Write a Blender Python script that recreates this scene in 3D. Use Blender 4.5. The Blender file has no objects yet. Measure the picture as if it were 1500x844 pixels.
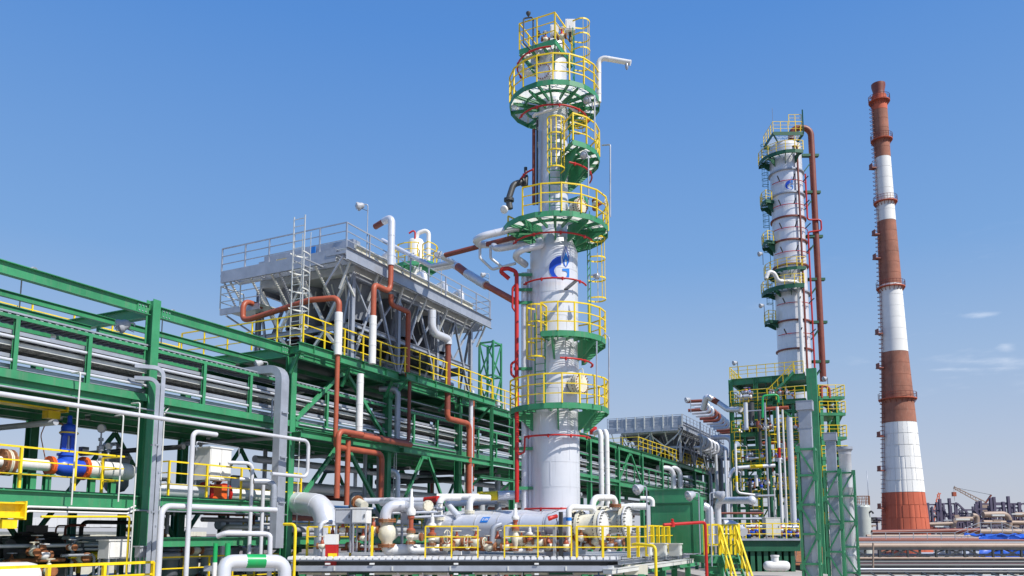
import bpy, bmesh, math, random
from mathutils import Vector as V, Matrix
random.seed(7)
SC = bpy.context.scene
COL = SC.collection
RAD = math.radians
# ------------------------------------------------------------------ camera
PITCH = RAD(7.24); F = 1170.6; PY0 = 633.3; CH = 5.0
cd = bpy.data.cameras.new('camera'); cam = bpy.data.objects.new('camera', cd); COL.objects.link(cam)
cam.location = (0, 0, CH); cam.rotation_euler = (RAD(90) + PITCH, 0, 0)
cd.sensor_width = 36; cd.lens = F / 1500 * 36; cd.shift_y = (PY0 - 422) / 1500
cd.clip_start = 0.1; cd.clip_end = 20000
SC.camera = cam
# ------------------------------------------------------------------ sun, sky, exposure
SUN_EL, SUN_AZ = RAD(47), RAD(128)          # azimuth clockwise from +Y (the view direction)
sl = bpy.data.lights.new('sun', 'SUN'); sl.energy = 5.0; sl.angle = RAD(0.5); sl.color = (1, .95, .87)
so = bpy.data.objects.new('sun', sl); COL.objects.link(so)
sd = V((math.sin(SUN_AZ) * math.cos(SUN_EL), math.cos(SUN_AZ) * math.cos(SUN_EL), math.sin(SUN_EL)))
so.rotation_euler = sd.to_track_quat('Z', 'Y').to_euler()
so.location = sd * 100
W = bpy.data.worlds.new('World'); SC.world = W; W.use_nodes = True
nt = W.node_tree; nt.nodes.clear()
def wn(t, **k):
    n = nt.nodes.new(t)
    for a, b in k.items(): setattr(n, a, b)
    return n
sky = wn('ShaderNodeTexSky', sky_type='NISHITA', sun_disc=False, sun_elevation=SUN_EL, sun_rotation=SUN_AZ,
         altitude=0, air_density=1.0, dust_density=0.7, ozone_density=2.2)
hs = wn('ShaderNodeHueSaturation'); hs.inputs['Saturation'].default_value = 1.12
bg = wn('ShaderNodeBackground'); bg.inputs['Strength'].default_value = 0.115
out = wn('ShaderNodeOutputWorld')
# thin streaks of cirrus in a band above the horizon
tc = wn('ShaderNodeTexCoord'); sep = wn('ShaderNodeSeparateXYZ'); mp = wn('ShaderNodeMapping')
mp.inputs['Scale'].default_value = (7, 7, 30); mp.inputs['Location'].default_value = (0.35, 0.1, 0.2); mp.inputs['Rotation'].default_value = (0.03, -0.10, 0)
noi = wn('ShaderNodeTexNoise'); noi.inputs['Scale'].default_value = 1.7; noi.inputs['Detail'].default_value = 9; noi.inputs['Roughness'].default_value = .62
cr = wn('ShaderNodeMapRange', clamp=True); cr.inputs[1].default_value = .575; cr.inputs[2].default_value = .80; cr.inputs[4].default_value = .55
b1 = wn('ShaderNodeMapRange', clamp=True, interpolation_type='SMOOTHSTEP'); b1.inputs[1].default_value = .09; b1.inputs[2].default_value = .19
b2 = wn('ShaderNodeMapRange', clamp=True, interpolation_type='SMOOTHSTEP'); b2.inputs[1].default_value = .36; b2.inputs[2].default_value = .22
m1 = wn('ShaderNodeMath', operation='MULTIPLY'); m2 = wn('ShaderNodeMath', operation='MULTIPLY')
mix = wn('ShaderNodeMix', data_type='RGBA'); mix.inputs['B'].default_value = (8.2, 8.6, 9.4, 1)
L = nt.links.new
L(tc.outputs['Generated'], mp.inputs['Vector']); L(mp.outputs[0], noi.inputs['Vector']); L(noi.outputs[0], cr.inputs[0])
L(tc.outputs['Generated'], sep.inputs[0]); L(sep.outputs['Z'], b1.inputs[0]); L(sep.outputs['Z'], b2.inputs[0])
L(b1.outputs[0], m1.inputs[0]); L(b2.outputs[0], m1.inputs[1]); L(m1.outputs[0], m2.inputs[0]); L(cr.outputs[0], m2.inputs[1])
b3 = wn('ShaderNodeMapRange', clamp=True, interpolation_type='SMOOTHSTEP'); b3.inputs[1].default_value = .22; b3.inputs[2].default_value = .34
m3 = wn('ShaderNodeMath', operation='MULTIPLY'); L(sep.outputs['X'], b3.inputs[0]); L(b3.outputs[0], m3.inputs[0]); L(m2.outputs[0], m3.inputs[1])
L(sky.outputs[0], hs.inputs['Color'])
rmp = wn('ShaderNodeValToRGB'); el = rmp.color_ramp.elements; el[0].position = 0.0; el[1].position = 1.0
def sky_stop(pos, r, g_, b_):
    e = el.new(pos); e.color = (r, g_, b_, 1)
el[0].color = (.56, .58, .67, 1); el[1].color = (.03, .13, .46, 1)
for st in ((.07, .50, .56, .70), (.2, .35, .50, .745), (.32, .21, .405, .75), (.56, .10, .285, .71)): sky_stop(*st)
L(sep.outputs['Z'], rmp.inputs[0])
sc_ = wn('ShaderNodeVectorMath', operation='SCALE'); sc_.inputs['Scale'].default_value = 8.1; L(rmp.outputs[0], sc_.inputs[0])
mx0 = wn('ShaderNodeMix', data_type='RGBA'); mx0.inputs['Factor'].default_value = .88
L(hs.outputs[0], mx0.inputs['A']); L(sc_.outputs[0], mx0.inputs['B']); L(mx0.outputs['Result'], mix.inputs['A']); last_c = None
for (px_, py_, sx_, sz_, tilt) in ((1460, 529, .15, .0085, -.11), (1441, 461, .03, .0045, -.05), (1474, 508, .012, .008, -.3), (1400, 541, .09, .004, -.08)):
    upx = PY0 - py_; dv = V(((px_ - 750) / (F * math.cos(PITCH) - upx * math.sin(PITCH)), 1, (F * math.sin(PITCH) + upx * math.cos(PITCH)) / (F * math.cos(PITCH) - upx * math.sin(PITCH)))).normalized()
    az = math.atan2(dv.x, dv.y)
    vr = wn('ShaderNodeMapping', vector_type='POINT'); vr.inputs['Rotation'].default_value = (0, 0, az); L(tc.outputs['Generated'], vr.inputs['Vector'])
    v2 = wn('ShaderNodeVectorMath', operation='SUBTRACT'); v2.inputs[1].default_value = (0, math.hypot(dv.x, dv.y), dv.z); L(vr.outputs[0], v2.inputs[0])
    v3 = wn('ShaderNodeMapping'); v3.inputs['Rotation'].default_value = (0, -tilt * -1, 0); L(v2.outputs[0], v3.inputs['Vector'])
    v4 = wn('ShaderNodeVectorMath', operation='MULTIPLY'); v4.inputs[1].default_value = (1 / sx_, 1.2, 1 / sz_); L(v3.outputs[0], v4.inputs[0])
    v5 = wn('ShaderNodeVectorMath', operation='LENGTH'); L(v4.outputs[0], v5.inputs[0])
    v6 = wn('ShaderNodeMath', operation='MULTIPLY_ADD'); v6.inputs[1].default_value = 4.2; L(noi.outputs[0], v6.inputs[0])
    v7 = wn('ShaderNodeMath', operation='MULTIPLY'); v7.inputs[1].default_value = -1.0; L(v5.outputs['Value'], v7.inputs[0]); L(v7.outputs[0], v6.inputs[2])
    v8 = wn('ShaderNodeMapRange', clamp=True, interpolation_type='SMOOTHSTEP'); v8.inputs[1].default_value = 1.3; v8.inputs[2].default_value = 3.0; v8.inputs[4].default_value = .4; L(v6.outputs[0], v8.inputs[0])
    if last_c is None: last_c = v8
    else: v9 = wn('ShaderNodeMath', operation='MAXIMUM'); L(last_c.outputs[0], v9.inputs[0]); L(v8.outputs[0], v9.inputs[1]); last_c = v9
vm = wn('ShaderNodeMath', operation='MULTIPLY'); vm.inputs[1].default_value = .25; L(m3.outputs[0], vm.inputs[0])
va = wn('ShaderNodeMath', operation='MAXIMUM'); L(vm.outputs[0], va.inputs[0]); L(last_c.outputs[0], va.inputs[1]); L(va.outputs[0], mix.inputs['Factor'])
L(mix.outputs['Result'], bg.inputs['Color']); L(bg.outputs[0], out.inputs['Surface'])
SC.view_settings.view_transform = 'Standard'; SC.view_settings.look = 'None'; SC.view_settings.gamma = 1
SC.view_settings.exposure = 0.1
# ------------------------------------------------------------------ pixel helpers (photo is 1500 x 844)
CS, SN = math.cos(PITCH), math.sin(PITCH)
def P(px, py, Y):
    up = PY0 - py; t = Y / (F * CS - up * SN)
    return V(((px - 750) * t, Y, CH + (F * SN + up * CS) * t))
def zat(py, Y): return P(750, py, Y).z
def proj(p):
    d = p[1] * CS + (p[2] - CH) * SN; u = -p[1] * SN + (p[2] - CH) * CS
    return 750 + F * p[0] / d, PY0 - F * u / d
D = V((.5, 1, 0)); Nn = V((-.894427, .447214, 0)); R0 = V((-11.99, 26, 0)); DU = D.normalized()
def R(t, s, z): return R0 + D * t + Nn * s + V((0, 0, z))
def RT(px, py, s):
    """point seen at (px,py) on the vertical plane s metres behind the front of the pipe rack"""
    up = PY0 - py; a = (px - 750) / (F * CS - up * SN)
    return P(px, py, (-1.118034 * s - 24.99) / (a - .5))
DIRS = {'t': DU, 'n': Nn, 'x': V((1, 0, 0)), 'y': V((0, 1, 0))}
def path(p, *mv):
    """polyline from p: ('z',row) up/down to an image row, ('t'|'n'|'x', column) along an axis, ('d',x,y,z) offset, ('p',pt)"""
    p = V(p); o = [p.copy()]
    for m in mv:
        if m[0] == 'z': p = V((p.x, p.y, zat(m[1], p.y)))
        elif m[0] == 'h': p = V((p.x, p.y, m[1]))
        elif m[0] == 'd': p = p + V(m[1:])
        elif m[0] == 'p': p = V(m[1])
        elif m[0] == 'm': p = p + DIRS[m[1]] * m[2]
        else:
            d = DIRS[m[0]]; k = (m[1] - 750) / F; dz = (p.z - CH) * SN
            p = p + d * ((k * (p.y * CS + dz) - p.x) / (d.x - k * d.y * CS))
        o.append(p.copy())
    return o
# ------------------------------------------------------------------ materials
def mat(name, col, rough=.5, metal=0., var=.12, scale=1.2, streak=.0, dirt=(.2, .17, .13), bump=.0, spec=.5):
    m = bpy.data.materials.new(name); m.use_nodes = True; t = m.node_tree; b = t.nodes['Principled BSDF']
    n = t.nodes.new; l = t.links.new
    g = n('ShaderNodeNewGeometry')
    no = n('ShaderNodeTexNoise'); no.inputs['Scale'].default_value = scale; no.inputs['Detail'].default_value = 7; no.inputs['Roughness'].default_value = .65
    l(g.outputs['Position'], no.inputs['Vector'])
    mr = n('ShaderNodeMapRange'); mr.inputs[1].default_value = .3; mr.inputs[2].default_value = .7
    mr.inputs[3].default_value = 1 - var; mr.inputs[4].default_value = 1 + var * .6
    l(no.outputs[0], mr.inputs[0])
    v = n('ShaderNodeVectorMath'); v.operation = 'SCALE'; v.inputs[0].default_value = col; l(mr.outputs[0], v.inputs['Scale'])
    last = v.outputs[0]
    if streak > 0:
        mpn = n('ShaderNodeMapping'); mpn.inputs['Scale'].default_value = (5, 5, .5); l(g.outputs['Position'], mpn.inputs['Vector'])
        n2 = n('ShaderNodeTexNoise'); n2.inputs['Scale'].default_value = 1.6; n2.inputs['Detail'].default_value = 6; l(mpn.outputs[0], n2.inputs['Vector'])
        r2 = n('ShaderNodeMapRange'); r2.inputs[1].default_value = .52; r2.inputs[2].default_value = .78; r2.inputs[4].default_value = streak
        l(n2.outputs[0], r2.inputs[0])
        mx = n('ShaderNodeMix'); mx.data_type = 'RGBA'; mx.inputs['B'].default_value = (*dirt, 1)
        l(r2.outputs[0], mx.inputs['Factor']); l(last, mx.inputs['A']); last = mx.outputs['Result']
    l(last, b.inputs['Base Color'])
    rr = n('ShaderNodeMapRange'); rr.inputs[3].default_value = max(.05, rough - .12); rr.inputs[4].default_value = min(1, rough + .12)
    l(no.outputs[0], rr.inputs[0]); l(rr.outputs[0], b.inputs['Roughness'])
    b.inputs['Metallic'].default_value = metal; b.inputs['Specular IOR Level'].default_value = spec
    if bump:
        bn = n('ShaderNodeBump'); bn.inputs['Strength'].default_value = bump; bn.inputs['Distance'].default_value = .02
        n3 = n('ShaderNodeTexNoise'); n3.inputs['Scale'].default_value = scale * 6; n3.inputs['Detail'].default_value = 4
        l(g.outputs['Position'], n3.inputs['Vector']); l(n3.outputs[0], bn.inputs['Height']); l(bn.outputs[0], b.inputs['Normal'])
    return m
M = dict(
    green=mat('green_paint', (.046, .275, .122), .42, 0, .30, .7, .5, (.17, .23, .16), .04),
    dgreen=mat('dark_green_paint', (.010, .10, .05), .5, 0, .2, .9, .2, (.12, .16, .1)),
    yellow=mat('yellow_paint', (.88, .64, .010), .42, 0, .18, 1.5, .3, (.4, .2, .03)),
    clad=mat('aluminium_jacket', (.70, .72, .77), .36, .28, .10, .8, .16, (.42, .42, .44), .05),
    tower=mat('tower_jacket', (.72, .735, .775), .33, .22, .10, .5, .32, (.46, .46, .47), .07),
    galv=mat('galvanised_steel', (.40, .43, .49), .42, .35, .18, 1.6, .2, (.3, .3, .3)),
    lgalv=mat('grating_steel', (.66, .67, .64), .5, .15, .12, 2, .1),
    white=mat('white_paint', (.76, .76, .75), .38, 0, .09, 1.1, .26, (.5, .44, .35)),
    cream=mat('cream_paint', (.70, .67, .54), .42, 0, .12, 2.5, .25, (.35, .18, .07)),
    pgrey=mat('pale_grey_paint', (.60, .61, .65), .36, .05, .10, 1.0, .28, (.40, .37, .34), .03),
    grey=mat('grey_paint', (.40, .42, .46), .45, 0, .14, 1.2, .2, (.25, .24, .22)),
    salmon=mat('red_oxide_paint', (.40, .092, .045), .48, 0, .2, 1.6, .25, (.3, .1, .05)),
    brown=mat('brown_oxide_paint', (.22, .055, .035), .5, 0, .2, 1.4, .2, (.12, .04, .03)),
    red=mat('red_paint', (.50, .016, .013), .4, 0, .14, 1.5, .15, (.35, .05, .03)),
    orange=mat('orange_paint', (.80, .13, .02), .42, 0, .15, 2, .1),
    blue=mat('blue_paint', (.02, .09, .60), .3, 0, .15, 2, .1, (.03, .05, .2)),
    rust=mat('rusted_iron', (.30, .11, .04), .75, 0, .45, 4, .4, (.55, .45, .32), .2),
    black=mat('black_paint', (.025, .025, .028), .45, 0, .3, 2),
    mgrey=mat('blue_grey_steel', (.21, .23, .27), .45, .2, .22, 1.1, .25, (.33, .32, .31)),
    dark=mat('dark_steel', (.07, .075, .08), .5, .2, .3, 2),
    purple=mat('weathered_steelwork', (.10, .085, .14), .7, 0, .25, .25),
    tan=mat('tan_pipe_jacket', (.36, .27, .21), .55, .1, .2, .5, .3, (.25, .14, .1)),
    chred=mat('chimney_red', (.54, .125, .065), .8, 0, .16, .25, .25, (.34, .1, .06), .15),
    chbrown=mat('chimney_faded_red', (.33, .135, .088), .85, 0, .30, .45, .45, (.42, .28, .21), .25),
    chwhite=mat('chimney_white', (.80, .80, .77), .75, 0, .08, .2, .18, (.6, .6, .57), .15),
    tarp=mat('blue_tarp', (.02, .12, .62), .45, 0, .3, .6, 0),
    conc=mat('concrete', (.42, .39, .35), .9, 0, .18, .4, 0, bump=.2),
    sand=mat('dry_ground', (.21, .175, .145), .95, 0, .3, .12, 0, bump=.3),
    tankm=mat('pale_tank_paint', (.52, .55, .51), .5, 0, .08, .4, .15, (.4, .4, .35)),
    logo=mat('dark_blue_print', (.01, .075, .55), .4, 0, .05, 1), logo2=mat('light_blue_print', (.015, .20, .66), .4, 0, .05, 1),
    wprint=mat('white_print', (.82, .82, .82), .4, 0, .03, 1),
    glass=mat('lamp_glass', (.55, .57, .6), .12, .3, .05, 2),
    bgreen=mat('bright_green_paint', (.01, .36, .10), .36, 0, .12, 1.5, .1),
    cable=mat('cable_sheath', (.03, .03, .035), .6, 0, .3, 3),
)
# ------------------------------------------------------------------ mesh builder
CACHE = {}
WL = {}
class MB:
    def __init__(s): s.v = []; s.f = []; s.sm = []
    def add(s, vs, fs, smooth=False):
        o = len(s.v); s.v += [tuple(v) for v in vs]
        for f in fs: s.f.append(tuple(i + o for i in f)); s.sm.append(smooth)
        return s
    def box(s, c, sz, ax=None):
        a = ax or (V((1, 0, 0)), V((0, 1, 0)), V((0, 0, 1))); c = V(c)
        vs = [c + a[0] * (i * sz[0] / 2) + a[1] * (j * sz[1] / 2) + a[2] * (k * sz[2] / 2) for k in (-1, 1) for j in (-1, 1) for i in (-1, 1)]
        return s.add(vs, [(0, 2, 3, 1), (4, 5, 7, 6), (0, 1, 5, 4), (2, 6, 7, 3), (0, 4, 6, 2), (1, 3, 7, 5)])
    def frame(s, p0, p1, up=None):
        w = (V(p1) - V(p0)); L = w.length; w = w / L
        up = V(up) if up else (V((0, 0, 1)) if abs(w.z) < .9 else DU)
        u = w.cross(up).normalized(); v = u.cross(w).normalized()
        return w, u, v, L
    def bar(s, p0, p1, a, b=None, up=None):
        """a = width sideways, b = depth along up"""
        b = b or a; w, u, v, L = s.frame(p0, p1, up)
        return s.box((V(p0) + V(p1)) / 2, (a, b, L), (u, v, w))
    def ibeam(s, p0, p1, a, h, tw=.02, tf=.03, up=None):
        w, u, v, L = s.frame(p0, p1, up); c = (V(p0) + V(p1)) / 2
        s.box(c, (tw, h - 2 * tf, L), (u, v, w))
        s.box(c + v * (h / 2 - tf / 2), (a, tf, L), (u, v, w)); s.box(c - v * (h / 2 - tf / 2), (a, tf, L), (u, v, w))
        return s
    def channel(s, p0, p1, a, h, t=.02, up=None, side=1):
        w, u, v, L = s.frame(p0, p1, up); c = (V(p0) + V(p1)) / 2
        s.box(c, (t, h, L), (u, v, w))
        for k in (-1, 1): s.box(c + v * (k * (h / 2 - t / 2)) + u * (side * (a / 2 + t / 2)), (a, t, L), (u, v, w))
        return s
    def sweep(s, pts, prof, smooth=True, caps=True, closed=False, up=None):
        pts = [V(p) for p in pts]; n = len(pts); k = len(prof)
        tg = []
        for i in range(n):
            a = pts[(i - 1) % n] if (closed or i > 0) else pts[0]; b = pts[(i + 1) % n] if (closed or i < n - 1) else pts[-1]
            tg.append((b - a).normalized())
        t0 = tg[0]; upv = V(up) if up else (V((0, 0, 1)) if abs(t0.z) < .9 else DU)
        u = t0.cross(upv).normalized(); v = u.cross(t0).normalized()
        vs = []; pt = t0
        for i in range(n):
            if i:
                q = pt.rotation_difference(tg[i]); u = q @ u; v = q @ v; pt = tg[i]
            vs += [pts[i] + u * a + v * b for a, b in prof]
        fs = []
        for i in range(n if closed else n - 1):
            j = (i + 1) % n
            for m in range(k): fs.append((i * k + m, i * k + (m + 1) % k, j * k + (m + 1) % k, j * k + m))
        s.add(vs, fs, smooth)
        if caps and not closed:
            o = len(s.v) - n * k
            s.f.append(tuple(o + m for m in range(k))[::-1]); s.sm.append(False)
            s.f.append(tuple(o + (n - 1) * k + m for m in range(k))); s.sm.append(False)
        return s
    def tube(s, pts, r, n=10, bend=None, closed=False):
        if bend != 0 and not closed: pts = fillet(pts, bend or r * 3)
        return s.sweep(pts, [(r * math.cos(2 * math.pi * i / n), r * math.sin(2 * math.pi * i / n)) for i in range(n)], closed=closed)
    def cyl(s, p0, p1, r, n=12, r1=None):
        w, u, v, L = s.frame(p0, p1); r1 = r if r1 is None else r1
        c = [(math.cos(2 * math.pi * i / n), math.sin(2 * math.pi * i / n)) for i in range(n)]
        vs = [V(p0) + u * (a * r) + v * (b * r) for a, b in c] + [V(p1) + u * (a * r1) + v * (b * r1) for a, b in c]
        o = len(s.v); s.add(vs, [(i, (i + 1) % n, n + (i + 1) % n, n + i) for i in range(n)], True)
        s.f.append(tuple(o + i for i in range(n))[::-1]); s.sm.append(False)
        s.f.append(tuple(o + n + i for i in range(n))); s.sm.append(False)
        return s
    def lathe(s, c, ax, prof, n=24, a0=0, a1=360, caps=True):
        """prof = [(radius, distance along ax)]"""
        ax = V(ax).normalized(); up = V((0, 0, 1)) if abs(ax.z) < .9 else V((1, 0, 0))
        u = (up - ax * up.dot(ax)).normalized(); v = ax.cross(u)
        full = abs(a1 - a0) >= 359.9; m = n if full else n + 1
        vs = []
        for i in range(m):
            a = RAD(a0 + (a1 - a0) * i / n); e = u * math.cos(a) + v * math.sin(a)
            vs += [V(c) + e * r + ax * h for r, h in prof]
        k = len(prof); fs = []
        for i in range(n):
            j = (i + 1) % m
            for q in range(k - 1): fs.append((i * k + q, j * k + q, j * k + q + 1, i * k + q + 1))
        return s.add(vs, fs, True)
    def prism(s, poly, vec):
        n = len(poly); vec = V(vec); vs = [V(p) for p in poly] + [V(p) + vec for p in poly]
        return s.add(vs, [tuple(range(n))[::-1], tuple(range(n, 2 * n))] + [(i, (i + 1) % n, n + (i + 1) % n, n + i) for i in range(n)])
    def build(s, name, m, parent=None, kind=None, label=None):
        if not s.v: return None
        xs = list(zip(*s.v)); c = V([(min(a) + max(a)) / 2 for a in xs])
        lv = [(a[0] - c.x, a[1] - c.y, a[2] - c.z) for a in s.v]
        key = None; me = None
        if len(lv) < 400:
            key = (m, tuple((round(a, 3), round(b, 3), round(d, 3)) for a, b, d in lv), tuple(s.f)); me = CACHE.get(key)
        if me is None:
            me = bpy.data.meshes.new(name); me.from_pydata(lv, [], s.f); me.materials.append(M[m])
            me.polygons.foreach_set('use_smooth', s.sm)
            bm = bmesh.new(); bm.from_mesh(me); bmesh.ops.recalc_face_normals(bm, faces=bm.faces)
            if any(s.sm):
                for e in bm.edges:
                    if len(e.link_faces) == 2 and e.calc_face_angle(0) > RAD(50): e.smooth = False
            bm.to_mesh(me); bm.free(); me.update()
            if key: CACHE[key] = me
        o = bpy.data.objects.new(name, me); COL.objects.link(o)
        if parent: o.parent = parent; o.location = c - WL[parent.name]
        else: o.location = c
        WL[o.name] = c
        if kind: o['kind'] = kind
        if label: o['label'] = label
        return o
def fillet(pts, r, n=5):
    pts = [V(p) for p in pts]; o = [pts[0]]
    for i in range(1, len(pts) - 1):
        a = pts[i - 1] - pts[i]; b = pts[i + 1] - pts[i]; la, lb = a.length, b.length
        if la < 1e-5 or lb < 1e-5: continue
        a /= la; b /= lb; ang = a.angle(b)
        if ang > RAD(176): o.append(pts[i]); continue
        d = min(r / math.tan(ang / 2), la * .49, lb * .49); rr = d * math.tan(ang / 2)
        c = pts[i] + (a + b).normalized() * (rr / math.sin(ang / 2))
        s0 = pts[i] + a * d - c; s1 = pts[i] + b * d - c; w = s0.angle(s1)
        for k in range(n + 1):
            t = k / n; o.append(c + (s0 * math.sin((1 - t) * w) + s1 * math.sin(t * w)) / math.sin(w))
    o.append(pts[-1]); return o
def thing(name, label, cat, loc, group=None, kind=None):
    o = bpy.data.objects.new(name, None); COL.objects.link(o); o.location = loc; o.empty_display_size = .2
    WL[o.name] = V(loc); return tag(o, label, cat, group, kind)
def tag(o, label=None, cat=None, group=None, kind=None):
    if label: o['label'] = label
    if cat: o['category'] = cat
    if group: o['group'] = group
    if kind: o['kind'] = kind
    return o
def pipe(name, label, runs, cat='pipe', group=None, bend=None, bands=True, extra=None):
    """runs = [(points, radius, material)], each run a part of one pipe"""
    if len(runs) == 1 and not bands and not extra:
        p, r, m = runs[0]; return tag(MB().tube(p, r, 10 if r < .12 else 16, bend).build(name, m), label, cat, group)
    root = thing(name, label, cat, runs[0][0][0], group)
    for p, r, m in runs:
        MB().tube(p, r, 10 if r < .12 else 16, bend).build('pipe_run', m, root)
        if bands and m in ('clad', 'white', 'tower', 'galv'):
            b = MB(); q = fillet(p, bend or r * 3); acc = .35
            for a, c in zip(q, q[1:]):
                l = (c - a).length; w = (c - a) / max(l, 1e-6)
                while acc < l:
                    if l > .25: b.cyl(a + w * acc, a + w * (acc + .045), r + .009, 10 if r < .12 else 16)
                    acc += .95
                acc -= l; acc = max(acc, .02)
            b.build('jacket_band', m, root, kind='stuff')
    if extra: extra(root)
    return root
def flange(root, p, d, r, m='rust', gap=True, bolts=0):
    d = V(d).normalized(); p = V(p); b = MB(); th = min(.055, r * .38)
    b.cyl(p - d * th, p - d * .006, r * 1.5, 16); b.cyl(p + d * .006, p + d * th, r * 1.5, 16)
    if bolts:
        _, u, v, _ = b.frame(p, p + d)
        for i in range(bolts):
            a = 2 * math.pi * i / bolts; q = p + (u * math.cos(a) + v * math.sin(a)) * r * 1.36
            b.cyl(q - d * th * 1.5, q + d * th * 1.5, min(.018, r * .1), 5)
    return b.build('flange', m, root)
def rails(root, pts, m='yellow', h=1.15, sp=1.1, w=.06, mids=2, closed=False, toe=0, skip_ends=False, rr=.026):
    """posts and rails along a polyline at deck level; corner posts shared"""
    pts = [V(p) for p in pts]; L = pts + ([pts[0]] if closed else [])
    spots = []; acc = sp
    for i in range(len(L) - 1):
        a, b = L[i], L[i + 1]; l = (b - a).length; d = (b - a).normalized()
        if (l > sp * .7):
            n = max(1, round(l / sp)); spots += [(a.lerp(b, k / n), d) for k in range(n + (1 if i == len(L) - 2 and not closed else 0))]
            acc = 0
        else:
            acc += l
            if acc >= sp or i == 0 or (i == len(L) - 2 and not closed): spots.append((a if i < len(L) - 2 or closed else b, d)); acc = 0
    for p, d in spots: MB().bar(p, p + V((0, 0, h)), w, w * .8, up=d).build('rail_post', m, root)
    up = V((0, 0, 1))
    MB().sweep([p + up * h for p in pts], [(-rr, -rr), (rr, -rr), (rr, rr), (-rr, rr)], False, closed=closed).build('top_rail', m, root)
    for k in range(mids):
        q = rr * .72
        MB().sweep([p + up * (h * (k + 1) / (mids + 1)) for p in pts], [(-q, -q), (q, -q), (q, q), (-q, q)], False, closed=closed).build('mid_rail', m, root)
    if toe: MB().sweep([p + up * toe * .5 for p in pts], [(-.008, -toe / 2), (.008, -toe / 2), (.008, toe / 2), (-.008, toe / 2)], False, closed=closed).build('toe_board', m, root)
def grating(root, poly, z, pitch=.07, m='lgalv', d=V((1, 0, 0)), name='grating', hole=None, bw=.012, bh=.03):
    """bearing bars of a grating clipped to a convex polygon (and outside a round hole (cx,cy,r))"""
    d = V(d).normalized(); e = V((-d.y, d.x, 0)); b = MB()
    pr = [(V((p[0], p[1], 0)).dot(d), V((p[0], p[1], 0)).dot(e)) for p in poly]
    def seg(pr, y):
        xs = []
        for i in range(len(pr)):
            (x0, y0), (x1, y1) = pr[i], pr[(i + 1) % len(pr)]
            if (y0 - y) * (y1 - y) < 0: xs.append(x0 + (x1 - x0) * (y - y0) / (y1 - y0))
        xs.sort(); return list(zip(xs[::2], xs[1::2]))
    lo, hi = min(q[1] for q in pr), max(q[1] for q in pr); y = lo + pitch / 2
    while y < hi:
        for x0, x1 in seg(pr, y):
            parts = [(x0, x1)]
            if hole:
                c = V((hole[0], hole[1], 0)); cx, cy = c.dot(d), c.dot(e)
                if abs(y - cy) < hole[2]:
                    w = math.sqrt(hole[2] ** 2 - (y - cy) ** 2); parts = [(x0, min(x1, cx - w)), (max(x0, cx + w), x1)]
            for a, c_ in parts:
                if c_ - a > .02: b.box(d * ((a + c_) / 2) + e * y + V((0, 0, z)), (c_ - a, bw, bh), (d, e, V((0, 0, 1))))
        y += pitch
    return b.build(name, m, root, kind='stuff')
def ladder(root, p, z1, outd, w=.46, cage=None, m='dgreen', cm='yellow', name='ladder', rung=.3):
    """p = foot, outd = direction away from the wall; cage = (z0,z1)"""
    p = V(p); o = V(outd).normalized(); s = V((-o.y, o.x, 0)); up = V((0, 0, 1))
    lad = MB()
    for k in (-1, 1): lad.bar(p + s * (k * w / 2), V((p.x, p.y, z1)) + s * (k * w / 2), .05, .03, up=o)
    la = lad.build(name, m, root)
    n = int((z1 - p.z) / rung); r = MB()
    for i in range(1, n + 1): r.bar(p + up * (i * rung - .1) - s * (w / 2 - .02), p + up * (i * rung - .1) + s * (w / 2 - .02), .025)
    r.build('rung', m, la if root else la, kind='stuff')
    if cage:
        z0, zc = cage; k = max(2, round((zc - z0) / .75)); R_ = .36
        arc = [o * (R_ + R_ * math.sin(RAD(a))) * .95 + s * (R_ * math.cos(RAD(a))) for a in range(-30, 211, 24)]
        arc = [s * (w / 2)] + [o * .02 + q for q in arc if q.dot(o) > .05] + [s * (-w / 2)]
        for i in range(k + 1):
            z = z0 + (zc - z0) * i / k; c = V((p.x, p.y, z))
            MB().sweep([c + q for q in arc], [(-.008, -.03), (.008, -.03), (.008, .03), (-.008, .03)], False).build('cage_hoop', cm, la)
        for a in (20, 55, 90, 125, 160):
            q = o * (R_ + R_ * math.sin(RAD(a))) * .95 + s * (R_ * math.cos(RAD(a)))
            MB().bar(V((p.x, p.y, z0)) + q, V((p.x, p.y, zc)) + q, .04, .012, up=o).build('cage_strap', cm, la)
    return la
def handwheel(root, c, ax, r, m='cream'):
    ax = V(ax).normalized(); b = MB(); _, u, v, _ = b.frame(V(0 * ax), ax); c = V(c)
    ring = [c + (u * math.cos(2 * math.pi * i / 14) + v * math.sin(2 * math.pi * i / 14)) * r for i in range(14)]
    b.tube(ring, .018, 5, closed=True)
    for k in range(2):
        q = (u * math.cos(k * 1.571) + v * math.sin(k * 1.571)) * r; b.bar(c - q, c + q, .02)
    return b.build('handwheel', m, root)
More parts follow.
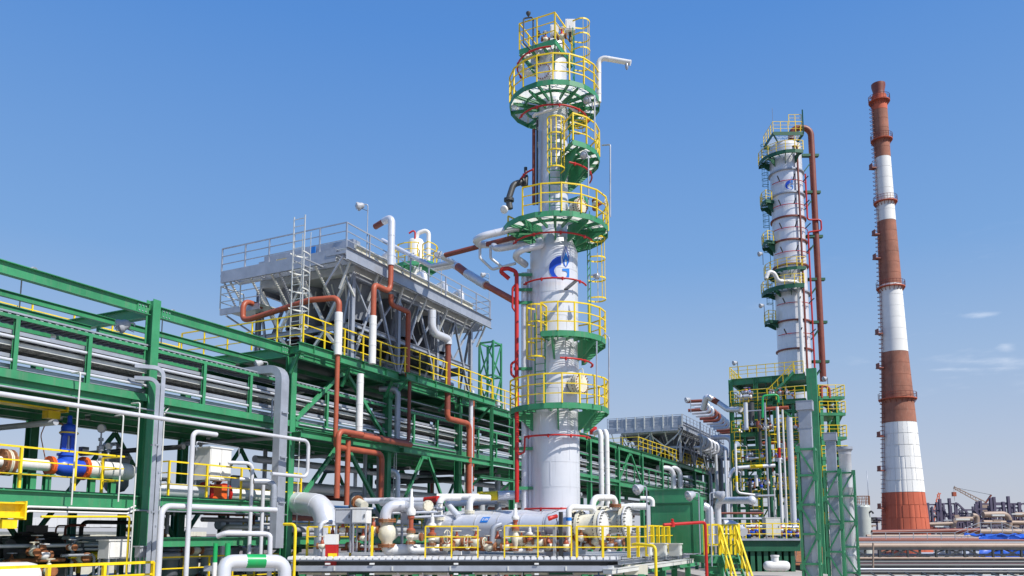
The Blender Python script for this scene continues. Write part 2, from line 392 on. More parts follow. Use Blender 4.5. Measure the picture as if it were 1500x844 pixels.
def valve(label, p, ax, r, m='cream', fm='rust', up=V((0, 0, 1)), wheel=True, stem=1.0, group=None, sm='salmon', name='gate_valve'):
    """a flanged valve on an axis with bonnet, yoke and handwheel"""
    p = V(p); ax = V(ax).normalized(); up = V(up)
    t = thing(name, label, 'valve', p, group)
    MB().lathe(p, ax, [(0, -2.1 * r), (r * .9, -2.1 * r), (r * .95, -1.4 * r), (1.45 * r, -.7 * r), (1.55 * r, 0), (1.45 * r, .7 * r), (r * .95, 1.4 * r), (r * .9, 2.1 * r), (0, 2.1 * r)], 16).build('valve_body', m, t)
    for k in (-1, 1): flange(t, p + ax * (2.1 * r * k), ax, r, fm, bolts=8)
    h = r * 2.6 * stem
    b = MB().lathe(p, up, [(0, r), (1.25 * r, r), (1.25 * r, 1.5 * r), (r * .8, 1.6 * r), (r * .62, 1.5 * r + h * .5), (r * .35, 1.5 * r + h * .6), (r * .35, 1.5 * r + h), (r * .55, 1.5 * r + h), (r * .5, 1.6 * r + h), (0, 1.6 * r + h)], 12)
    b.build('bonnet', sm, t)
    if wheel:
        MB().cyl(p + up * (1.5 * r + h), p + up * (2.2 * r + h), .02, 6).build('stem', 'galv', t)
        handwheel(t, p + up * (1.9 * r + h), up, r * 1.5, m)
    return t
def floodlight(label, p, h, aim, m='galv', post_m='galv', group=None, arm=.35, s=1.0):
    """pole with an explosion-proof floodlight; p = foot of the pole"""
    p = V(p); aim = V(aim).normalized(); t = thing('floodlight', label, 'lamp', p, group); top = p + V((0, 0, h))
    a = V((aim.x, aim.y, 0)).normalized()
    MB().tube([p, top, top + a * arm], .024 * s, 8, .08).build('pole', post_m, t)
    c = top + a * arm - V((0, 0, .1 * s))
    hd = MB().lathe(c, aim, [(0, -.2 * s), (.08 * s, -.19 * s), (.13 * s, -.12 * s), (.15 * s, -.02 * s), (.19 * s, .04 * s), (.2 * s, .06 * s), (.2 * s, .12 * s), (.17 * s, .12 * s), (.165 * s, .09 * s)], 14).build('lamp_housing', 'grey', t)
    MB().lathe(c, aim, [(.17 * s, .092 * s), (.14 * s, .14 * s), (.07 * s, .17 * s), (0, .18 * s)], 12).build('lamp_glass', 'glass', hd)
    _, u_, v_, _ = MB().frame(c, c + aim); g_ = MB()
    for k in range(3):
        e_ = u_ * math.cos(k * 1.047) + v_ * math.sin(k * 1.047)
        g_.tube([c + e_ * (.18 * s) + aim * (.12 * s), c + e_ * (.1 * s) + aim * (.2 * s), c - e_ * (.1 * s) + aim * (.2 * s), c - e_ * (.18 * s) + aim * (.12 * s)], .008 * s, 4, 0)
    g_.build('lamp_guard', 'galv', hd)
    MB().tube([top + a * arm, top + a * (arm - .05) - V((0, 0, .2)), top - V((0, 0, .3))], .012, 5, .05).build('cable', 'cable', t)
    return t
# ================================================================== setting: ground
g = MB(); n = 60
for sx in range(1): g.add([(-9000, -3000, 0), (9000, -3000, 0), (9000, 15000, 0), (-9000, 15000, 0)], [(0, 1, 2, 3)])
tag(g.build('ground', 'sand'), kind='structure')
tag(MB().box((-16, 40, -.025), (70, 110, .06)).build('concrete_yard', 'conc'), kind='structure')
up = V((0, 0, 1))
# ================================================================== pipe rack (one long green steel frame)
rack = thing('pipe_rack', 'long green steel pipe rack on tall columns running away past the tall column', 'pipe rack', R(0, 0, 0))
ZT, ZM, ZL = 12.38, 9.28, 6.0       # centre lines of top beam, tray beam, lower deck beam
def I(name, p0, p1, a, h, m='green', upv=None, root=None): return MB().ibeam(p0, p1, a, h, max(.012, a * .08), max(.016, h * .06), upv).build(name, m, root or rack)
ts = list(range(-12, 73, 6))
for t in ts:
    for s in (0, 6):
        top = 12.75 if (s == 0 and t <= 0) else 12.16
        if s == 0 and t > 36: top = 12.16
        I('column', R(t, s, 0), R(t, s, top), .30, .34, upv=Nn)
        if t >= 54: MB().box(R(t, s, .04), (.6, .6, .08), (DU, Nn, up)).build('base_plate', 'green', rack)
    for z, h in ((ZT, .42), (ZM, .42)):
        if z == ZT and t < 0: pass
        I('cross_beam', R(t, .18, z), R(t, 5.82, z), .24, h)
    if t <= 6: I('cross_beam', R(t, .18, ZL), R(t, 5.82, ZL), .22, .36)
for t in ts[:-1]:
    e = .16
    for s in (0, 6):
        if s == 0 or t >= 6: I('top_beam', R(t + e, s, ZT - (0 if t < 6 else .02)), R(t + 6 - e, s, ZT - (0 if t < 6 else .02)), .22, .38)
        I('tray_beam', R(t + e, s, ZM), R(t + 6 - e, s, ZM), .24, .48)
        if t < 6: I('deck_beam', R(t + e, s, ZL), R(t + 6 - e, s, ZL), .22, .42)
        if t < 42 and (s or t >= 0): I('low_beam', R(t + e, s, 4.72 if s == 0 else 4.5), R(t + 6 - e, s, 4.72 if s == 0 else 4.5), .2, .3)
    MB().bar(R(t + e, -.02, 11.06), R(t + 6 - e, -.02, 11.06), .07, .1).build('tray_rail', 'green', rack)
    if t < 42: MB().bar(R(t + e, -.15, ZM + .13), R(t + 6 - e, -.15, ZM + .13), .02, .24).build('fascia_plate', 'green', rack)
    for q in (2, 4):
        I('tray_post', R(t + q, -.02, ZM + .24), R(t + q, -.02, 11.01), .12, .12, upv=Nn)
        if t < 36: MB().bar(R(t + q, 0, ZL + .21) if t < 6 else R(t + q, 0, 4.9), R(t + q, 0, 5.2) if t >= 6 else R(t + q, 0, ZL + .24), .05).build('stiffener', 'green', rack)
    for s in (1.5, 3, 4.5):
        I('joist', R(t + .1, s, 12.1), R(t + 5.9, s, 12.1), .12, .2)
        I('joist', R(t + .1, s, 9.0), R(t + 5.9, s, 9.0), .12, .2)
# bolted splice plates where beams meet the near columns
for t in (-6, 0, 6, 12, 18, 24):
    for z in (ZM, ZT - .02):
        for k in (-1, 1):
            if z > 12 and t < 0: continue
            c = R(t + k * .42, -.03, z); pl_ = MB().box(c, (.36, .03, .3), (DU, Nn, up)).build('splice_plate', 'green', rack)
            bb = MB()
            for i in (-1, 0, 1):
                for j in (-1, 1): q = c + DU * (i * .12) + up * (j * .09); bb.cyl(q - Nn * .05, q - Nn * .01, .02, 6)
            bb.build('bolt', 'galv', pl_, kind='stuff')
# bracing: inverted V in every bay that shows it
def brace_v(t, z0, z1, w=.15):
    for k in (0, 6):
        q0, q1 = R(t + (.25 if k == 0 else 5.75), -.03, z0), R(t + 3 + (-.2 if k == 0 else .2), -.03, z1)
        I('brace', q0, q1, w, w, upv=Nn)
    MB().box(R(t + 3, -.03, z1 + .02), (.7, .04, .32), (DU, Nn, up)).build('gusset_plate', 'green', rack)
for t in (6, 42): brace_v(t, 9.6, 12.05)
for t in (6, 36, 54): brace_v(t, 5.9, 8.9)
for t in (-6, 12, 24): brace_v(t, 4.9, 8.95, .13) if t > 0 else None
for t in range(-6, 60, 6):   # bracing on the far side seen underneath
    I('brace', R(t + .2, 6, .2), R(t + 5.8, 6, 4.4), .14, .14, upv=Nn); I('brace', R(t + .2, 6, 4.8), R(t + 3, 6, 9.0), .14, .14, upv=Nn); I('brace', R(t + 5.8, 6, 4.8), R(t + 3, 6, 9.0), .14, .14, upv=Nn)
# knee braces and jutting deck edge beams under the cooler
for a, b, o in ((5.6, 11.8, .75), (11.9, 19.9, 1.15)):
    I('edge_beam', R(a, -o, ZT + .06), R(b, -o, ZT + .06), .22, .36)
    for t in (a + .2, (a + b) / 2, b - .2):
        I('bracket_beam', R(t, -o + .1, ZT), R(t, -.1, ZT), .16, .28)
        I('knee_brace', R(t, -o + .2, ZT - .2), R(t, -.16, ZT - .95), .1, .1, upv=DU)
    for k in range(int((b - a) / 1.5)): MB().box(R(a + .75 + 1.5 * k, -o, ZT + .06), (.02, .2, .3), (DU, Nn, up)).build('stiffener', 'green', rack)
for a, b, o in ((5.8, 11.9, .8), (11.9, 19.9, 1.05)):
    I('edge_beam', R(a, -o, 8.95), R(b, -o, 8.95), .22, .3)
    for t in (a + .2, (a + b) / 2, b - .2): I('bracket_beam', R(t, -o + .1, 8.94), R(t, -.1, 8.94), .14, .22)
I('hanger_post', R(19.6, -1.15, 8.0), R(19.6, -1.15, 12.2), .16, .16)
I('bracket_beam', R(19.6, -1.9, 9.9), R(19.6, -.1, 9.9), .16, .2); I('bracket_beam', R(18.2, -1.3, 8.1), R(22.5, -1.3, 8.1), .14, .16)
for t in (18.4, 21.8): I('knee_brace', R(t, -1.2, 8.1), R(t, -.1, 7.2), .1, .1, upv=DU)
# deck plates: the cooler deck (one plate per bay and strip), the lower deck at the near end
for t in range(6, 72, 6):
    for k in range(2):
        MB().box(R(t + 3, 1.45 + 3.1 * k, 12.62), (6.6, 3.05, .04), (DU, Nn, up)).build('deck_plate', 'dgreen', rack)
for t in range(-12, 42, 6):
    for k in range(2): MB().box(R(t + 3, 1.65 + 2.75 * k, 9.18), (6.4, 2.7, .04), (DU, Nn, up)).build('shade_plate', 'dgreen', rack)  # added solid plates, block the light to darken the space under the rack
for t in (-12, -6, 0):
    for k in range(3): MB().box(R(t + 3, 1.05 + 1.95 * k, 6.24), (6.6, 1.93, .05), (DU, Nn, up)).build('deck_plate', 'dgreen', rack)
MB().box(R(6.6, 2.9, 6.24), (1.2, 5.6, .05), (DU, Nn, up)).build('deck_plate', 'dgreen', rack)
for t in (-12, -6, 0):
    MB().box(R(t + 3, 5.75, 12.32), (6.65, .95, .05), (DU, Nn, up)).build('walkway_plate', 'lgalv', rack)
    I('walkway_beam', R(t + .1, 5.2, 12.15), R(t + 5.9, 5.2, 12.15), .14, .26)
# ---- guard rails on the rack, each run a thing of its own
def railing(label, pts, group=None, **k):
    t = thing('guard_railing', label, 'railing', pts[0], group); rails(t, pts, **k); return t
railing('yellow guard railing along the far edge of the open roof of the pipe rack', [R(-12, 6.2, 12.36), R(5.7, 6.2, 12.36)], sp=1.6, h=1.2)
railing('yellow guard railing round the front corner of the cooler deck', [R(5.9, 6.3, 12.64), R(5.9, -.65, 12.64), R(11.8, -.65, 12.64), R(11.9, -1.05, 12.64), R(19.8, -1.05, 12.64)], sp=1.35, h=1.2)
railing('yellow guard railing on the rack deck between the cooler and the tall column', [R(20.2, -.05, 12.64), R(37, -.05, 12.64)], sp=1.6, h=1.2)
railing('yellow guard railing below the distant second air cooler', [R(47, 5.9, 12.64), R(47, -.1, 12.64), R(72, -.1, 12.64)], sp=1.5, h=1.2)
railing('yellow guard railing along the lower deck beside the blue valve', [R(-11, -.1, 6.27), R(-.75, -.1, 6.27), R(-.75, .9, 6.27)], sp=1.75, h=1.15, w=.08)
railing('yellow guard railing along the lower deck in front of the white analyser cabinet', [R(.8, .9, 6.27), R(.8, -.1, 6.27), R(6.6, -.1, 6.27)], sp=1.65, h=1.15, w=.07)
# ---- cable trays: channel sides with rungs, lying in the tray bay of the rack
def tray(label, t0, t1, s, z, w=.55, h=.11, lid=False, m='galv', group='cable trays along the rack'):
    t = thing('cable_tray', label, 'cable tray', R(t0, s, z), group)
    for k in (-1, 1): MB().channel(R(t0, s + k * w / 2, z), R(t1, s + k * w / 2, z), .03, h, .012, side=k).build('side_rail', m, t)
    b = MB(); L = (t1 - t0); q = 0.1
    while q < L:
        b.bar(R(t0 + q, s - w / 2, z - h * .3), R(t0 + q, s + w / 2, z - h * .3), .05, .025); q += .34
    b.build('rung', m, t, kind='stuff')
    if lid: MB().box((R(t0, s, z + h / 2 + .012) + R(t1, s, z + h / 2 + .012)) / 2, ((R(t1, s, 0) - R(t0, s, 0)).length, w + .06, .012), (DU, Nn, up)).build('lid', m, t)
    else:
        for k in range(4): MB().tube([R(t0 + .1, s - w * .3 + w * .2 * k, z - .01), R(t1 - .1, s - w * .3 + w * .2 * k, z - .01)], .035, 6).build('cable', 'cable', t)
    return t
lv = ['lowest', 'second', 'third', 'fourth']
for i, (z, mm, lid) in enumerate(((9.66, 'galv', True), (9.98, 'galv', False), (10.32, 'lgalv', True), (10.66, 'galv', False))):
    for (a, b, w) in ((-12, 5.8, 'near the open green roof beam'), (6.2, 41.8, 'under the air cooler deck'), (42.2, 72, 'of the far rack beyond the tall column')):
        tray(f'{lv[i]} galvanised cable tray {w}', a, b, .42, z, lid=lid, m=mm)
        if i % 2 == 0: tray(f'{lv[i]} inner galvanised cable tray {w}', a, b, 1.25, z + .08, lid=True, m='lgalv')
        if i % 2 == 0:
            pipe('header_pipe', f'{lv[i]} thin jacketed pipe {w}', [([R(a, .02 + .0, z + .17), R(b, .02, z + .17)], .05, 'clad')], bands=False, group='header pipes in the tray bay')
# topmost tray: perforated walkway lid with a saw-toothed edge
for (a, b, w) in ((-12, 5.8, 'beside the open roof of the rack'), (6.2, 41.8, 'under the air cooler deck'), (42.2, 72, 'on the far part of the rack')):
    t = thing('cable_tray', f'dark perforated topmost cable tray with a toothed edge {w}', 'cable tray', R(a, .5, 11.2), 'cable trays along the rack')
    L = (R(b, 0, 0) - R(a, 0, 0)).length
    MB().box((R(a, .62, 11.17) + R(b, .62, 11.17)) / 2, (L, 1.1, .02), (DU, Nn, up)).build('tray_floor', 'dark', t)
    q = MB(); k = 0.06
    while k < L / 1.118:
        q.bar(R(a + k, .04, 11.135), R(a + k, 1.15, 11.135), .09, .05); k += .21
    q.build('tray_rib', 'grey', t, kind='stuff')
    MB().bar(R(a, 1.2, 11.2), R(b, 1.2, 11.2), .02, .1).build('side_rail', 'galv', t)
    MB().bar(R(a, .03, 11.2), R(b, .03, 11.2), .02, .05).build('side_rail', 'galv', t)
# pipes lying across the tray beams further in, seen as the dark soffit of the rack
for k, (s, r, m, w) in enumerate(((2.0, .16, 'clad', 'silver'), (2.55, .22, 'clad', 'wide silver'), (3.2, .12, 'grey', 'grey'), (3.65, .16, 'clad', 'bright silver'), (4.2, .12, 'brown', 'brown'), (4.7, .2, 'clad', 'broad silver'), (5.3, .14, 'galv', 'dull grey'))):
    pipe('header_pipe', f'{w} header pipe lying inside the rack on the tray beams, {["first", "second", "third", "fourth", "fifth", "sixth", "seventh"][k]} from the front', [([R(-12, s, 9.52 + r), R(72, s, 9.52 + r)], r, m)], bands=False, group='header pipes inside the rack')
for s in (1.0, 2.1, 3.2, 4.3):
    tray(f'{dict(zip((1.0,2.1,3.2,4.3),("first","second","third","fourth")))[s]} covered cable tray behind the dark topmost one', -12, 72, s + .6, 11.0 if s > 2 else 10.9, w=.9, lid=True)
for k, (s, r, m, z, w) in enumerate(((4.0, .28, 'clad', 7.2, 'fat silver'), (5.2, .16, 'brown', 6.9, 'brown'), (2.9, .16, 'galv', 8.2, 'dull grey'), (4.9, .22, 'clad', 5.4, 'silver'), (3.2, .14, 'grey', 5.2, 'grey'))):
    pipe('header_pipe', f'{w} pipe running deep in the shade under the rack behind the braces', [([R(7, s, z), R(60, s, z)], r, m)], bands=False, group='pipes in the shade under the rack')

ORD_ = ('first', 'second', 'third', 'fourth', 'fifth', 'sixth', 'seventh', 'eighth', 'ninth', 'tenth', 'eleventh', 'twelfth', 'thirteenth', 'fourteenth', 'fifteenth', 'sixteenth')
# darker services further back, filling the shade
rq = random.Random(31)
for k in range(14):
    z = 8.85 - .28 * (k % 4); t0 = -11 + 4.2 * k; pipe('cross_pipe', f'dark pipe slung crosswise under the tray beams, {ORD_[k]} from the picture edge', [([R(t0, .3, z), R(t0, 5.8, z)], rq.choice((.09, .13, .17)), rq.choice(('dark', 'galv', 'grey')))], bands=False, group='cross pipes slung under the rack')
br_ = thing('dark_backing_frame', 'added low dark steel rack filling the gaps behind the green rack with dark', 'pipe rack', R(-12, 9, 0))  # made-up rack, added so the gaps under the green one fill with dark
for t in range(-15, 49, 5):
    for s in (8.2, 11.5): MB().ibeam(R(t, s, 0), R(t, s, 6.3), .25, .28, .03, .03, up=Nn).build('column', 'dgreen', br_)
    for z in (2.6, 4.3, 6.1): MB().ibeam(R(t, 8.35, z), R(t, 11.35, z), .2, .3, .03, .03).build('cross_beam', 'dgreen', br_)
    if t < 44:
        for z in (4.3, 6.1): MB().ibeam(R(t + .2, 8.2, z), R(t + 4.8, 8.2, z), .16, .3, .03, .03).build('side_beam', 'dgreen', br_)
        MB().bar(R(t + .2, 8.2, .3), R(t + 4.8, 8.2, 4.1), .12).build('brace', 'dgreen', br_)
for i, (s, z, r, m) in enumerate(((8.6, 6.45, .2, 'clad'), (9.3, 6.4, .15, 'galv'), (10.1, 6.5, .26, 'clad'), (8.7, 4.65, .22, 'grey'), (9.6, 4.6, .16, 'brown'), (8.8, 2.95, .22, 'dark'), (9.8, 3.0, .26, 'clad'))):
    pipe('header_pipe', f'{("first", "second", "third", "fourth", "fifth", "sixth", "seventh")[i]} pipe on the added dark rack behind the green one', [([R(-16, s, z), R(46, s, z)], r, m)], bands=False, group='pipes on the rear rack')
for i, (t, s, z, r, h) in enumerate(((-7.5, 4.4, 6.3, .5, 2.0), (-4.2, 5.0, 6.3, .35, 2.3), (2.2, 4.6, 6.3, .45, 1.9), (4.6, 3.2, 6.3, .3, 2.2))):
    c = R(t, s, z); vv = thing('filter_vessel', f'{("first", "second", "third", "fourth")[i]} grey upright vessel in the shade on the lower deck, counted from the picture edge', 'vessel', c, 'upright vessels on the lower deck')
    MB().lathe(c, up, [(r * .3, 0), (r * .3, .25), (r * .7, .3), (r, .5), (r, h - .4), (r * 1.15, h - .38), (r * 1.15, h - .28), (r, h - .26), (r * .6, h - .05), (0, h)], 20).build('shell', 'grey', vv); MB().tube([c + up * h, c + up * (h + .2), c + Nn * .8 + up * (h + .2)], .07, 8, .15).build('outlet_pipe', 'galv', vv)

lt = thing('lattice_mast', 'small green lattice mast standing on the rack close left of the tall column', 'lattice mast', R(24.2, 1.2, 12.64))
zl_ = zat(497, 50); cc_ = [R(24.2 + a, 1.2 + b, 0) for a, b in ((-.5, 0), (.5, 0), (.5, 1.0), (-.5, 1.0))]
for p in cc_: MB().bar(p + up * 12.64, p + up * zl_, .12).build('leg', 'green', lt)
for k in range(3):
    a, b = 12.9 + (zl_ - 13) * k / 2, 12.9 + (zl_ - 13) * (k + 1) / 2
    for i in range(4):
        MB().bar(cc_[i] + up * min(a, zl_ - .05), cc_[(i + 1) % 4] + up * min(a, zl_ - .05), .1).build('cross_bar', 'green', lt)
        if k < 2: MB().bar(cc_[i] + up * a, cc_[(i + 1) % 4] + up * b, .08).build('diagonal', 'green', lt)
for k in range(16):
    t0 = 21 + 1.0 * k; p = R(t0, 1.0 + 1.1 * (k % 3), 12.64); hgt = (.9, 1.5, 1.2)[k % 3]
    vv = thing('deck_fitting', f'{ORD_[k]} pale fitting on the rack deck beyond the near cooler, counted toward the tall column', 'fitting', p, 'fittings on the rack deck')
    MB().lathe(p, up, [(.0, 0), (.2, 0), (.2, .08), (.1, .12), (.1, hgt * .5), (.17, hgt * .52), (.17, hgt * .6), (.12, hgt * .62), (.12, hgt), (0, hgt + .06)], 12).build('body', ('white', 'cream', 'galv', 'clad')[k % 4], vv)
    MB().tube([p + up * hgt * .8, p + up * hgt * .8 + DU * .7, p + DU * .7], .06, 8, .15).build('branch_pipe', ('clad', 'salmon', 'green')[k % 3], vv)

# cables and small conduits strung along the face of the rack and down its columns
for i, (t, s_, z0, z1) in enumerate(((.3, -.2, 3.2, 9.0), (.45, -.2, 5.0, 9.0), (6.3, -.25, 4.0, 8.8), (12.25, -.25, 5.0, 8.6), (12.4, -.25, 6.2, 12.0), (18.3, -.25, 5.2, 8.6), (24.2, -.22, 5.2, 12.0), (-6.0, -.2, 6.3, 9.0))):
    tag(MB().tube([R(t, s_, z0), R(t, s_, z1), R(t + .3, s_ + .2, z1 + .25)], .022, 6, .1).build('conduit', 'lgalv'), f'thin conduit clipped to a green rack column, {ORD_[i]} of eight', 'conduit', 'conduits clipped to the rack columns')
for i, (a, b, z, s_) in enumerate(((-12, 5.8, 9.0, -.3), (6.3, 17.5, 9.42, -.2), (-12, 5.8, 5.74, -.22), (18.5, 40, 9.0, -.25), (12.2, 30, 11.6, -.14))):
    tag(MB().tube([R(a, s_, z), R(b, s_, z)], .03, 6, 0).build('conduit', 'galv'), f'long thin conduit running along the rack face, {ORD_[i]} of five', 'conduit', 'long conduits along the rack face')
# ================================================================== main column
TX, TY = P(813.5, 700, 32).x, 32.0
tower = thing('distillation_column', 'tall pale grey steel column with green ring platforms and a blue flame emblem', 'column', (TX, TY, 0))
TC = V((TX, TY, 0))
def ring_dir(a): return V((math.cos(RAD(a)), math.sin(RAD(a)), 0))
def rim(c, r, a0, a1, z, step=20):
    n = max(1, round((a1 - a0) / step)); return [V((c.x, c.y, z)) + ring_dir(a0 + (a1 - a0) * i / n) * r for i in range(n + 1)]
def tz(py, rr=2.0): return zat(py, TY - rr)
RB, RU = .985, .615
# shell of jacket courses, each a sheet lapped over the one below
zc0 = 16.45
z = 0.0; i = 0; rr = random.Random(3)
SEAM = [0]
def course(root, c, r, z0, z1, m, n=40, lap=.007):
    SEAM[0] += 47; mb_ = MB()
    for k in range(3):
        a = RAD(SEAM[0] + 120 * k); e = V((math.cos(a), math.sin(a), 0)); mb_.box(V((c.x, c.y, (z0 + z1) / 2)) + e * (r + .002), (.012, .05, z1 - z0 - .06), (e, V((-e.y, e.x, 0)), up))
    mb_.lathe(V((c.x, c.y, 0)), up, [(r, z0), (r, z1 - .05), (r + lap, z1 - .05), (r + lap + .002, z1 - .03), (r + lap, z1)], n).build('jacket_course', m, root)
while z < zc0 - .02:
    h = min(.98, zc0 - z); course(tower, TC, RB + .001 * (i % 2), z, z + h, 'tower'); z += h; i += 1
MB().lathe(TC, up, [(RB, zc0), (RB + .01, zc0 + .04), (RB * .9, zc0 + .35), (RU + .02, zc0 + .95), (RU, zc0 + 1.0)], 40).build('shell_cone', 'tower', tower)
z = zc0 + 1.0; ztop = tz(70, 0) - .1
while z < ztop - .02:
    h = min(.9, ztop - z); course(tower, TC, RU + .001 * (i % 2), z, z + h, 'tower', 32); z += h; i += 1
MB().lathe(TC, up, [(RU, ztop), (RU * .97, ztop + .1), (RU * .8, ztop + .22), (RU * .45, ztop + .31), (0, ztop + .34)], 32).build('top_head', 'tower', tower)
def platform(root, c, z, r0, r1, a0, a1, m='green', rail=True, rail_gap=None, name='platform', brackets=None, kick=.2, step=20, h=1.15, br=1.0, gsp=.075, mids=2, inner_rail=False, rsp=.9, w=.06, bm=None):
    full = a1 - a0 >= 359
    out = rim(c, r1, a0, a1, z, step); inn = rim(c, r0, a0, a1, z, step)
    b = MB()
    pr = [(-.012, -kick), (.012, -kick), (.012, .02), (-.012, .02)]
    b.sweep(out[:-1] if full else out, pr, False, closed=full)
    n = len(out) - 1
    for i in range(0, n + (0 if full else 1)):
        if i % 2 == 0 or not full: b.bar(inn[i] - up * .09, out[i] - up * .09, .06, .14)
    if not full:
        for i in (0, n): b.bar(inn[i] - up * (kick / 2 - .01), out[i] - up * (kick / 2 - .01), .02, kick)
    mid = rim(c, (r0 + r1) / 2, a0, a1, z - .1, step)
    b.sweep(mid[:-1] if full else mid, [(-.03, -.05), (.03, -.05), (.03, .05), (-.03, .05)], False, closed=full)
    pl = b.build(name, m, root)
    poly = [(p.x, p.y) for p in out[:-1 if full else None]]
    if not full and r0 > .05: poly += [(p.x, p.y) for p in inn[::-1]]
    grating(pl, poly, z + .005, gsp, d=V((1, .35, 0)), hole=(c.x, c.y, r0 + .02) if full else None)
    if rail:
        pts = out[:-1] if full else out
        if rail_gap:
            g0, g1 = rail_gap; pts = rim(c, r1, g0, g1, z, step)
            rails(pl, pts, h=h, sp=rsp, mids=mids, toe=0, w=w)
        else:
            if not full: pts = [inn[0].lerp(out[0], .3)] + pts + [inn[-1].lerp(out[-1], .3)]
            rails(pl, pts, h=h, sp=rsp, closed=full, mids=mids, w=w)
    for a in (brackets if brackets is not None else [a0 + (a1 - a0) * (i + .5) / 4 for i in range(4)]):
        d = ring_dir(a); q = V((c.x, c.y, z - .16)); s_ = V((-d.y, d.x, 0)) * .03
        MB().prism([q + d * (r0 - .03) - s_, q + d * (r1 - .1) - s_, q + d * (r1 - .1) - s_ - up * .08, q + d * (r0 + .12) - s_ - up * .72 * br, q + d * (r0 - .03) - s_ - up * .75 * br], s_ * 2).build('bracket', bm or m, pl)
    return pl
Z1, Z2, Z3, Z4, Z5 = tz(590), tz(484), tz(309, 2.2), zat(212, 30.6), tz(117, 1.9)
platform(tower, TC + V((.17, 0, 0)), Z1, RB + .06, 2.0, -190, 170, brackets=[-160, -95, -45, 10, 60, 120], br=1.0)
platform(tower, TC + V((.12, 0, 0)), Z2, RB + .06, 1.98, -112, 62, brackets=[-100, -40, 10, 55], br=1.0)
p3 = platform(tower, TC + V((.05, 0, 0)), Z3, RB * .9, 2.22, -172, 160, brackets=[-165, -130, -92, -55, -15, 30, 90], br=.7, rail_gap=(-128, 60))
rails(p3, rim(TC, 2.2, 75, 150, Z3), sp=.9)
platform(tower, TC + V((.05, 0, 0)), Z4, RU + .05, 1.9, -70, 50, brackets=[-62, -20, 20, 48], br=1.5)
platform(tower, TC + V((.1, 0, 0)), Z4 - 1.9, RU + .05, 1.35, -40, 45, brackets=[-30, 30], br=.8, rail=False)
platform(tower, TC + V((.08, 0, 0)), Z5, RU + .05, 1.92, -195, 165, brackets=[-165, -128, -100, -62, -25, 15, 60, 120], br=.4)
# square top platform
Z6 = zat(71, 31.2)
b = MB(); cT = TC + V((-.28, -.1, 0)); w_ = .82
cor = [cT + V((-w_, -.9, Z6)), cT + V((w_, -.9, Z6)), cT + V((w_, .9, Z6)), cT + V((-w_, .9, Z6))]
rot = Matrix.Rotation(RAD(-27), 3, 'Z'); cor = [V((cT.x, cT.y, 0)) + rot @ V((q.x - cT.x, q.y - cT.y, 0)) + up * Z6 for q in cor]
for i in range(4): b.bar(cor[i], cor[(i + 1) % 4], .03, .24)
for k in (.33, .66): b.bar(cor[0].lerp(cor[1], k) - up * .06, cor[3].lerp(cor[2], k) - up * .06, .06, .14)
pt = b.build('top_platform', 'green', tower); grating(pt, [(q.x, q.y) for q in cor], Z6 + .08, .07, d=V((1, .3, 0)))
rails(pt, [cor[3] + up * .1, cor[0] + up * .1, cor[1] + up * .1, cor[2] + up * .1], h=1.2, sp=.85)
for q in cor: MB().bar(q - up * .1, V((TC.x, TC.y, Z6 - .9)) + (V((q.x, q.y, 0)) - V((TC.x, TC.y, 0))) * .5, .06).build('strut', 'green', pt)
# ladders with hoops
def tlad(px0, zf, zt, ang, r, cage, **k): return ladder(tower, TC + ring_dir(ang) * r + up * zf, zt, ring_dir(ang), cage=cage, m=k.pop('m', 'green'), **k)
tlad(0, Z3 + .02, Z4 + 1.0, -88, RU + .2, (Z3 + 2.2, Z4 + 1.2))
tlad(0, Z1 + .02, Z2 + 1.0, -122, RB + .2, (Z1 + 1.9, Z2 + 1.15))
tlad(0, Z2 + .02, Z3 + .9, 8, RB + .5, (Z2 + 1.9, Z3 - .2))
tlad(0, Z5 + .02, Z6 + 1.2, -12, RU + .3, (Z5 + 1.6, Z6 + 1.5))
tlad(0, Z4 + .02, Z5 + .9, 20, RU + .25, (Z4 + 1.6, Z5 - .4))
# manways: bolted round covers
def manway(root, c, d, r, m='cream'):
    d = V(d).normalized(); c = V(c)
    mw = MB().lathe(c - d * .35, d, [(r * .9, 0), (r * .9, .3), (r * 1.25, .3), (r * 1.25, .37), (0, .37)], 24).build('manway', m, root)
    MB().lathe(c - d * .35, d, [(r * 1.22, .385), (r * 1.25, .39), (r * 1.25, .46), (r * .9, .47), (0, .47)], 24).build('manway_cover', m, mw)
    b = MB(); _, u, v, _ = b.frame(c, c + d)
    for k in range(20):
        q = c + (u * math.cos(k * .314) + v * math.sin(k * .314)) * r * 1.12; b.cyl(q - d * .12, q + d * .16, .025, 6)
    b.build('bolt', 'rust', mw, kind='stuff'); MB().tube([c + v * r * 1.5 - d * .1, c + v * r * 1.8 + d * .15, c + d * .2 + v * r * .8], .02, 6).build('davit', 'cream', mw)
manway(tower, P(849, 562, 31.0), ring_dir(-42), .34)
manway(tower, P(849, 303, 31.0), ring_dir(-42), .27)
manway(tower, P(797, 107, 31.3), ring_dir(-118), .28, 'tower')
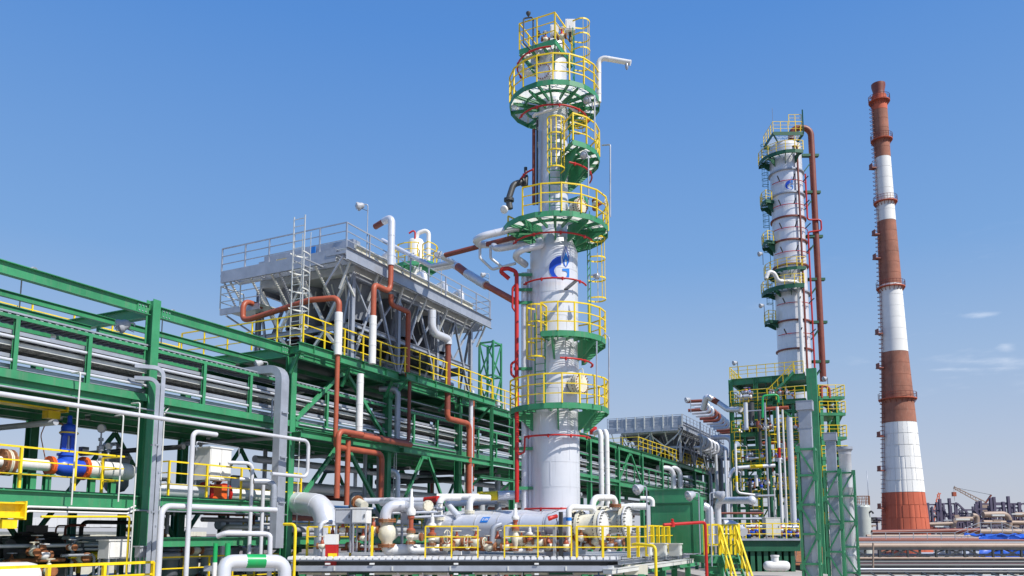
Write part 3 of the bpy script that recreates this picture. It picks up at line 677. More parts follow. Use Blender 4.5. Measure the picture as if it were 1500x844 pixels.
# deluge rings: red pipe hoops round the shell (a thing that hangs from the column)
def deluge(label, py, r, a0, a1, tail=None, m='red', pr=.038):
    z = zat(py, TY - r); pts = rim(TC, r, a0, a1, z, 9)
    t = thing('deluge_ring', label, 'pipe', pts[0], 'red deluge rings round the tall column')
    pp = ([V(q) for q in tail(z)] if tail else []) + pts
    MB().tube(pp, pr, 8, 0.12 if tail else 0).build('ring_pipe', m, t)
    for k in range(1, len(pts) - 1, 4): MB().lathe(pts[k], -up, [(0, -.05), (.05, -.04), (.05, .03), (.03, .09), (0, .1)], 8).build('spray_nozzle', m, t)
    return t
riser = P(757, 600, 31.2)
def tail_at(dz=0): return lambda z: [(riser.x, riser.y, z + dz), (riser.x + .45, riser.y, z + dz), (riser.x + .55, riser.y + .05, z)]
deluge('red deluge hoop just below the lowest ring platform of the column', 637, RB + .42, -150, -12, lambda z: [(riser.x, riser.y, z - .75), (TC.x - 1.25, TY - .78, z - .6), (TC.x - 1.23, TY - .72, z)])
deluge('red deluge hoop below the blue flame emblem on the column', 407, RB + .35, -160, -15)
deluge('red deluge hoop above the blue flame emblem under the big platform', 340, RB + .75, -165, -30)
deluge('red deluge hoop near the foot of the column', 745, RB + .3, -165, -10)
deluge('short red deluge arc under the half platform with the manway below', 524, RB + .55, -85, 10)
deluge('red deluge hoop just under the uppermost round platform', 153, RU + .85, -165, 0)
deluge('red deluge arc round the top square platform', 68, RU + .9, -215, -95)
deluge('red deluge arc under the side platform of the narrow upper shell', 236, RU + 1.0, -70, 15)
deluge('short red deluge arc over the big platform beside the black valve', 243, RU + .75, -200, -130)
pipe('fire_water_riser', 'bright red vertical riser pipe beside the tall column', [([riser + up * (zat(736, 31.2) - riser.z), riser + up * (zat(398, 31.2) - riser.z), riser + up * (zat(392, 31.2) - riser.z) + V((-.35, .1, 0)), riser + V((-.75, .1, 0)) + up * (zat(394, 31.2) - riser.z), riser + V((-.3, .2, -.35)) + up * (zat(394, 31.2) - riser.z)], .085, 'red')], bands=False)
q0 = riser + up * (zat(415, 31.2) - riser.z)
pipe('bypass_loop', 'small red bypass loop on the red riser beside the emblem', [([q0, q0 + V((-.17, 0, -.2)), q0 + V((-.17, 0, -1.0)), q0 + V((.0, 0, -1.25))], .045, 'red')], bands=False)
pipe('bypass_loop', 'small red bypass loop on the red riser above the lowest platform', [([riser + up * (zat(528, 31.2) - riser.z), riser + V((-.22, 0, 0)) + up * (zat(533, 31.2) - riser.z), riser + V((-.22, 0, 0)) + up * (zat(548, 31.2) - riser.z), riser + up * (zat(556, 31.2) - riser.z)], .05, 'red')], bands=False)
# silver risers at the left flank of the column with green pipe guides
for k, (px, r, y0, y1) in enumerate(((768.5, .13, 770, 400), (776, .10, 770, 395))):
    p = P(px, 600, 31.8 + k * .1)
    pipe('riser_pipe', ('broad' if k == 0 else 'slim') + ' silver riser pipe strapped to the flank of the tall column', [([V((p.x, p.y, zat(y0, p.y))), V((p.x, p.y, zat(y1, p.y)))], r, 'clad')])
for py in (402, 424, 443, 540, 657, 715):
    zz = zat(py, 31.6)
    MB().box((riser.x + .35, 31.65, zz), (.95, .06, .12)).build('pipe_guide', 'green', tower)
# logo: two-tone emblem of a curl and a flame, sheet letters on the shell
def on_cyl(px, py, c, r, off=.012):
    upx = PY0 - py; d = V(((px - 750) / (F * CS - upx * SN), 1, (F * SN + upx * CS) / (F * CS - upx * SN)))
    a = d.x ** 2 + 1; bq = -(d.x * c.x + c.y); cq = c.x ** 2 + c.y ** 2 - (r + off) ** 2
    y = (-bq - math.sqrt(max(bq * bq - a * cq, 0))) / a
    return V((d.x * y, y, CH + d.z * y))
def emblem(root, c, r, px0, py0, k):
    def Q(pt, off=.012): return on_cyl(px0 + pt[0] / 8.44 * k, py0 + pt[1] / 8.44 * k, c, r, off)
    def fine(poly):
        o = []
        for a, b_ in zip(poly, poly[1:]):
            o += [(a[0] + (b_[0] - a[0]) * i / 3, a[1] + (b_[1] - a[1]) * i / 3) for i in range(3)]
        return o + [poly[-1]]
    def strip(A, B, m, off, name='emblem_mark'):
        A, B = fine(A), fine(B); n = len(A); vs = [Q(p, off) for p in A] + [Q(p, off) for p in B]
        MB().add(vs, [(i, i + 1, n + i + 1, n + i) for i in range(n - 1)]).build(name, m, root)
    strip([(352, 378), (300, 390), (250, 425), (215, 475), (204, 530), (212, 585), (240, 630), (285, 655), (340, 664), (400, 664)],
          [(355, 485), (325, 492), (295, 510), (275, 535), (268, 560), (275, 590), (295, 622), (320, 642), (350, 653), (385, 655)], 'logo', .012)
    strip([(400, 664), (440, 650), (455, 640), (456, 590), (456, 538), (410, 536), (370, 535)],
          [(385, 655), (415, 640), (429, 615), (432, 590), (418, 573), (398, 566), (372, 566)], 'logo2', .013)
    ov = lambda h, w, y: [(413 + w * s_, y + h * q) for s_, q in ((0, -1), (.42, -.62), (.82, -.2), (1, .12), (.86, .48), (.5, .82), (0, 1))]
    o1 = ov(132, 43, 388); o2 = ov(118, 33, 388); mir = lambda P_: [(826 - x, y) for x, y in P_]
    strip(o1, o2, 'logo', .013); strip(mir(o1), mir(o2), 'logo', .013)
    f1 = [(413, 325), (424, 362), (437, 395), (443, 425), (438, 462), (426, 500)]; f2 = [(413, 412), (414, 418), (420, 428), (426, 445), (426, 470), (419, 505)]
    strip(f1, f2, 'logo2', .014); strip(mir(f1), mir(f2), 'logo2', .014)
emblem(tower, TC, RB + .005, 780, 330, 1.0)
# ---- pipework hung on the column
pipe('vent_pipe', 'white vent pipe with a downturned end sticking out beside the uppermost platform', [([P(877, 150, 31.5), P(877, 84, 31.5), P(923, 92, 31.2)], .11, 'white')], bend=.22, extra=lambda r_: MB().lathe(P(918, 93, 31.2), -up, [(.05, 0), (.07, .05), (.07, .2), (.03, .28), (0, .28)], 10).build('drip_nozzle', 'galv', r_))
q = P(767, 60, 31.4)
pipe('vent_pipe', 'thin dark vent loop at the very top of the column with a cap', [([P(778, 74, 31.2), P(767, 63, 31.2), P(767, 27, 31.2), P(781, 25, 31.2), P(781, 76, 31.2)], .035, 'dark')], bands=False, extra=lambda r_: MB().lathe(P(774, 24, 31.2), up, [(.03, 0), (.1, .1), (.1, .18), (0, .2)], 8).build('vent_cap', 'dark', r_))
pipe('elbow_pipe', 'ribbed flexible white elbow at the top of the column above the round platform', [([P(787, 82, 31.9), P(766, 82, 32), P(762, 106, 32), P(790, 108, 31.8)], .14, 'white')], bend=.35)
pipe('downcomer_pipe', 'brown downcomer pipe along the narrow upper shell', [([P(782, 190, 31.7), P(782, 300, 31.7)], .075, 'brown')], bands=False)
pipe('downcomer_pipe', 'slim dark pipe beside the brown downcomer on the upper shell', [([P(787, 175, 31.6), P(787, 300, 31.6)], .05, 'dark')], bands=False)
pipe('header_loop', 'thin white pipe bent across the upper shell below the round platform', [([P(781, 172, 31.2), P(783, 168, 31.1), P(832, 154, 30.9), P(846, 166, 31.1)], .06, 'white')], bands=False)
for px, y0, y1, w in ((862, 300, 228, 'beside the side platform'), (871, 205, 140, 'below the uppermost round platform'), (894, 318, 212, 'over the big platform'), (907, 95, 92, '')):
    if w: pipe('conduit', f'thin grey conduit standing {w} of the column', [([P(px, y0, 30.6), P(px, y1, 30.6), P(px - 12, y1 + 1, 31.0)], .03, 'galv')], bands=False)
pipe('conduit', 'thin grey conduit running down the right flank of the column to the lowest platform', [([P(874, 590, 30.3), P(874, 500, 30.3)], .03, 'galv')], bands=False)
pipe('conduit', 'thin grey conduit outside the lowest platform on the right', [([P(892, 600, 30.6), P(892, 495, 30.6), P(886, 488, 31.0)], .03, 'galv')], bands=False)
# black relief valve and white ball tank at the left of the big platform
t = thing('relief_valve', 'black elbow relief valve at the edge of the big platform', 'valve', P(745, 300, 31.6))
MB().tube([P(768, 266, 31.9), P(752, 270, 31.7), P(745, 292, 31.6), P(747, 306, 31.6)], .13, 12, .4).build('valve_body', 'dark', t)
flange(t, P(766, 266.5, 31.88), P(752, 270, 31.7) - P(768, 266, 31.9), .13, 'dark', bolts=8); flange(t, P(745.5, 293, 31.6), up, .14, 'dark', bolts=8)
MB().lathe(P(770, 262, 31.9), up, [(.1, -.3), (.12, .1), (.07, .2), (.07, .5), (0, .52)], 12).build('bonnet', 'dark', t)
t = tag(MB().lathe(P(739, 307, 31.5), P(700, 312, 30) - P(739, 307, 31.5), [(0, -.14), (.12, -.1), (.17, .0), (.17, .06), (.14, .09), (0, .1)], 16).build('blind_cover', 'white'), 'round white blind cover hanging off the big platform edge', 'cover')
# pipes leaving to the left toward the cooler
def pp(label, pts, r, m, bend=None, bands=True, name='transfer_pipe'): return pipe(name, label, [(pts, r, m)], bend=bend, bands=bands)
pp('fat silver transfer pipe looping out left from under the big platform', [P(790, 322, 32.2), P(770, 331, 31.6), P(694, 349, 31.3), P(704, 361, 33), P(752, 351, 32.4)], .15, 'clad', .45)
pp('brown transfer pipe crossing toward the air cooler below the fat silver one', [P(772, 343, 32), P(652, 374, 33.5)], .11, 'brown', bands=False)
pp('grey transfer pipe elbow that carries the brown pipe to the cooler', [P(652, 374, 33.5), P(648, 377, 33.6), P(664, 384, 35), P(632, 390, 36.5), P(560, 330 + 22, 39)], .11, 'clad', .4)
pp('silver transfer pipe bending down at the left of the emblem', [P(790, 352, 31.2), P(795, 359, 31), P(745, 370, 30.8), P(770, 388, 32)], .14, 'clad', .4)
pp('short silver transfer pipe hooked behind the red deluge hoop', [P(790, 354, 31.9), P(727, 365, 32), P(721, 357, 33)], .14, 'clad', .35)
pp('slim grey drain pipe hanging left of the emblem, outer one', [P(703, 360, 32.8), P(703, 378, 32.8), P(721, 395, 33), P(755, 386, 32.2)], .06, 'clad', .15, False)
pp('slim grey drain pipe hanging left of the emblem, inner one', [P(718.5, 360, 32.6), P(718.5, 378, 32.6), P(735, 391, 32.6)], .06, 'clad', .15, False)
pipe('transfer_pipe', 'long sloping pipe in red oxide and silver from the air cooler to the red riser', [
    ([P(640, 392, 38.5), P(664, 387, 36.6), P(671, 391, 36.3)], .19, 'clad'), ([P(671, 391, 36.3), P(684, 401, 35.5)], .185, 'salmon'),
    ([P(684, 401, 35.5), P(712, 418, 34)], .2, 'clad'), ([P(712, 418, 34), P(757, 443, 32)], .14, 'salmon')], bend=.5)
floodlight('floodlight on a bracket at the right flank of the emblem', P(862, 425, 30.6), zat(404, 30.6) - zat(425, 30.6) , (1, -.6, -.3), s=.7)
floodlight('floodlight hanging below the side platform of the upper shell', P(862, 240, 30.6), .3, (-.5, -.8, -.4), s=.8)
floodlight('floodlight hanging below the uppermost round platform', P(868, 160, 30.8), .3, (-.6, -.7, -.3), s=.8)
t = thing('lamp_bracket', 'flat dark lamp arm sticking out of the shell below the emblem', 'lamp', P(842, 412, 30.9))
MB().bar(P(843, 412, 30.95), P(829, 424, 29.9), .16, .06).build('lamp_housing', 'dark', t)
# boxes on the top platform
for px, py, sx, sz, m, l, n in ((812, 47, .35, .42, 'white', 'white instrument box on the square top platform', 'instrument_box'), (835, 40, .42, .5, 'white', 'white valve actuator box behind the ladder at the column top', 'actuator')):
    c = P(px, py, 31.9); t = thing(n, l, 'box', c); MB().box(c, (sx, .4, sz)).build('case', m, t); MB().box(c - V((0, .21, 0)), (sx * .8, .02, sz * .8)).build('door', m, t); MB().cyl(c - up * (sz / 2 + .4), c - up * sz / 2, .06).build('stand', 'dark', t)
valve('small cream gate valve on the square top platform', P(799, 58, 31.3), (1, .2, 0), .07, 'cream', name='small_valve')
valve('small dark valve at the railing of the square top platform', P(788, 50, 31.2), up, .05, 'dark', 'dark', up=V((1, 0, 0)), sm='dark', name='small_valve')
valve('red topped cream valve under the white box at the column top', P(823, 54, 31.2), (1, -.3, 0), .08, 'cream', name='small_valve', sm='red')
valve('white ended relief valve over the big platform deck', P(872, 300, 31.2), (0, .3, 1), .09, 'cream', up=V((1, -.4, 0)), name='relief_valve')
# ================================================================== air coolers on the rack deck
def bolted_sign(root, pts, m, name='sign'): MB().prism(pts, (Nn * 0 + V((-.01, -.01, 0)))).build(name, m, root)
def air_cooler(label, t0, t1, s0, s1, zd, fans=3, near=True, group='air coolers on the rack deck'):
    c = thing('air_cooler', label, 'air cooler', R(t0, s0, 12.64), group)
    def bx(name, a, b, p, q, z0, z1, m='galv', root=c): return MB().box((R(a, p, z0) + R(b, q, z1)) / 2, ((b - a) * 1.118, q - p, z1 - z0), (DU, Nn, up)).build(name, m, root)
    ta, tb, sa, sb = t0 + 1.25, t1 - 1.0, s0 + .62, s1 - 1.0
    # tube bundle box: ribbed side panels on the long face, plain panels on the short
    bx('bundle_core', ta + .04, tb - .04, sa + .05, sb - .05, zd - .55, zd + .72, 'lgalv')
    n = 9
    for k in range(n):
        a = ta + (tb - ta) * k / n; b = ta + (tb - ta) * (k + 1) / n
        bx('side_panel', a + .02, b - .02, sa - .05, sa + .02, zd - .1, zd + .75, 'cream' if near else 'galv')
        for zz in (.1, .36, .6): bx('panel_rib', a + .02, b - .02, sa - .1, sa - .052, zd + zz, zd + zz + .07, 'cream' if near else 'galv')
    for k in range(5):
        p = sa + (sb - sa) * k / 5; q = sa + (sb - sa) * (k + 1) / 5
        bx('end_panel', ta - .05, ta + .02, p + .02, q - .02, zd - .1, zd + .75, 'galv')
        bx('panel_rib', ta - .09, ta - .052, p + .02, q - .02, zd + .3, zd + .36, 'galv')
    bx('header_box', ta + .1, ta + .55, sa + .2, sb - .2, zd + .75, zd + 1.05, 'galv')
    # walkway round the box
    for (a, b, p, q, nm) in ((t0, t1, s0, s0 + .55, 'front_walkway'), (t0, t0 + 1.1, s0 + .56, s1, 'end_walkway'), (t1 - .95, t1, s0 + .56, s1, 'end_walkway')):
        w = grating(c, [R(a, p, 0)[:2], R(b, p, 0)[:2], R(b, q, 0)[:2], R(a, q, 0)[:2]], zd, .075, 'lgalv', Nn if nm != 'end_walkway' else DU, nm)
        tag(w, kind='thing'); del w['kind']
        L0, L1 = (R(a, p, zd - .16), R(b, p, zd - .16)) if nm != 'end_walkway' else (R(a if a == t0 else b, p, zd - .16), R(a if a == t0 else b, q, zd - .16))
        MB().channel(L0 - up * .08, L1 - up * .08, .1, .56, .015).build('walkway_beam', 'galv', c)
        MB().channel(L0 + (Nn if nm != 'end_walkway' else DU * (1 if a == t0 else -1)) * (1.1 if nm == 'end_walkway' else .55), L1 + (Nn if nm != 'end_walkway' else DU * (1 if a == t0 else -1)) * (1.1 if nm == 'end_walkway' else .55), .08, .26, .015).build('walkway_beam', 'galv', c)
        nb = max(2, int((L1 - L0).length / 1.4))
        for k in range(nb + 1):
            e = L0.lerp(L1, k / nb); d = (Nn if nm != 'end_walkway' else DU * (1 if a == t0 else -1)) * 1.08
            MB().bar(e - up * .02, e + d - up * .02, .06, .12).build('cross_member', 'galv', c)
            if k % 2 == 0: MB().bar(e + d * .15 - up * .2, e + d - up * 1.35, .07).build('knee_brace', 'galv', c)
    rp = MB(); o = .03
    rails(c, [R(t0 + o, s1, zd), R(t0 + o, s0 + o, zd), R(t1 - o, s0 + o, zd), R(t1 - o, s1, zd)], 'galv', 1.15, 1.55, .065, 2, toe=0)
    # lower end gallery
    if near:
        zl = zd - 1.75
        bx('gallery_floor', t0 + .2, t0 + 1.6, s1 - 2.3, s1 + .2, zl, zl + .05, 'lgalv')
        MB().channel(R(t0 + .2, s1 - 2.3, zl - .1), R(t0 + .2, s1 + .2, zl - .1), .08, .28, .015).build('walkway_beam', 'galv', c)
        rails(c, [R(t0 + .2, s1 - 2.3, zl), R(t0 + .2, s1 + .2, zl), R(t0 + 1.5, s1 + .2, zl)], 'lgalv', 1.15, 1.1, .05)
        MB().bar(R(t0 + .2, s1 - .2, zl - .3), R(t0 + 1.6, s1 - 1.0, zl - 1.2), .07).build('knee_brace', 'galv', c)
    # fan rings hanging under the bundle
    L = (tb - ta) / fans
    for i in range(fans):
        for j in (0, 1):
            f = R(ta + L * (i + .5), sa + (sb - sa) * (.27 + .46 * j), zd - .56); r = 1.0
            fr = MB().lathe(f, -up, [(r * 1.38, 0), (r * 1.34, .25), (r * 1.08, .85), (r, .95), (r, 1.75), (r * 1.03, 1.76), (r * 1.03, 1.82), (r * .96, 1.82), (r * .96, .95)], 28).build('fan_ring', 'mgrey', c)
            b = MB()
            for k in range(12):
                a = RAD(30 * k); e = V((math.cos(a), math.sin(a), 0)); b.bar(f + e * (r + .03) - up * .95, f + e * (r * 1.36) - up * .22, .05, .07)
            b.build('ring_rib', 'lgalv', fr, kind='stuff')
            hub = MB().cyl(f - up * 1.2, f - up * 1.75, .16, 12)
            for k in range(6):
                a = RAD(60 * k + 10 * i); e = V((math.cos(a), math.sin(a), 0)); q = V((-e.y, e.x, .35)).normalized()
                hub.box(f - up * 1.45 + e * .55, (.8, .2, .02), (e, q, e.cross(q)))
            hub.build('fan', 'dark', fr)
            MB().box(f - up * 2.1, (.5, .4, .45)).build('fan_motor', 'grey', fr)
    # supporting frame: posts, ledgers, raking struts
    zb = 12.66
    for a in [ta + (tb - ta) * k / fans for k in range(fans + 1)]:
        for p in (sa + .1, (sa + sb) / 2, sb - .1):
            MB().ibeam(R(a, p, zb), R(a, p, zd - .58), .2, .2, .012, .015, up=Nn).build('post', 'galv', c)
        MB().ibeam(R(a, sa + .2, zb + 1.55), R(a, sb - .2, zb + 1.55), .16, .24, .012, .015).build('ledger', 'galv', c)
        for (u_, v_) in ((sa + .1, sa + 1.6), (sb - .1, sb - 1.6)): MB().ibeam(R(a, (u_ + v_) / 2, zb), R(a, u_, zd - .75), .1, .1, .01, .01, up=DU).build('strut', 'galv', c)
    sm = (sa + sb) / 2
    for u0, u1 in ((sa + .3, sm - .1), (sm + .1, sb - .3)):
        c_ = (u0 + u1) / 2
        for e_ in (u0, u1):
            MB().ibeam(R(ta - .06, c_, zb + 1.7), R(ta - .06, e_, zd - .75), .12, .12, .01, .012, up=DU).build('strut', 'lgalv', c)
            MB().ibeam(R(ta - .06, e_, zb), R(ta - .06, c_, zb + 1.45), .12, .12, .01, .012, up=DU).build('strut', 'lgalv', c)
    for k in range(6):
        e_ = s0 + .6 + (s1 - s0 - 1.0) * k / 5; MB().bar(R(t0 + .1, e_, zd - .35), R(ta, e_, zd - 1.7), .08).build('knee_brace', 'lgalv', c)
    for k in range(fans * 2 + 1):
        e_ = t0 + .4 + (t1 - t0 - .8) * k / (fans * 2); MB().bar(R(e_, s0 + .08, zd - .35), R(e_, sa + .05, zd - 1.6), .08).build('knee_brace', 'lgalv', c)
    if not near:
        nn_ = 8
        for k in range(nn_):
            u0, u1 = s0 + .1 + (s1 - s0 - .2) * k / nn_, s0 + .1 + (s1 - s0 - .2) * (k + 1) / nn_
            MB().box(R(t0 + .05, (u0 + u1) / 2, zd + .55), (.03, u1 - u0 - .1, .95), (DU, Nn, up)).build('infill_panel', 'galv', c)
            MB().bar(R(t0, u0, zd - .2), R(t0, u0, zd + 1.2), .1).build('panel_post', 'lgalv', c)
    for p in (sa + .1, sb - .1):
        for i in range(fans):
            a = ta + L * i; b = a + L
            MB().ibeam(R(a + .1, p, zb + 1.6), R(b - .1, p, zb + 1.6), .16, .22, .012, .015).build('ledger', 'galv', c)
            MB().ibeam(R(a + .1, p - .02, zb), R((a + b) / 2, p - .02, zd - .75), .12, .12, .01, .012, up=Nn).build('strut', 'galv', c)
            MB().ibeam(R(b - .1, p - .02, zb), R((a + b) / 2, p - .02, zd - .75), .12, .12, .01, .012, up=Nn).build('strut', 'galv', c)
            MB().bar(R(a + .1, p + .05, zd - .8), R((a + b) / 2, p + .05, zb + 1.7), .08).build('strut', 'galv', c); MB().bar(R(b - .1, p + .05, zd - .8), R((a + b) / 2, p + .05, zb + 1.7), .08).build('strut', 'galv', c)
            MB().ibeam(R(a + .1, p, zd - .7), R(b - .1, p, zd - .7), .16, .24, .012, .015).build('ledger', 'galv', c)
    bx('drip_floor', ta, tb, sa + .3, sb, zb + 1.2, zb + 1.24, 'dark')
    return c
ZD = 17.2
ac = air_cooler('grey air cooler with a cream ribbed long side on struts above the rack', 7.6, 19.4, -1.2, 6.15, ZD)
# little yellow and blue plates on its short side
for a, b, z0, z1, m in ((3.35, 3.95, .1, .55, 'yellow'), (1.6, 1.9, .45, .9, 'logo2')):
    MB().box(R(8.74, (a + b) / 2, ZD + (z0 + z1) / 2 + .1), (.03, b - a, z1 - z0), (DU, Nn, up)).build('plate', m, ac)
air_cooler('distant grey air cooler beyond the tall column with the U bends on its side', 57.8, 76, -1.2, 7.2, 16.35, 3, False)
# tall vertical ladder with hoops on the front of the near cooler
la = ladder(None, R(6.5, .35, 12.66), zat(306, 31.9), -DU + V((0, 0, 0)), .6, None, 'lgalv', 'galv', 'access_ladder', .32)
tag(la, 'tall pale steel ladder with hoops standing before the near air cooler', 'ladder')
for i in range(5):
    z = zat(365 + 27 * i, 32.2); c0 = R(6.5, .35, z)
    arc = [c0 + Nn * (.36 * math.cos(RAD(a))) + DU * (.0 + .62 * math.sin(RAD(a))) for a in range(-10, 191, 20)]
    MB().sweep(arc, [(-.008, -.03), (.008, -.03), (.008, .03), (-.008, .03)], False).build('cage_hoop', 'lgalv', la)
for a in (50, 130): MB().bar(R(6.5, .35, zat(473, 32.2)) + Nn * .36 * math.cos(RAD(a)) + DU * .62 * math.sin(RAD(a)), R(6.5, .35, zat(330, 32.2)) + Nn * .36 * math.cos(RAD(a)) + DU * .62 * math.sin(RAD(a)), .04, .012).build('cage_strap', 'lgalv', la)
MB().bar(R(6.5, .65, zat(372, 32)), R(7.6, .65, zat(372, 32)), .05).build('stay', 'galv', la); MB().bar(R(6.5, .05, zat(372, 32)), R(7.6, .05, zat(372, 32)), .05).build('stay', 'galv', la)
# ---- pipes of the near cooler
S = -1.75
def FP(*pp_): return [RT(x, y, S) for x, y in pp_]
a0 = RT(576, 316, -1.6)
def fv(px, py, s=-1.6): return RT(px, py, s)
q = path(fv(574, 318), ('z', 389))
pipe('cooler_pipe', 'white and red oxide pipe looping over the cooler railing and down its front', [
    ([q[0] + V((-.9, .8, -.15)), q[0] + V((-.42, .36, -.07))], .14, 'brown'),
    ([q[0] + V((-.42, .36, -.07)), q[0], q[1]], .165, 'clad'),
    (path(q[1], ('z', 428), ('m', 't', -1.25), ('d', 0, 0, -.45), ('z', 463)), .125, 'salmon'),
    (path(path(q[1], ('z', 428), ('m', 't', -1.25), ('z', 463))[-1], ('z', 533)), .16, 'white')], bend=.36)
q = path(fv(497, 436, -.95), ('z', 458), ('z', 520))
pipe('cooler_pipe', 'red oxide pipe crossing the short side of the cooler then dropping in a white sleeve', [
    ([R(8.3, 4.3, q[0].z + .5), R(7.3, 4.3, q[0].z + .5), R(7.3, 4.3, q[0].z - .42), R(7.3, 3.8, q[0].z - .42), R(7.3, .4, q[0].z + .0), q[0], q[1]], .125, 'salmon'),
    ([q[1], q[2]], .17, 'white'), (path(q[2], ('z', 640)), .10, 'salmon'), ], bend=.36)
q = path(fv(573, 432, -1.0), ('z', 446), ('m', 't', 1.45), ('z', 463), ('z', 552))
pipe('cooler_pipe', 'red oxide pipe with a swan neck under the cooler walkway', [(q, .125, 'salmon')], bend=.36, bands=False)
q = path(fv(600, 552, -1.0), ('z', 648), ('m', 't', -3.5))
pipe('riser_pipe', 'thin brown pipe dropping from the cooler deck to the tray beam', [(q, .085, 'brown')], bands=False)
q = path(fv(633, 455, -1.0), ('z', 487), ('m', 't', 1.6), ('z', 505))
q2 = path(q[-1], ('z', 600)); q3 = path(q2[-1], ('z', 613), ('m', 't', 2.3), ('z', 640), ('z', 742))
pipe('cooler_pipe', 'fat silver and dark red pipe stepping down from the cooler past the green rack', [(q, .21, 'clad'), ([q[-1], q2[-1]], .155, 'brown'), (q3, .15, 'salmon')], bend=.45)
# salmon pipes looping at the tray beam
q = path(fv(528, 533, -1.3), ('z', 545)); pipe('drop_pipe', 'white sleeved pipe dropping in front of the inverted green brace', [(path(fv(528, 548, -1.3), ('z', 632)), .15, 'white')])
q = path(fv(493, 640, -1.1), ('z', 655), ('m', 't', 3.2), ('z', 735))
pipe('loop_pipe', 'red oxide loop pipe running along the tray beam and down to the grey header', [(q, .125, 'salmon')], bend=.3, bands=False)
q = path(fv(531, 637, -1.45), ('m', 't', -1.6), ('z', 730)); pipe('loop_pipe', 'red oxide pipe hooked down from the white sleeved pipe', [(q, .115, 'salmon')], bend=.3, bands=False)
q = path(fv(510, 645, -1.2), ('z', 740)); pipe('loop_pipe', 'straight red oxide drop pipe between the two hooked ones', [(q, .11, 'salmon')], bands=False)
q = path(fv(512, 636, -1.35), ('m', 't', 4.6)); pipe('loop_pipe', 'red oxide pipe lying on the outer tray beam below the cooler', [(q, .12, 'salmon')], bands=False)
for (px, y0, y1, s, r, m, l) in ((690, 575, 720, -.9, .12, 'clad', 'silver vertical pipe between the hanger post and the rack column'), (693, 577, 720, -.5, .09, 'salmon', 'red oxide vertical pipe behind the silver one at the hanger post'), (583, 570, 650, -.5, .14, 'galv', 'grey cable duct bent over the tray rail behind the column'), (583, 690, 738, -.4, .12, 'clad', 'silver pipe dropping below the tray beam behind the braces')):
    q = path(fv(px, y0, s), ('z', y1)); pipe('riser_pipe', l, [([q[0] + Nn * .8 + DU * -.4, q[0], q[1]], r, m)], bend=.3)
# cooler-top valve, lamp and the small vessel with yellow cages behind
floodlight('floodlight on a tall mast above the corner of the near cooler', R(9.0, -1.1, ZD), zat(293, 34) - ZD, (-1, -.2, -.35))
floodlight('floodlight on a mast over the long side of the near cooler', R(14.6, -1.15, ZD), 2.4, (-.3, .4, -.5))
floodlight('floodlight at the right end of the near cooler walkway', R(19.2, -1.2, ZD - .5), 3.2, (-1, -.2, -.4), s=.8)
for i, (px, py, s) in enumerate(((575, 374, 1.2), (622, 405, 1.2), (652, 420, 1.2), (676, 432, 1.4))):
    p = RT(px, py, s); l = ('first', 'second', 'third', 'last')[i]
    q = [p + V((-.6, 1.0, .25)), p + V((0, 0, .25)), V((p.x, p.y, ZD + .7))]
    pipe('nozzle_pipe', f'{l} silver nozzle bend on the top of the near cooler, counted from its corner', [(q, .17, 'clad')], bend=.35, group='nozzle bends on the near cooler')
    flange(bpy.data.objects['nozzle_pipe' + ('' if i == 0 else f'.{i:03d}')], V((p.x, p.y, ZD + .8)), up, .17, 'galv')
v = P(609, 380, 46); vs = thing('accumulator_vessel', 'white vessel with yellow caged platforms seen over the near cooler', 'vessel', V((v.x, v.y, 12.6)))
vc = V((v.x, v.y, 0)); z1 = zat(350, 46)
MB().lathe(vc, up, [(.48, 12.6), (.48, z1 - .25), (.4, z1 - .08), (.2, z1), (0, z1 + .02)], 24).build('shell', 'white', vs)
platform(vs, vc, zat(393, 46), .5, 1.25, -200, -75, brackets=[-170, -110]); platform(vs, vc, zat(390, 46), .5, 1.3, -50, 60, brackets=[-30, 30])
b_ = P(628, 345, 46)
MB().tube([V((v.x, v.y, z1)), V((v.x + .1, v.y, z1 + .35)), V((b_.x, v.y, zat(336, 46))), V((b_.x, v.y, zat(390, 46)))], .13, 12, .3).build('overhead_pipe', 'white', vs)
pipe('deluge_loop', 'thin red square loop on top of the white vessel over the cooler', [([P(599, 342, 45.6), P(608, 336, 45.6), P(608, 392, 45.6)], .05, 'red')], bands=False)
# U bends on the side of the distant cooler
ub = 0
t_ = 58.5
for row, (zz, rr_, num) in enumerate(((zat(606, 86), .19, 13), (zat(648, 88), .18, 8))):
    for k in range(num):
        t = 62.8 + k * 1.6
        m = 'brown' if (row == 0 and k in (0, 3, 4, 8, 9)) else 'clad'
        a = R(t - (2.2 if row == 0 else 0), .2 if row == 0 else -1.2, zz + .95 - .12 * k * 0)
        if row == 0:
            h = zz + 1.25 - .08 * k
            pts = [R(t - .1, -.3, h + .5), R(t + .2, -2.3, h + .5), R(t + .2, -2.3, h - .5), R(t, -.4, h - .5)]
        else:
            h = zz - .02 * k
            pts = [R(t, -.9, h + .8), R(t + .2, -2.0, h + .8), R(t + .2, -2.0, h - .55), R(t, -.9, h - .55)]
        nm = ('first', 'second', 'third', 'fourth', 'fifth', 'sixth', 'seventh', 'eighth', 'ninth', 'tenth', 'eleventh', 'twelfth', 'thirteenth')[k]
        pipe('u_bend_pipe', f'{nm} {"red" if m == "brown" else "silver"} U bend in the {"upper" if row == 0 else "lower"} row at the distant cooler', [(pts, rr_, m)], bend=.6, bands=False, group='U bends at the distant cooler')
p0 = P(1040, 585, 84)
pipe('overhead_pipe', 'big silver overhead pipe arching from the U bends to the green tower frame', [([P(1030, 600, 84), P(1035, 580, 83), P(1043, 585, 83)], .32, 'clad'), ([P(1043, 585, 83), P(1052, 590, 83)], .315, 'brown'), ([P(1052, 590, 83), P(1066, 600, 82), P(1085, 600, 80)], .29, 'clad')], bend=.7)
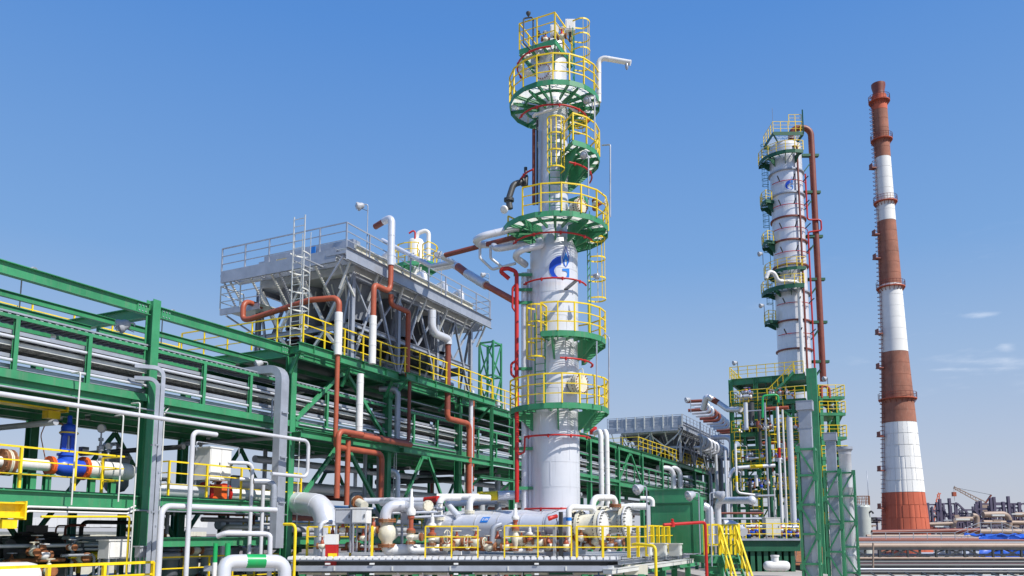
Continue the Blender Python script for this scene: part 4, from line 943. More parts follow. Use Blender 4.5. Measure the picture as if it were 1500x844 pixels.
for i, (px, y0, y1) in enumerate(((1027, 618, 668), (1041, 628, 672), (1054, 636, 672))):
    a = RT(px, y1, -1.7); q = path(a, ('z', y0)); t = tag(MB().bar(q[0], q[1], .16).build('hanger_frame', 'galv'), f'{("first","second","third")[i]} grey hanger post holding the rows of U bends', 'post', 'hanger posts at the U bends')
floodlight('small floodlight on the corner of the distant cooler', RT(1012, 605, -1.2), 1.6, (-1, -.2, -.3), s=1.6)
# pipes dropping in front of the far rack
for i, (px, y0, y1) in enumerate(((986, 686, 722), (996, 686, 722))):
    q = path(RT(px, y0, -.5), ('z', y1)); pipe('drop_pipe', f'{("first","second")[i]} silver pipe bent over the tray rail of the far rack', [([q[0] + Nn * 1.2 - DU * 1.5, q[0], q[1]], .26, 'clad')], bend=.8)
for i, px in enumerate((880, 888.5)):
    q = path(P(px, 632, 45 + i), ('z', 745)); pipe('drop_pipe', f'tall white pipe with a bent top right of the column foot, {("near", "far")[i]} one', [([q[0] + V((-.2, 1.2, .05)), q[0] + up * .05, q[1], q[1] + V((-2.2, .3, -.0))] if i == 0 else [q[0] + V((-.2, 1.2, .05)), q[0] + up * .05, q[1] - up * 4], .145, 'white')], bend=.4)
t = tag(MB().cyl(P(864, 631, 47), P(874, 631, 47), .24, 16).build('fire_monitor', 'red'), 'stubby red cylinder behind the lowest ring platform of the column', 'monitor')
# long header passing in the foreground on the left, and galvanised ducts
q = path(RT(0, 577, -1.9), ('t', 452)); q = path(q[0] - DU * 3, ('p', q[1]), ('z', 699), ('m', 't', -1.9))
pipe('long_pipe', 'long white pipe slanting across the front of the rack with a turned down end', [(q, .068, 'pgrey')], bend=.25)
def duct(label, pts, w, h, bend=.4, m='galv'):
    t = thing('cable_duct', label, 'cable duct', pts[-1], 'galvanised cable ducts'); f = fillet(pts, bend)
    MB().sweep(f, [(-w / 2, -h / 2), (w / 2, -h / 2), (w / 2, h / 2), (-w / 2, h / 2)], False, up=None).build('duct_run', m, t)
    L0, L1 = pts[-2], pts[-1]; n = max(1, int((L1 - L0).length / 1.6)); b = MB()
    for k in range(1, n): c = L0.lerp(L1, k / n); b.box(c, (h + .02, w + .02, .05), (DU, Nn, up))
    b.build('joint_band', m, t, kind='stuff')
    return t
q = path(RT(414, 541, -.95), ('z', 803)); duct('wide galvanised cable duct bent down over the rack with a long vertical leg', [R(4.2, 1.4, q[0].z + .12), q[0] + Nn * .35 - DU * .1, q[0] + up * .0, q[1]] if False else [q[0] + Nn * 2.1 - DU * .2, q[0], q[1]], .46, .3, .42)
q = path(RT(240, 540, -.8), ('z', 850)); duct('narrow galvanised cable duct beside the tall white drop pipe, outer one', [q[0] + Nn * .5 - DU * .7, q[0], q[1]], .2, .12, .28)
q = path(RT(232.5, 556, -.8), ('z', 850)); duct('narrow galvanised cable duct beside the tall white drop pipe, inner one', [q[0] + Nn * .5 - DU * .5, q[0], q[1]], .2, .12, .28)
# lamps of the rack roof
floodlight('floodlight on a dark mast over the left end of the rack roof', RT(27, 470, 6), 1.9, (1, -.1, -.2), post_m='dark')
floodlight('floodlight on a dark mast right of the first green column top', RT(235, 520, 6), 1.9, (1, -.1, -.2), post_m='dark')
floodlight('large floodlight on a bracket under the green cross beam', RT(197, 478, .3), .1, (-.8, -.5, -.5), s=1.2)
floodlight('floodlight under the cooler deck beside the wide cable duct', RT(392, 535, 1.0), .12, (-.8, -.4, -.4), s=.9)
# thin instrument tubes on the rack face
for i, (px, y0, y1, s) in enumerate(((118, 545, 740, -.5), (181, 608, 735, -.4), (205, 590, 830, -.5))):
    q = path(RT(px, y0, s), ('z', y1)); pipe('conduit', f'thin grey conduit hanging down the rack face, {("left", "middle", "right")[i]} one of three', [([q[0] + Nn * .4, q[0], q[1]], .024, 'lgalv')], bands=False, group='conduits on the rack face')
for i in range(4):
    q = path(RT(399 + 3.6 * i, 585, -.15), ('z', 614)); tag(MB().cyl(q[0], q[1], .035, 8).build('conduit', 'galv'), 'short grey conduit stub at the tray bay beside the wide cable duct', 'conduit', 'conduit stubs at the wide duct')

# services packed under the near cooler
rk = random.Random(8)
for k in range(12):
    s_ = .4 + .42 * k; z = 13.1 + .34 * (k % 5)
    if k % 3 == 2: pts = [R(9.5 + .8 * k, s_, 12.66), R(9.5 + .8 * k, s_, z + .9), R(11.5 + .5 * k, s_, z + .9)]
    else: pts = [R(9.2, s_, z), R(18.6, s_, z)]
    pipe('service_pipe', 'pipe among the struts in the shade under the near cooler', [(pts, rk.choice((.09, .13, .18)), rk.choice(('clad', 'galv', 'mgrey', 'brown', 'salmon')))], bands=False, bend=.3, group='pipes under the near cooler')
for k in range(7):
    c = R(9.8 + 1.35 * k, .9 + 1.2 * (k % 2), 12.66); t = thing('motor_skid', 'small grey motor on the deck under the near cooler', 'motor', c, 'motors under the near cooler')
    MB().lathe(c + up * .45, DU, [(0, -.35), (.22, -.33), (.25, -.2), (.25, .25), (.2, .35), (.05, .37), (.05, .55)], 14).build('motor_case', 'mgrey', t); MB().box(c + up * .1, (.9, .5, .2), (DU, Nn, up)).build('base', 'galv', t)
railing('grey inner railing on the rack deck behind the struts of the near cooler', [R(9, 5.4, 12.64), R(19, 5.4, 12.64)], m='galv', sp=1.4)

# silver pipes standing between the far rack end and the green frame
for i, (px, y0, y1, r, m) in enumerate(((1048, 655, 790, .2, 'clad'), (1055, 668, 790, .3, 'mgrey'), (1064, 660, 790, .24, 'clad'), (1071, 640, 790, .3, 'clad'), (1076, 672, 790, .2, 'galv'), (1040, 690, 790, .26, 'galv'))):
    q = path(P(px, y0, 96 + 2 * (i % 3)), ('z', y1)); pipe('riser_pipe', f'{("first", "second", "third", "fourth", "fifth", "sixth")[i]} upright pipe between the far rack end and the green frame', [([q[0] + V((-2.2, 1, 0)), q[0], q[1]], r, m)], bend=.8, bands=False, group='upright pipes between rack and frame')
bk = thing('dark_backing_frame', 'dark backing frame added to fill the gap between the far rack and the green frame', 'steel frame', V((P(1050, 790, 118).x, 118, 0)))  # made-up dark backing, closes the bright sky gap beside the frame
for px in range(1020, 1090, 8):
    x = P(px, 780, 118).x; MB().bar((x, 118, 0), (x, 118, zat(655 + (px % 5) * 4, 118)), .4).build('column', 'dgreen', bk)
for py in (668, 690, 712, 734, 756): MB().bar((P(1016, 780, 117).x, 117.4, zat(py, 118)), (P(1090, 780, 117).x, 117.4, zat(py, 118)), .35, .9).build('beam', 'dark' if py % 4 else 'dgreen', bk)
for i in range(7): MB().box((P(1022 + 10 * i, 780, 119).x, 119.6, zat(700 + 22 * (i % 3), 119)), (1.9, 1.2, 2.6)).build('equipment_case', ('mgrey', 'dark', 'dgreen')[i % 3], bk)
# ================================================================== lower decks at the near end of the rack
ORD = ('first', 'second', 'third', 'fourth', 'fifth', 'sixth', 'seventh', 'eighth', 'ninth', 'tenth', 'eleventh', 'twelfth', 'thirteenth', 'fourteenth')
ax0 = RT(97, 690, 1.2)
def along(px): return path(ax0, ('t', px))[1]
t = thing('control_valve', 'bright blue flanged control valve with a tall yoke on the lower deck', 'valve', ax0)
ax0 = ax0 + up * .12
MB().lathe(ax0, DU, [(0, -.48), (.19, -.48), (.19, -.36), (.26, -.24), (.31, 0), (.30, .24), (.25, .36), (.25, .5), (0, .5)], 24).build('valve_body', 'blue', t)
MB().lathe(ax0, up, [(.27, .12), (.25, .34), (.30, .35), (.30, .42), (.19, .44), (.18, .55), (0, .55)], 20).build('bonnet', 'blue', t)
for k in (-1, 1): MB().bar(ax0 + DU * .16 * k + up * .52, ax0 + DU * .14 * k + up * 1.0, .09, .16, up=DU).build('yoke_arm', 'blue', t)
MB().cyl(ax0 + up * .5, ax0 + up * 1.05, .035, 8).build('stem', 'galv', t)
act = MB().lathe(ax0, up, [(0, .98), (.2, .98), (.26, 1.04), (.26, 1.1), (.23, 1.12), (.23, 1.24), (.2, 1.32), (.09, 1.36), (.07, 1.42), (.07, 1.6), (.04, 1.63), (0, 1.63)], 20).build('actuator', 'blue', t)
MB().lathe(ax0, up, [(.25, 1.045), (.275, 1.05), (.275, 1.09), (.25, 1.095)], 20).build('actuator_band', 'yellow', act)
flange(t, ax0 - DU * .54, DU, .20, 'orange', bolts=12); flange(t, ax0 + DU * .56, DU, .25, 'orange', bolts=14)
MB().box(ax0 + DU * .4 - Nn * .2 + up * .55, (.22, .2, .22), (DU, Nn, up)).build('positioner', 'dark', t)
MB().tube([ax0 + up * 1.3 - DU * .2, ax0 + up * 1.5 - DU * .7, ax0 + up * .9 - DU * .9, ax0 + up * .2 - DU * .7], .015, 6, .3).build('air_line', 'rust', t)
pipe('process_line', 'fat white jacketed pipe right of the blue valve, ending in a domed cap', [([ax0 + DU * .62, along(186)], .285, 'white')], extra=lambda r_: MB().lathe(along(186), DU, [(.285, 0), (.25, .14), (.12, .22), (0, .24)], 16).build('end_cap', 'white', r_))
pipe('process_line', 'white pipe with thick flanges left of the blue valve', [([ax0 - DU * .6, along(-30)], .17, 'white')], extra=lambda r_: [flange(r_, along(px), DU, .26, m, bolts=14) for px, m in ((13, 'rust'), (8, 'cream'), (3, 'rust'))])
ax1 = RT(300, 722, 1.0)
def al1(px): return path(ax1, ('t', px))[1]
pipe('process_line', 'silver and white jacketed pipe on the deck before the analyser cabinet', [([al1(222), al1(297)], .27, 'clad'), ([al1(331), al1(392)], .25, 'white')])
t = thing('shutoff_valve', 'orange red boxed valve on the deck under the white cabinet', 'valve', al1(314))
MB().box(al1(314), (.85, .62, .62), (DU, Nn, up)).build('valve_case', 'orange', t)
for px in (300, 328): flange(t, al1(px), DU, .27, 'red', bolts=10)
MB().bar(al1(310) + up * .4, al1(320) + up * .55 - Nn * .2, .05).build('lever', 'yellow', t)
def cabinet(name, label, c, sx, sy, sz, m='white', legs=.5, ax=None, doors=1):
    ax = ax or (DU, Nn, up); c = V(c); t = thing(name, label, 'cabinet', c - up * (sz / 2 + legs))
    MB().box(c, (sx, sy, sz), ax).build('case', m, t)
    MB().box(c + up * (sz / 2 + .02), (sx + .1, sy + .1, .04), ax).build('roof_plate', m, t)
    for i in range(doors):
        w = sx / doors; d = MB().box(c - ax[1] * (sy / 2 + .015) + ax[0] * (-sx / 2 + w * (i + .5)), (w - .05, .03, sz - .08), ax).build('door', m, t)
        MB().box(c - ax[1] * (sy / 2 + .045) + ax[0] * (-sx / 2 + w * (i + .85)), (.03, .03, .12), ax).build('handle', 'dark', d)
    for i in (-1, 1):
        for j in (-1, 1): MB().bar(c + ax[0] * (i * (sx / 2 - .04)) + ax[1] * (j * (sy / 2 - .04)) - up * (sz / 2), c + ax[0] * (i * (sx / 2 - .04)) + ax[1] * (j * (sy / 2 - .04)) - up * (sz / 2 + legs), .05).build('leg', 'galv', t)
    return t
cb = cabinet('analyser_cabinet', 'white two door analyser cabinet on legs behind the yellow railing', RT(312, 681, .55), 1.0, .75, 1.15, 'white', .75, doors=2)
MB().tube([RT(288, 660, .1), RT(288, 647, .1), RT(350, 656, .1), RT(350, 668, .1)], .02, 6, .06).build('tubing_frame', 'galv', cb)
for px, y0, y1, x2, l in ((370, 679, 830, 345, 'white bent pipe dropping past the lower deck at its right end, taller one'), (386, 703, 830, 368, 'white bent pipe dropping past the lower deck at its right end, shorter one')):
    q = path(RT(px, y0, -.7), ('z', y1)); pipe('drop_pipe', l, [([q[0] - DU * .7 + Nn * .5, q[0], q[1]], .07, 'pgrey')], bend=.22)
q = path(RT(283, 632, -2.2), ('z', 850)); pipe('drop_pipe', 'tall white pipe with a short arm at the top before the white cabinet', [([q[0] + DU * .95, q[0], q[1]], .076, 'pgrey')], bend=.2)
q = path(RT(237, 741, -2.0), ('z', 855)); pipe('drop_pipe', 'thick white pipe turning from a level run down to the ground', [(path(q[0], ('t', 404))[::-1] + [q[1]], .095, 'pgrey')], bend=.3)
q = path(RT(400, 745, -1.6), ('z', 706)); pipe('drop_pipe', 'short silver elbow beside the wide cable duct', [([q[0], q[1], q[1] - DU * .6 + Nn * .4], .12, 'galv')], bend=.25)
# gauges
def gauge(label, p, h, s=1.0):
    t = thing('pressure_gauge', label, 'gauge', p); p = V(p)
    MB().lathe(p, up, [(.05 * s, 0), (.05 * s, h * .3), (.11 * s, h * .32), (.11 * s, h * .45), (.05 * s, h * .47), (.04 * s, h * .6), (.08 * s, h * .62), (.08 * s, h * .7), (.025, h * .72), (.025, h), (0, h)], 10).build('stem', 'galv', t)
    d = V((-.2, -1, 0)).normalized(); MB().lathe(p + up * h, d, [(0, -.05), (.14 * s, -.05), (.15 * s, .03), (.13 * s, .05), (.125 * s, .04)], 16).build('dial_case', 'galv', t)
    MB().lathe(p + up * h, d, [(.128 * s, .038), (0, .04)], 14).build('dial_face', 'wprint', t)
gauge('round pressure gauge on a stack of fittings over the fat white pipe', along(145) + up * .28, zat(634, 27) - along(145).z - .28)
gauge('small dark gauge on the fat white pipe next to the tall gauge', along(157) + up * .3, .5, .8)
# hoist beams painted yellow
for (px0, px1, py, s, w, h, l) in ((-40, 92, 592, 1.7, .5, .5, 'orange yellow hoist beam tucked under the tray beam'), (-40, 30, 748, -.8, .4, .42, 'short orange yellow runway beam end below the lower deck')):
    e = RT(px1, py, s); b_ = path(e, ('t', px0))[1]
    t = thing('hoist_beam', l, 'beam', e); MB().ibeam(b_, e, w, h, .03, .04).build('web_beam', 'orange' if False else 'yellow', t)
    MB().box(e, (.05, w + .08, h + .08), (DU, Nn, up)).build('end_plate', 'yellow', t); MB().box(e - DU * .35 - up * (h / 2 + .15), (.4, .3, .25), (DU, Nn, up)).build('trolley', 'yellow', t)
# lower floor with motor, pipes and cabinet
fz = 3.05
for k in range(3): tag(MB().box(R(-9 + 6 * k, 3, fz), (6.68, 5.6, .06), (DU, Nn, up)).build('floor_plate', 'dgreen', rack))
railing('yellow guard railing in the corner nearest the camera below the lower deck', [R(-11, -1.35, fz), R(-.5, -1.35, fz)], sp=1.75, h=zat(829, 22) - fz, w=.11, rr=.04)
m0 = RT(52, 806, 2.2); t = thing('electric_motor', 'big black finned electric motor in the shade under the lower deck', 'motor', V((m0.x, m0.y, fz)))
MB().lathe(m0, DU, [(0, -.8), (.35, -.78), (.48, -.6), (.48, .6), (.35, .78), (.12, .8), (.12, 1.1), (0, 1.1)], 24).build('stator_case', 'black', t)
for k in range(16):
    a = RAD(22.5 * k); e = Nn * math.cos(a) + up * math.sin(a); MB().box(m0 + e * .52, (1.15, .02, .1), (DU, DU.cross(e), e)).build('cooling_fin', 'black', t)
MB().box(m0 + up * .62, (.45, .4, .3), (DU, Nn, up)).build('terminal_box', 'black', t); MB().box(V((m0.x, m0.y, (fz + m0.z - .45) / 2)), (1.5, .8, m0.z - .45 - fz), (DU, Nn, up)).build('plinth', 'dark', t)
cabinet('junction_box', 'white junction box with a grey side in the shade under the lower deck', RT(167, 805, .4), .75, .5, .55, 'white', .9)
cabinet('junction_box', 'small grey switch box on the first green column above its tangle of cables', RT(209, 809, -.45), .38, .25, .32, 'grey', .5)
pipe('yellow_gas_pipe', 'thin yellow pipe frame dropping beside the first green column', [([RT(60, 757, -.3), RT(190, 757, -.3), path(RT(190, 757, -.3), ('z', 850))[1]], .035, 'yellow')], bands=False, bend=.08)
for i, py in enumerate((746.5, 752.5)):
    e = RT(186, py, -.25); b_ = path(e, ('t', 42))[1]; pipe('conduit', f'{("upper", "lower")[i]} of two white conduits under the lower deck beam', [([b_ - up * .12 - DU * .3, b_, e, e + DU * .3 + up * .12], .03, 'white')], bands=False, bend=.1)
pipe('vessel_shell', 'white rounded vessel top in the bottom corner behind the nearest railing', [([RT(-30, 848, -.6), RT(38, 846, -.6)], .42, 'white')], cat='vessel', extra=lambda r_: MB().lathe(RT(38, 846, -.6), DU, [(.42, 0), (.38, .2), (.2, .32), (0, .35)], 16).build('end_cap', 'white', r_))
# crowd of smaller lines in the shade
rg = random.Random(11)
for k in range(34):
    t0 = rg.uniform(-10, 5.5); s = rg.uniform(1.2, 5.5); r = rg.choice((.06, .08, .11, .14)); m = rg.choice(('galv', 'grey', 'clad', 'dark', 'clad'))
    if k % 3: pts = [R(t0, s, fz), R(t0, s, rg.uniform(4.2, 5.6)), R(t0 + rg.uniform(1, 3), s, 0) ]; pts[2].z = pts[1].z
    else: pts = [R(t0, s, fz + .95 + .16 * (k % 5)), R(t0 + 4, s, fz + .95 + .16 * (k % 5))]
    pipe('service_pipe', 'slim service pipe in the shade under the near lower deck', [(pts, r, m)], bands=False, bend=.25, group='service pipes under the near lower deck')
for k in range(10):
    p = R(-9 + 1.35 * k, 1.4 + .9 * (k % 3), fz + 1.2 + .15 * (k % 2))
    valve('small flanged valve in the shade under the near lower deck', p, DU if k % 2 else Nn, .11, rg.choice(('cream', 'galv', 'dark')), group='small valves under the near lower deck', sm='dark', name='small_valve')
for k in range(24):
    t0 = rg.uniform(7, 30); s = rg.uniform(1.0, 5.5); m = rg.choice(('galv', 'clad', 'grey', 'brown', 'clad')); z0 = rg.uniform(5.2, 7.8)
    pts = [R(t0, s, 0.2), R(t0, s, z0), R(t0 + rg.uniform(1.5, 4), s, z0)] if k % 2 else [R(t0, s, 0.2), R(t0, s, 8.9)]
    pipe('service_pipe', 'pipe standing in the shade under the rack behind the red oxide drop pipes', [(pts, rg.choice((.1, .14, .2)), m)], bands=False, bend=.35, group='pipes standing under the rack')
# galleries behind: yellow rails under the rack
railing('yellow railing in the shade under the rack behind the silver elbow duct', [R(7, 3.4, 4.7), R(22, 3.4, 4.7)], sp=1.4)
railing('yellow railing low down behind the bright green banded pipe', [R(1, .5, fz), R(7, .5, fz)], sp=1.2)
MB().box(R(14.5, 4.5, 4.66), (17.5, 2.6, .06), (DU, Nn, up)).build('deck_plate', 'dgreen', rack)
# bottom silver pipe with the bright green band
b0 = P(330, 850, 23.5); z_ = zat(822, 24)
q = [V((b0.x - .05, b0.y, zat(850, 23.5))), V((b0.x - .05, b0.y, z_)), V((P(360, 822, 24).x, 24, z_))]
pipe('banded_pipe', 'silver pipe with a bright green band curving down near the bottom edge', [(q, .2, 'clad'), ([q[2], P(388, 822, 24.3)], .205, 'bgreen'), ([P(388, 822, 24.3), P(417, 823, 24.6), P(417, 860, 24.6)], .2, 'clad')], bend=.45)
for i, (px, s) in enumerate(((316, 'thinner'), (334, 'thicker'))):
    a = P(px, 796, 25.5); q = path(a, ('z', 824), ('z', 860))
    pipe('riser_pipe', f'short upright pipe, bright green above and white below, {s} of the pair', [(q[:2], .07 + .015 * i, 'bgreen'), (q[1:], .075 + .015 * i, 'white')], bands=False)
a = P(326, 783, 26); pipe('header_pipe', 'white pipe lying along the low green beam behind the white drop pipes', [([P(318, 786, 26), P(330, 781, 26), P(388, 782, 27), P(396, 784, 27), P(394, 850, 27)], .085, 'pgrey')], bend=.2)
# fat silver elbow duct
a = P(425, 737, 31.5); pipe('exhaust_duct', 'fat silver jacketed duct leaving the rack and bending down', [([R(7.0, 3.5, zat(737, 31.5)), P(428, 737, 32.5), P(479, 741, 31.0), path(P(479, 741, 31.0), ('z', 860))[1]], .46, 'clad')], bend=.85)
# low building behind, seen through the frames
bl = thing('site_building', 'low white building with dark window band seen between the columns', 'building', P(60, 800, 75) * 1)
bx_ = [P(x, 790, 75) for x in (-40, 60, 130, 200)]
c = V((P(85, 790, 78).x, 78, 0)); MB().box(c + up * 2.6, (26, 7, 5.2)).build('wall', 'cream', bl)
for k in range(26): MB().box(c + V((-12.5 + k, -.1, 6.05)), (.98, 7.6, .9 - .05 * (k % 2))).build('roof_sheet', 'white', bl)
for k in range(8):
    w = MB().box(c + V((-11.2 + 3.2 * k, -3.53, 3.1)), (1.9, .08, 1.3)).build('window_frame', 'white', bl); MB().box(c + V((-11.2 + 3.2 * k, -3.58, 3.1)), (1.7, .03, 1.1)).build('pane', 'dark', w)

# more fittings and supports on and under the near decks
for i, px in enumerate((28, 48, 70, 135, 165)):
    c = along(px); z0 = 6.27; sup = thing('pipe_support', f'green pipe support under the lower deck line, {ORD[i]} from the picture edge', 'pipe support', V((c.x, c.y, z0)), 'pipe supports on the lower deck')
    MB().box(V((c.x, c.y, z0 + .02)), (.4, .4, .04), (DU, Nn, up)).build('foot_plate', 'green', sup); MB().ibeam(V((c.x, c.y, z0 + .04)), V((c.x, c.y, c.z - .3)), .18, .18, .02, .02, up=Nn).build('post', 'green', sup); MB().box(V((c.x, c.y, c.z - .29)), (.3, .4, .03), (DU, Nn, up)).build('cradle', 'green', sup)
rj = random.Random(19)
for k in range(22):
    px, py = rj.uniform(5, 190), rj.uniform(765, 832); p = RT(px, py, rj.uniform(1.0, 4.5)); L = rj.uniform(.6, 2.6); d = rj.choice((DU, up, DU, Nn))
    pipe('tangle_pipe', 'thin pipe in the dark tangle of the bottom corner under the lower deck', [([p, p + d * L, p + d * L + rj.choice((up * -.7, Nn * .6) if d is DU else (DU * .7, Nn * .6) if d is up else (up * -.5, DU * .6))], rj.choice((.03, .045, .07)), rj.choice(('galv', 'dark', 'clad', 'rust', 'brown', 'yellow')))], bands=False, bend=.15, group='thin pipes in the bottom corner')
for k in range(12):
    px, py = rj.uniform(8, 190), rj.uniform(795, 840); valve('small cream valve in the dark tangle of the bottom corner', RT(px, py, rj.uniform(.3, 2.5)), rj.choice((DU, Nn)), rj.uniform(.06, .1), rj.choice(('cream', 'white', 'galv')), group='small valves in the bottom corner', sm=rj.choice(('rust', 'dark', 'cream')), name='small_valve', stem=.7)
for k in range(16):
    px, py = rj.uniform(235, 400), rj.uniform(752, 835); p = RT(px, py, rj.uniform(.8, 4.5)); L = rj.uniform(.8, 2.6); d = rj.choice((DU, up, DU))
    pipe('tangle_pipe', 'pipe in the shaded tangle behind the white drop pipes', [([p, p + d * L, p + d * L + rj.choice((up * -.7, Nn * .6) if d is DU else (DU * .7, Nn * .6) if d is up else (up * -.5, DU * .6))], rj.choice((.04, .07, .1)), rj.choice(('galv', 'dark', 'clad', 'mgrey', 'brown')))], bands=False, bend=.2, group='pipes behind the white drop pipes')
for k in range(5):
    p = RT(248 + 30 * k, 806, 2.2 + .5 * (k % 2)); t = thing('process_drum', 'grey drum on a stand in the shade behind the white drop pipes', 'drum', V((p.x, p.y, fz)), 'drums behind the white drop pipes')
    MB().lathe(V((p.x, p.y, fz)), up, [(.0, .3), (.2, .32), (.34, .45), (.34, 1.3), (.4, 1.32), (.4, 1.4), (.34, 1.42), (.2, 1.6), (0, 1.65)], 18).build('shell', rj.choice(('mgrey', 'clad', 'grey')), t)
    for a in (0, 120, 240): q = V((p.x, p.y, fz)) + ring_dir(a) * .25; MB().bar(q, q + up * .45, .05).build('leg', 'dark', t)
# ================================================================== exchanger skid in the middle
SZ = zat(817.5, 27)
def X_(px, Y): return P(px, 800, Y).x
A_ = V((X_(422, 27), 27, 0)); B_ = V((X_(905, 27), 27, 0)); C_ = B_ + D * 9.6; G_ = V((C_.x - 1, 38, 0)); H_ = V((X_(440, 36), 36, 0))
skid = thing('process_skid', 'green steel skid deck with a white toothed edge carrying the white exchangers', 'skid', V((B_.x, 27, 0)))
grating(skid, [(p.x, p.y) for p in (A_, B_, C_, G_, H_)], SZ - .03, .09, 'grey', V((1, 0, 0)), 'deck_grating', bw=.06)
MB().prism([p + up * (SZ - .5) for p in (A_ + V((.3, .35, 0)), B_ + V((-.3, .35, 0)), C_ + V((-.6, 0, 0)), G_, H_)], up * .42).build('deck_pan', 'dark', skid)
# toothed edge: separate ribbed planks end on
def edge(p0, p1, z, m='white', h=.1, pitch=.22):
    L = (p1 - p0).length; d = (p1 - p0).normalized(); n_ = V((d.y, -d.x, 0)); k = 0.0
    while k < L - .02:
        e = min(pitch - .055, L - k); c = p0 + d * (k + e / 2) + up * z
        o = MB().prism([c - d * e / 2 - up * h / 2, c + d * e / 2 - up * h / 2, c + d * e / 2 + up * h * .2, c + d * e * .3 + up * h / 2, c - d * e * .3 + up * h / 2, c - d * e / 2 + up * h * .2], -n_ * .7); o.build('deck_plank', m, skid); k += pitch
edge(A_ - V((0, .02, 0)), B_ - V((0, .02, 0)), SZ)
edge(B_ + D * .05, C_, SZ, 'galv', .12, .3)
MB().channel(A_ + up * (SZ - .075), B_ + up * (SZ - .075), .05, .05, .01).build('edge_channel', 'galv', skid)
MB().channel(B_ + up * (SZ - .15), C_ + up * (SZ - .15), .1, .14, .015).build('edge_channel', 'galv', skid)
# lower service tray along the skid front
zt = zat(833, 26.6); T0, T1, T2 = V((X_(300, 26.6), 26.6, zt)), V((X_(890, 26.6), 26.6, zt)), V((X_(890, 26.6), 26.6, zt)) + D * 5.6
tr = thing('cable_tray', 'galvanised cable tray running level below the toothed deck edge', 'cable tray', T1, 'cable trays at the skid')
for a, b in ((T0, T1), (T1, T2)):
    MB().channel(a, b, .3, .17, .02, side=-1).build('side_rail', 'galv', tr)
    n_ = (b - a).normalized(); k = .5
    while k < (b - a).length:
        MB().box(a + n_ * k + up * .005 - V((0, .03, 0)), (.05, .03, .14)).build('splice_plate', 'lgalv', tr); k += 1.9
for px in (545, 668, 786, 480): MB().box(P(px, 826, 26.6), (.14, .16, .05)).build('tray_clip', 'white', tr); MB().box(P(px, 841, 26.6), (.14, .16, .05)).build('tray_clip', 'white', tr)
# green base panels and legs beneath
for k in range(14):
    x0 = X_(440, 28) + k * .86; MB().box((x0 + .42, 28.0, SZ - 1.6), (.82, .05, 1.6)).build('base_panel', 'dgreen', skid)
    MB().box((x0 + .42, 27.8, SZ - .42), (.8, .04, .34)).build('sill_panel', 'cream' if k % 4 != 2 else 'dgreen', skid)
for k in range(7):
    for yy in (27.3, 34): MB().ibeam(V((X_(445, 27.3) + 1.9 * k, yy, 0)), V((X_(445, 27.3) + 1.9 * k, yy, SZ - .55)), .2, .2, .02, .02, up=V((0, 1, 0))).build('leg', 'green', skid)
for k in range(5):
    q = B_ + D * (.8 + 2 * k) + V((-.15, .1, 0)); MB().ibeam(q, q + up * (SZ - .25), .2, .2, .02, .02, up=DU).build('leg', 'green', skid)
    MB().ibeam(q + up * (SZ - .5), q + D * 1.9 + up * (SZ - .5), .16, .3).build('side_beam', 'green', skid)
# yellow railings along the front
def skrail(label, pts, **k): return railing(label, [V((p[0], p[1], SZ)) for p in pts], group='yellow railings round the exchanger skid', **k)
Yr = 27.15
skrail('yellow railing at the skid edge before the two grey boxes', [(X_(450, 29), 29), (X_(545, 29), 29), (X_(545, 27.6), 27.6)], sp=.8, h=1.05, w=.09)
skrail('yellow railing at the skid edge left of the exchanger sign', [(X_(623, Yr), Yr), (X_(700, Yr), Yr)], sp=.82, h=1.05, w=.06)
skrail('yellow railing at the skid edge right of the exchanger sign', [(X_(739, Yr), Yr), (X_(837, Yr), Yr)], sp=1.0, h=1.07, w=.06)
skrail('yellow railing with wide posts before the exchanger end covers', [(X_(845, Yr), Yr), (X_(921, Yr), Yr), (X_(921, Yr) + .9, Yr + 1.8)], sp=.9, h=1.05, w=.1)
e0 = B_ + D * 2.9; skrail('yellow railing with many wide posts before the green cubicle', [e0[:2], (e0 + D * 4.0)[:2]], sp=.75, h=1.1, w=.13)
L0, L1 = V((X_(1032, 30.5), 30.5, 0)), V((X_(1054, 30.5), 30.5, 0)); L2 = L1 + V((.75, 0, 0)); L3 = L2 + V((0, 2.2, 0))
MB().prism([L0 + up * (SZ - .3), L1 + up * (SZ - .3), L2 + up * (SZ - .3), L3 + up * (SZ - .3), L0 + V((0, 2.6, SZ - .3))], up * .26).build('stair_landing', 'green', skid)
for q in (L0 + V((.2, .2, 0)), L1 + V((-.1, .3, 0)), L3 + V((-.2, -.2, 0))): MB().bar(q, q + up * (SZ - .3), .2).build('leg', 'green', skid)
MB().ibeam(L0 + up * (SZ - .55), L1 + up * (SZ - .55), .2, .3, .02, .03).build('side_beam', 'green', skid)
skrail('yellow railing with wide posts round the stair head right of the green cubicle', [L0[:2], L1[:2]], sp=.34, h=1.15, w=.09)
skrail('yellow railing at the far side of the stair head', [(L0 + V((.1, 2.4, 0)))[:2], (L3 + V((-.05, 0, 0)))[:2], L2[:2]], sp=.5, h=1.15, w=.09)
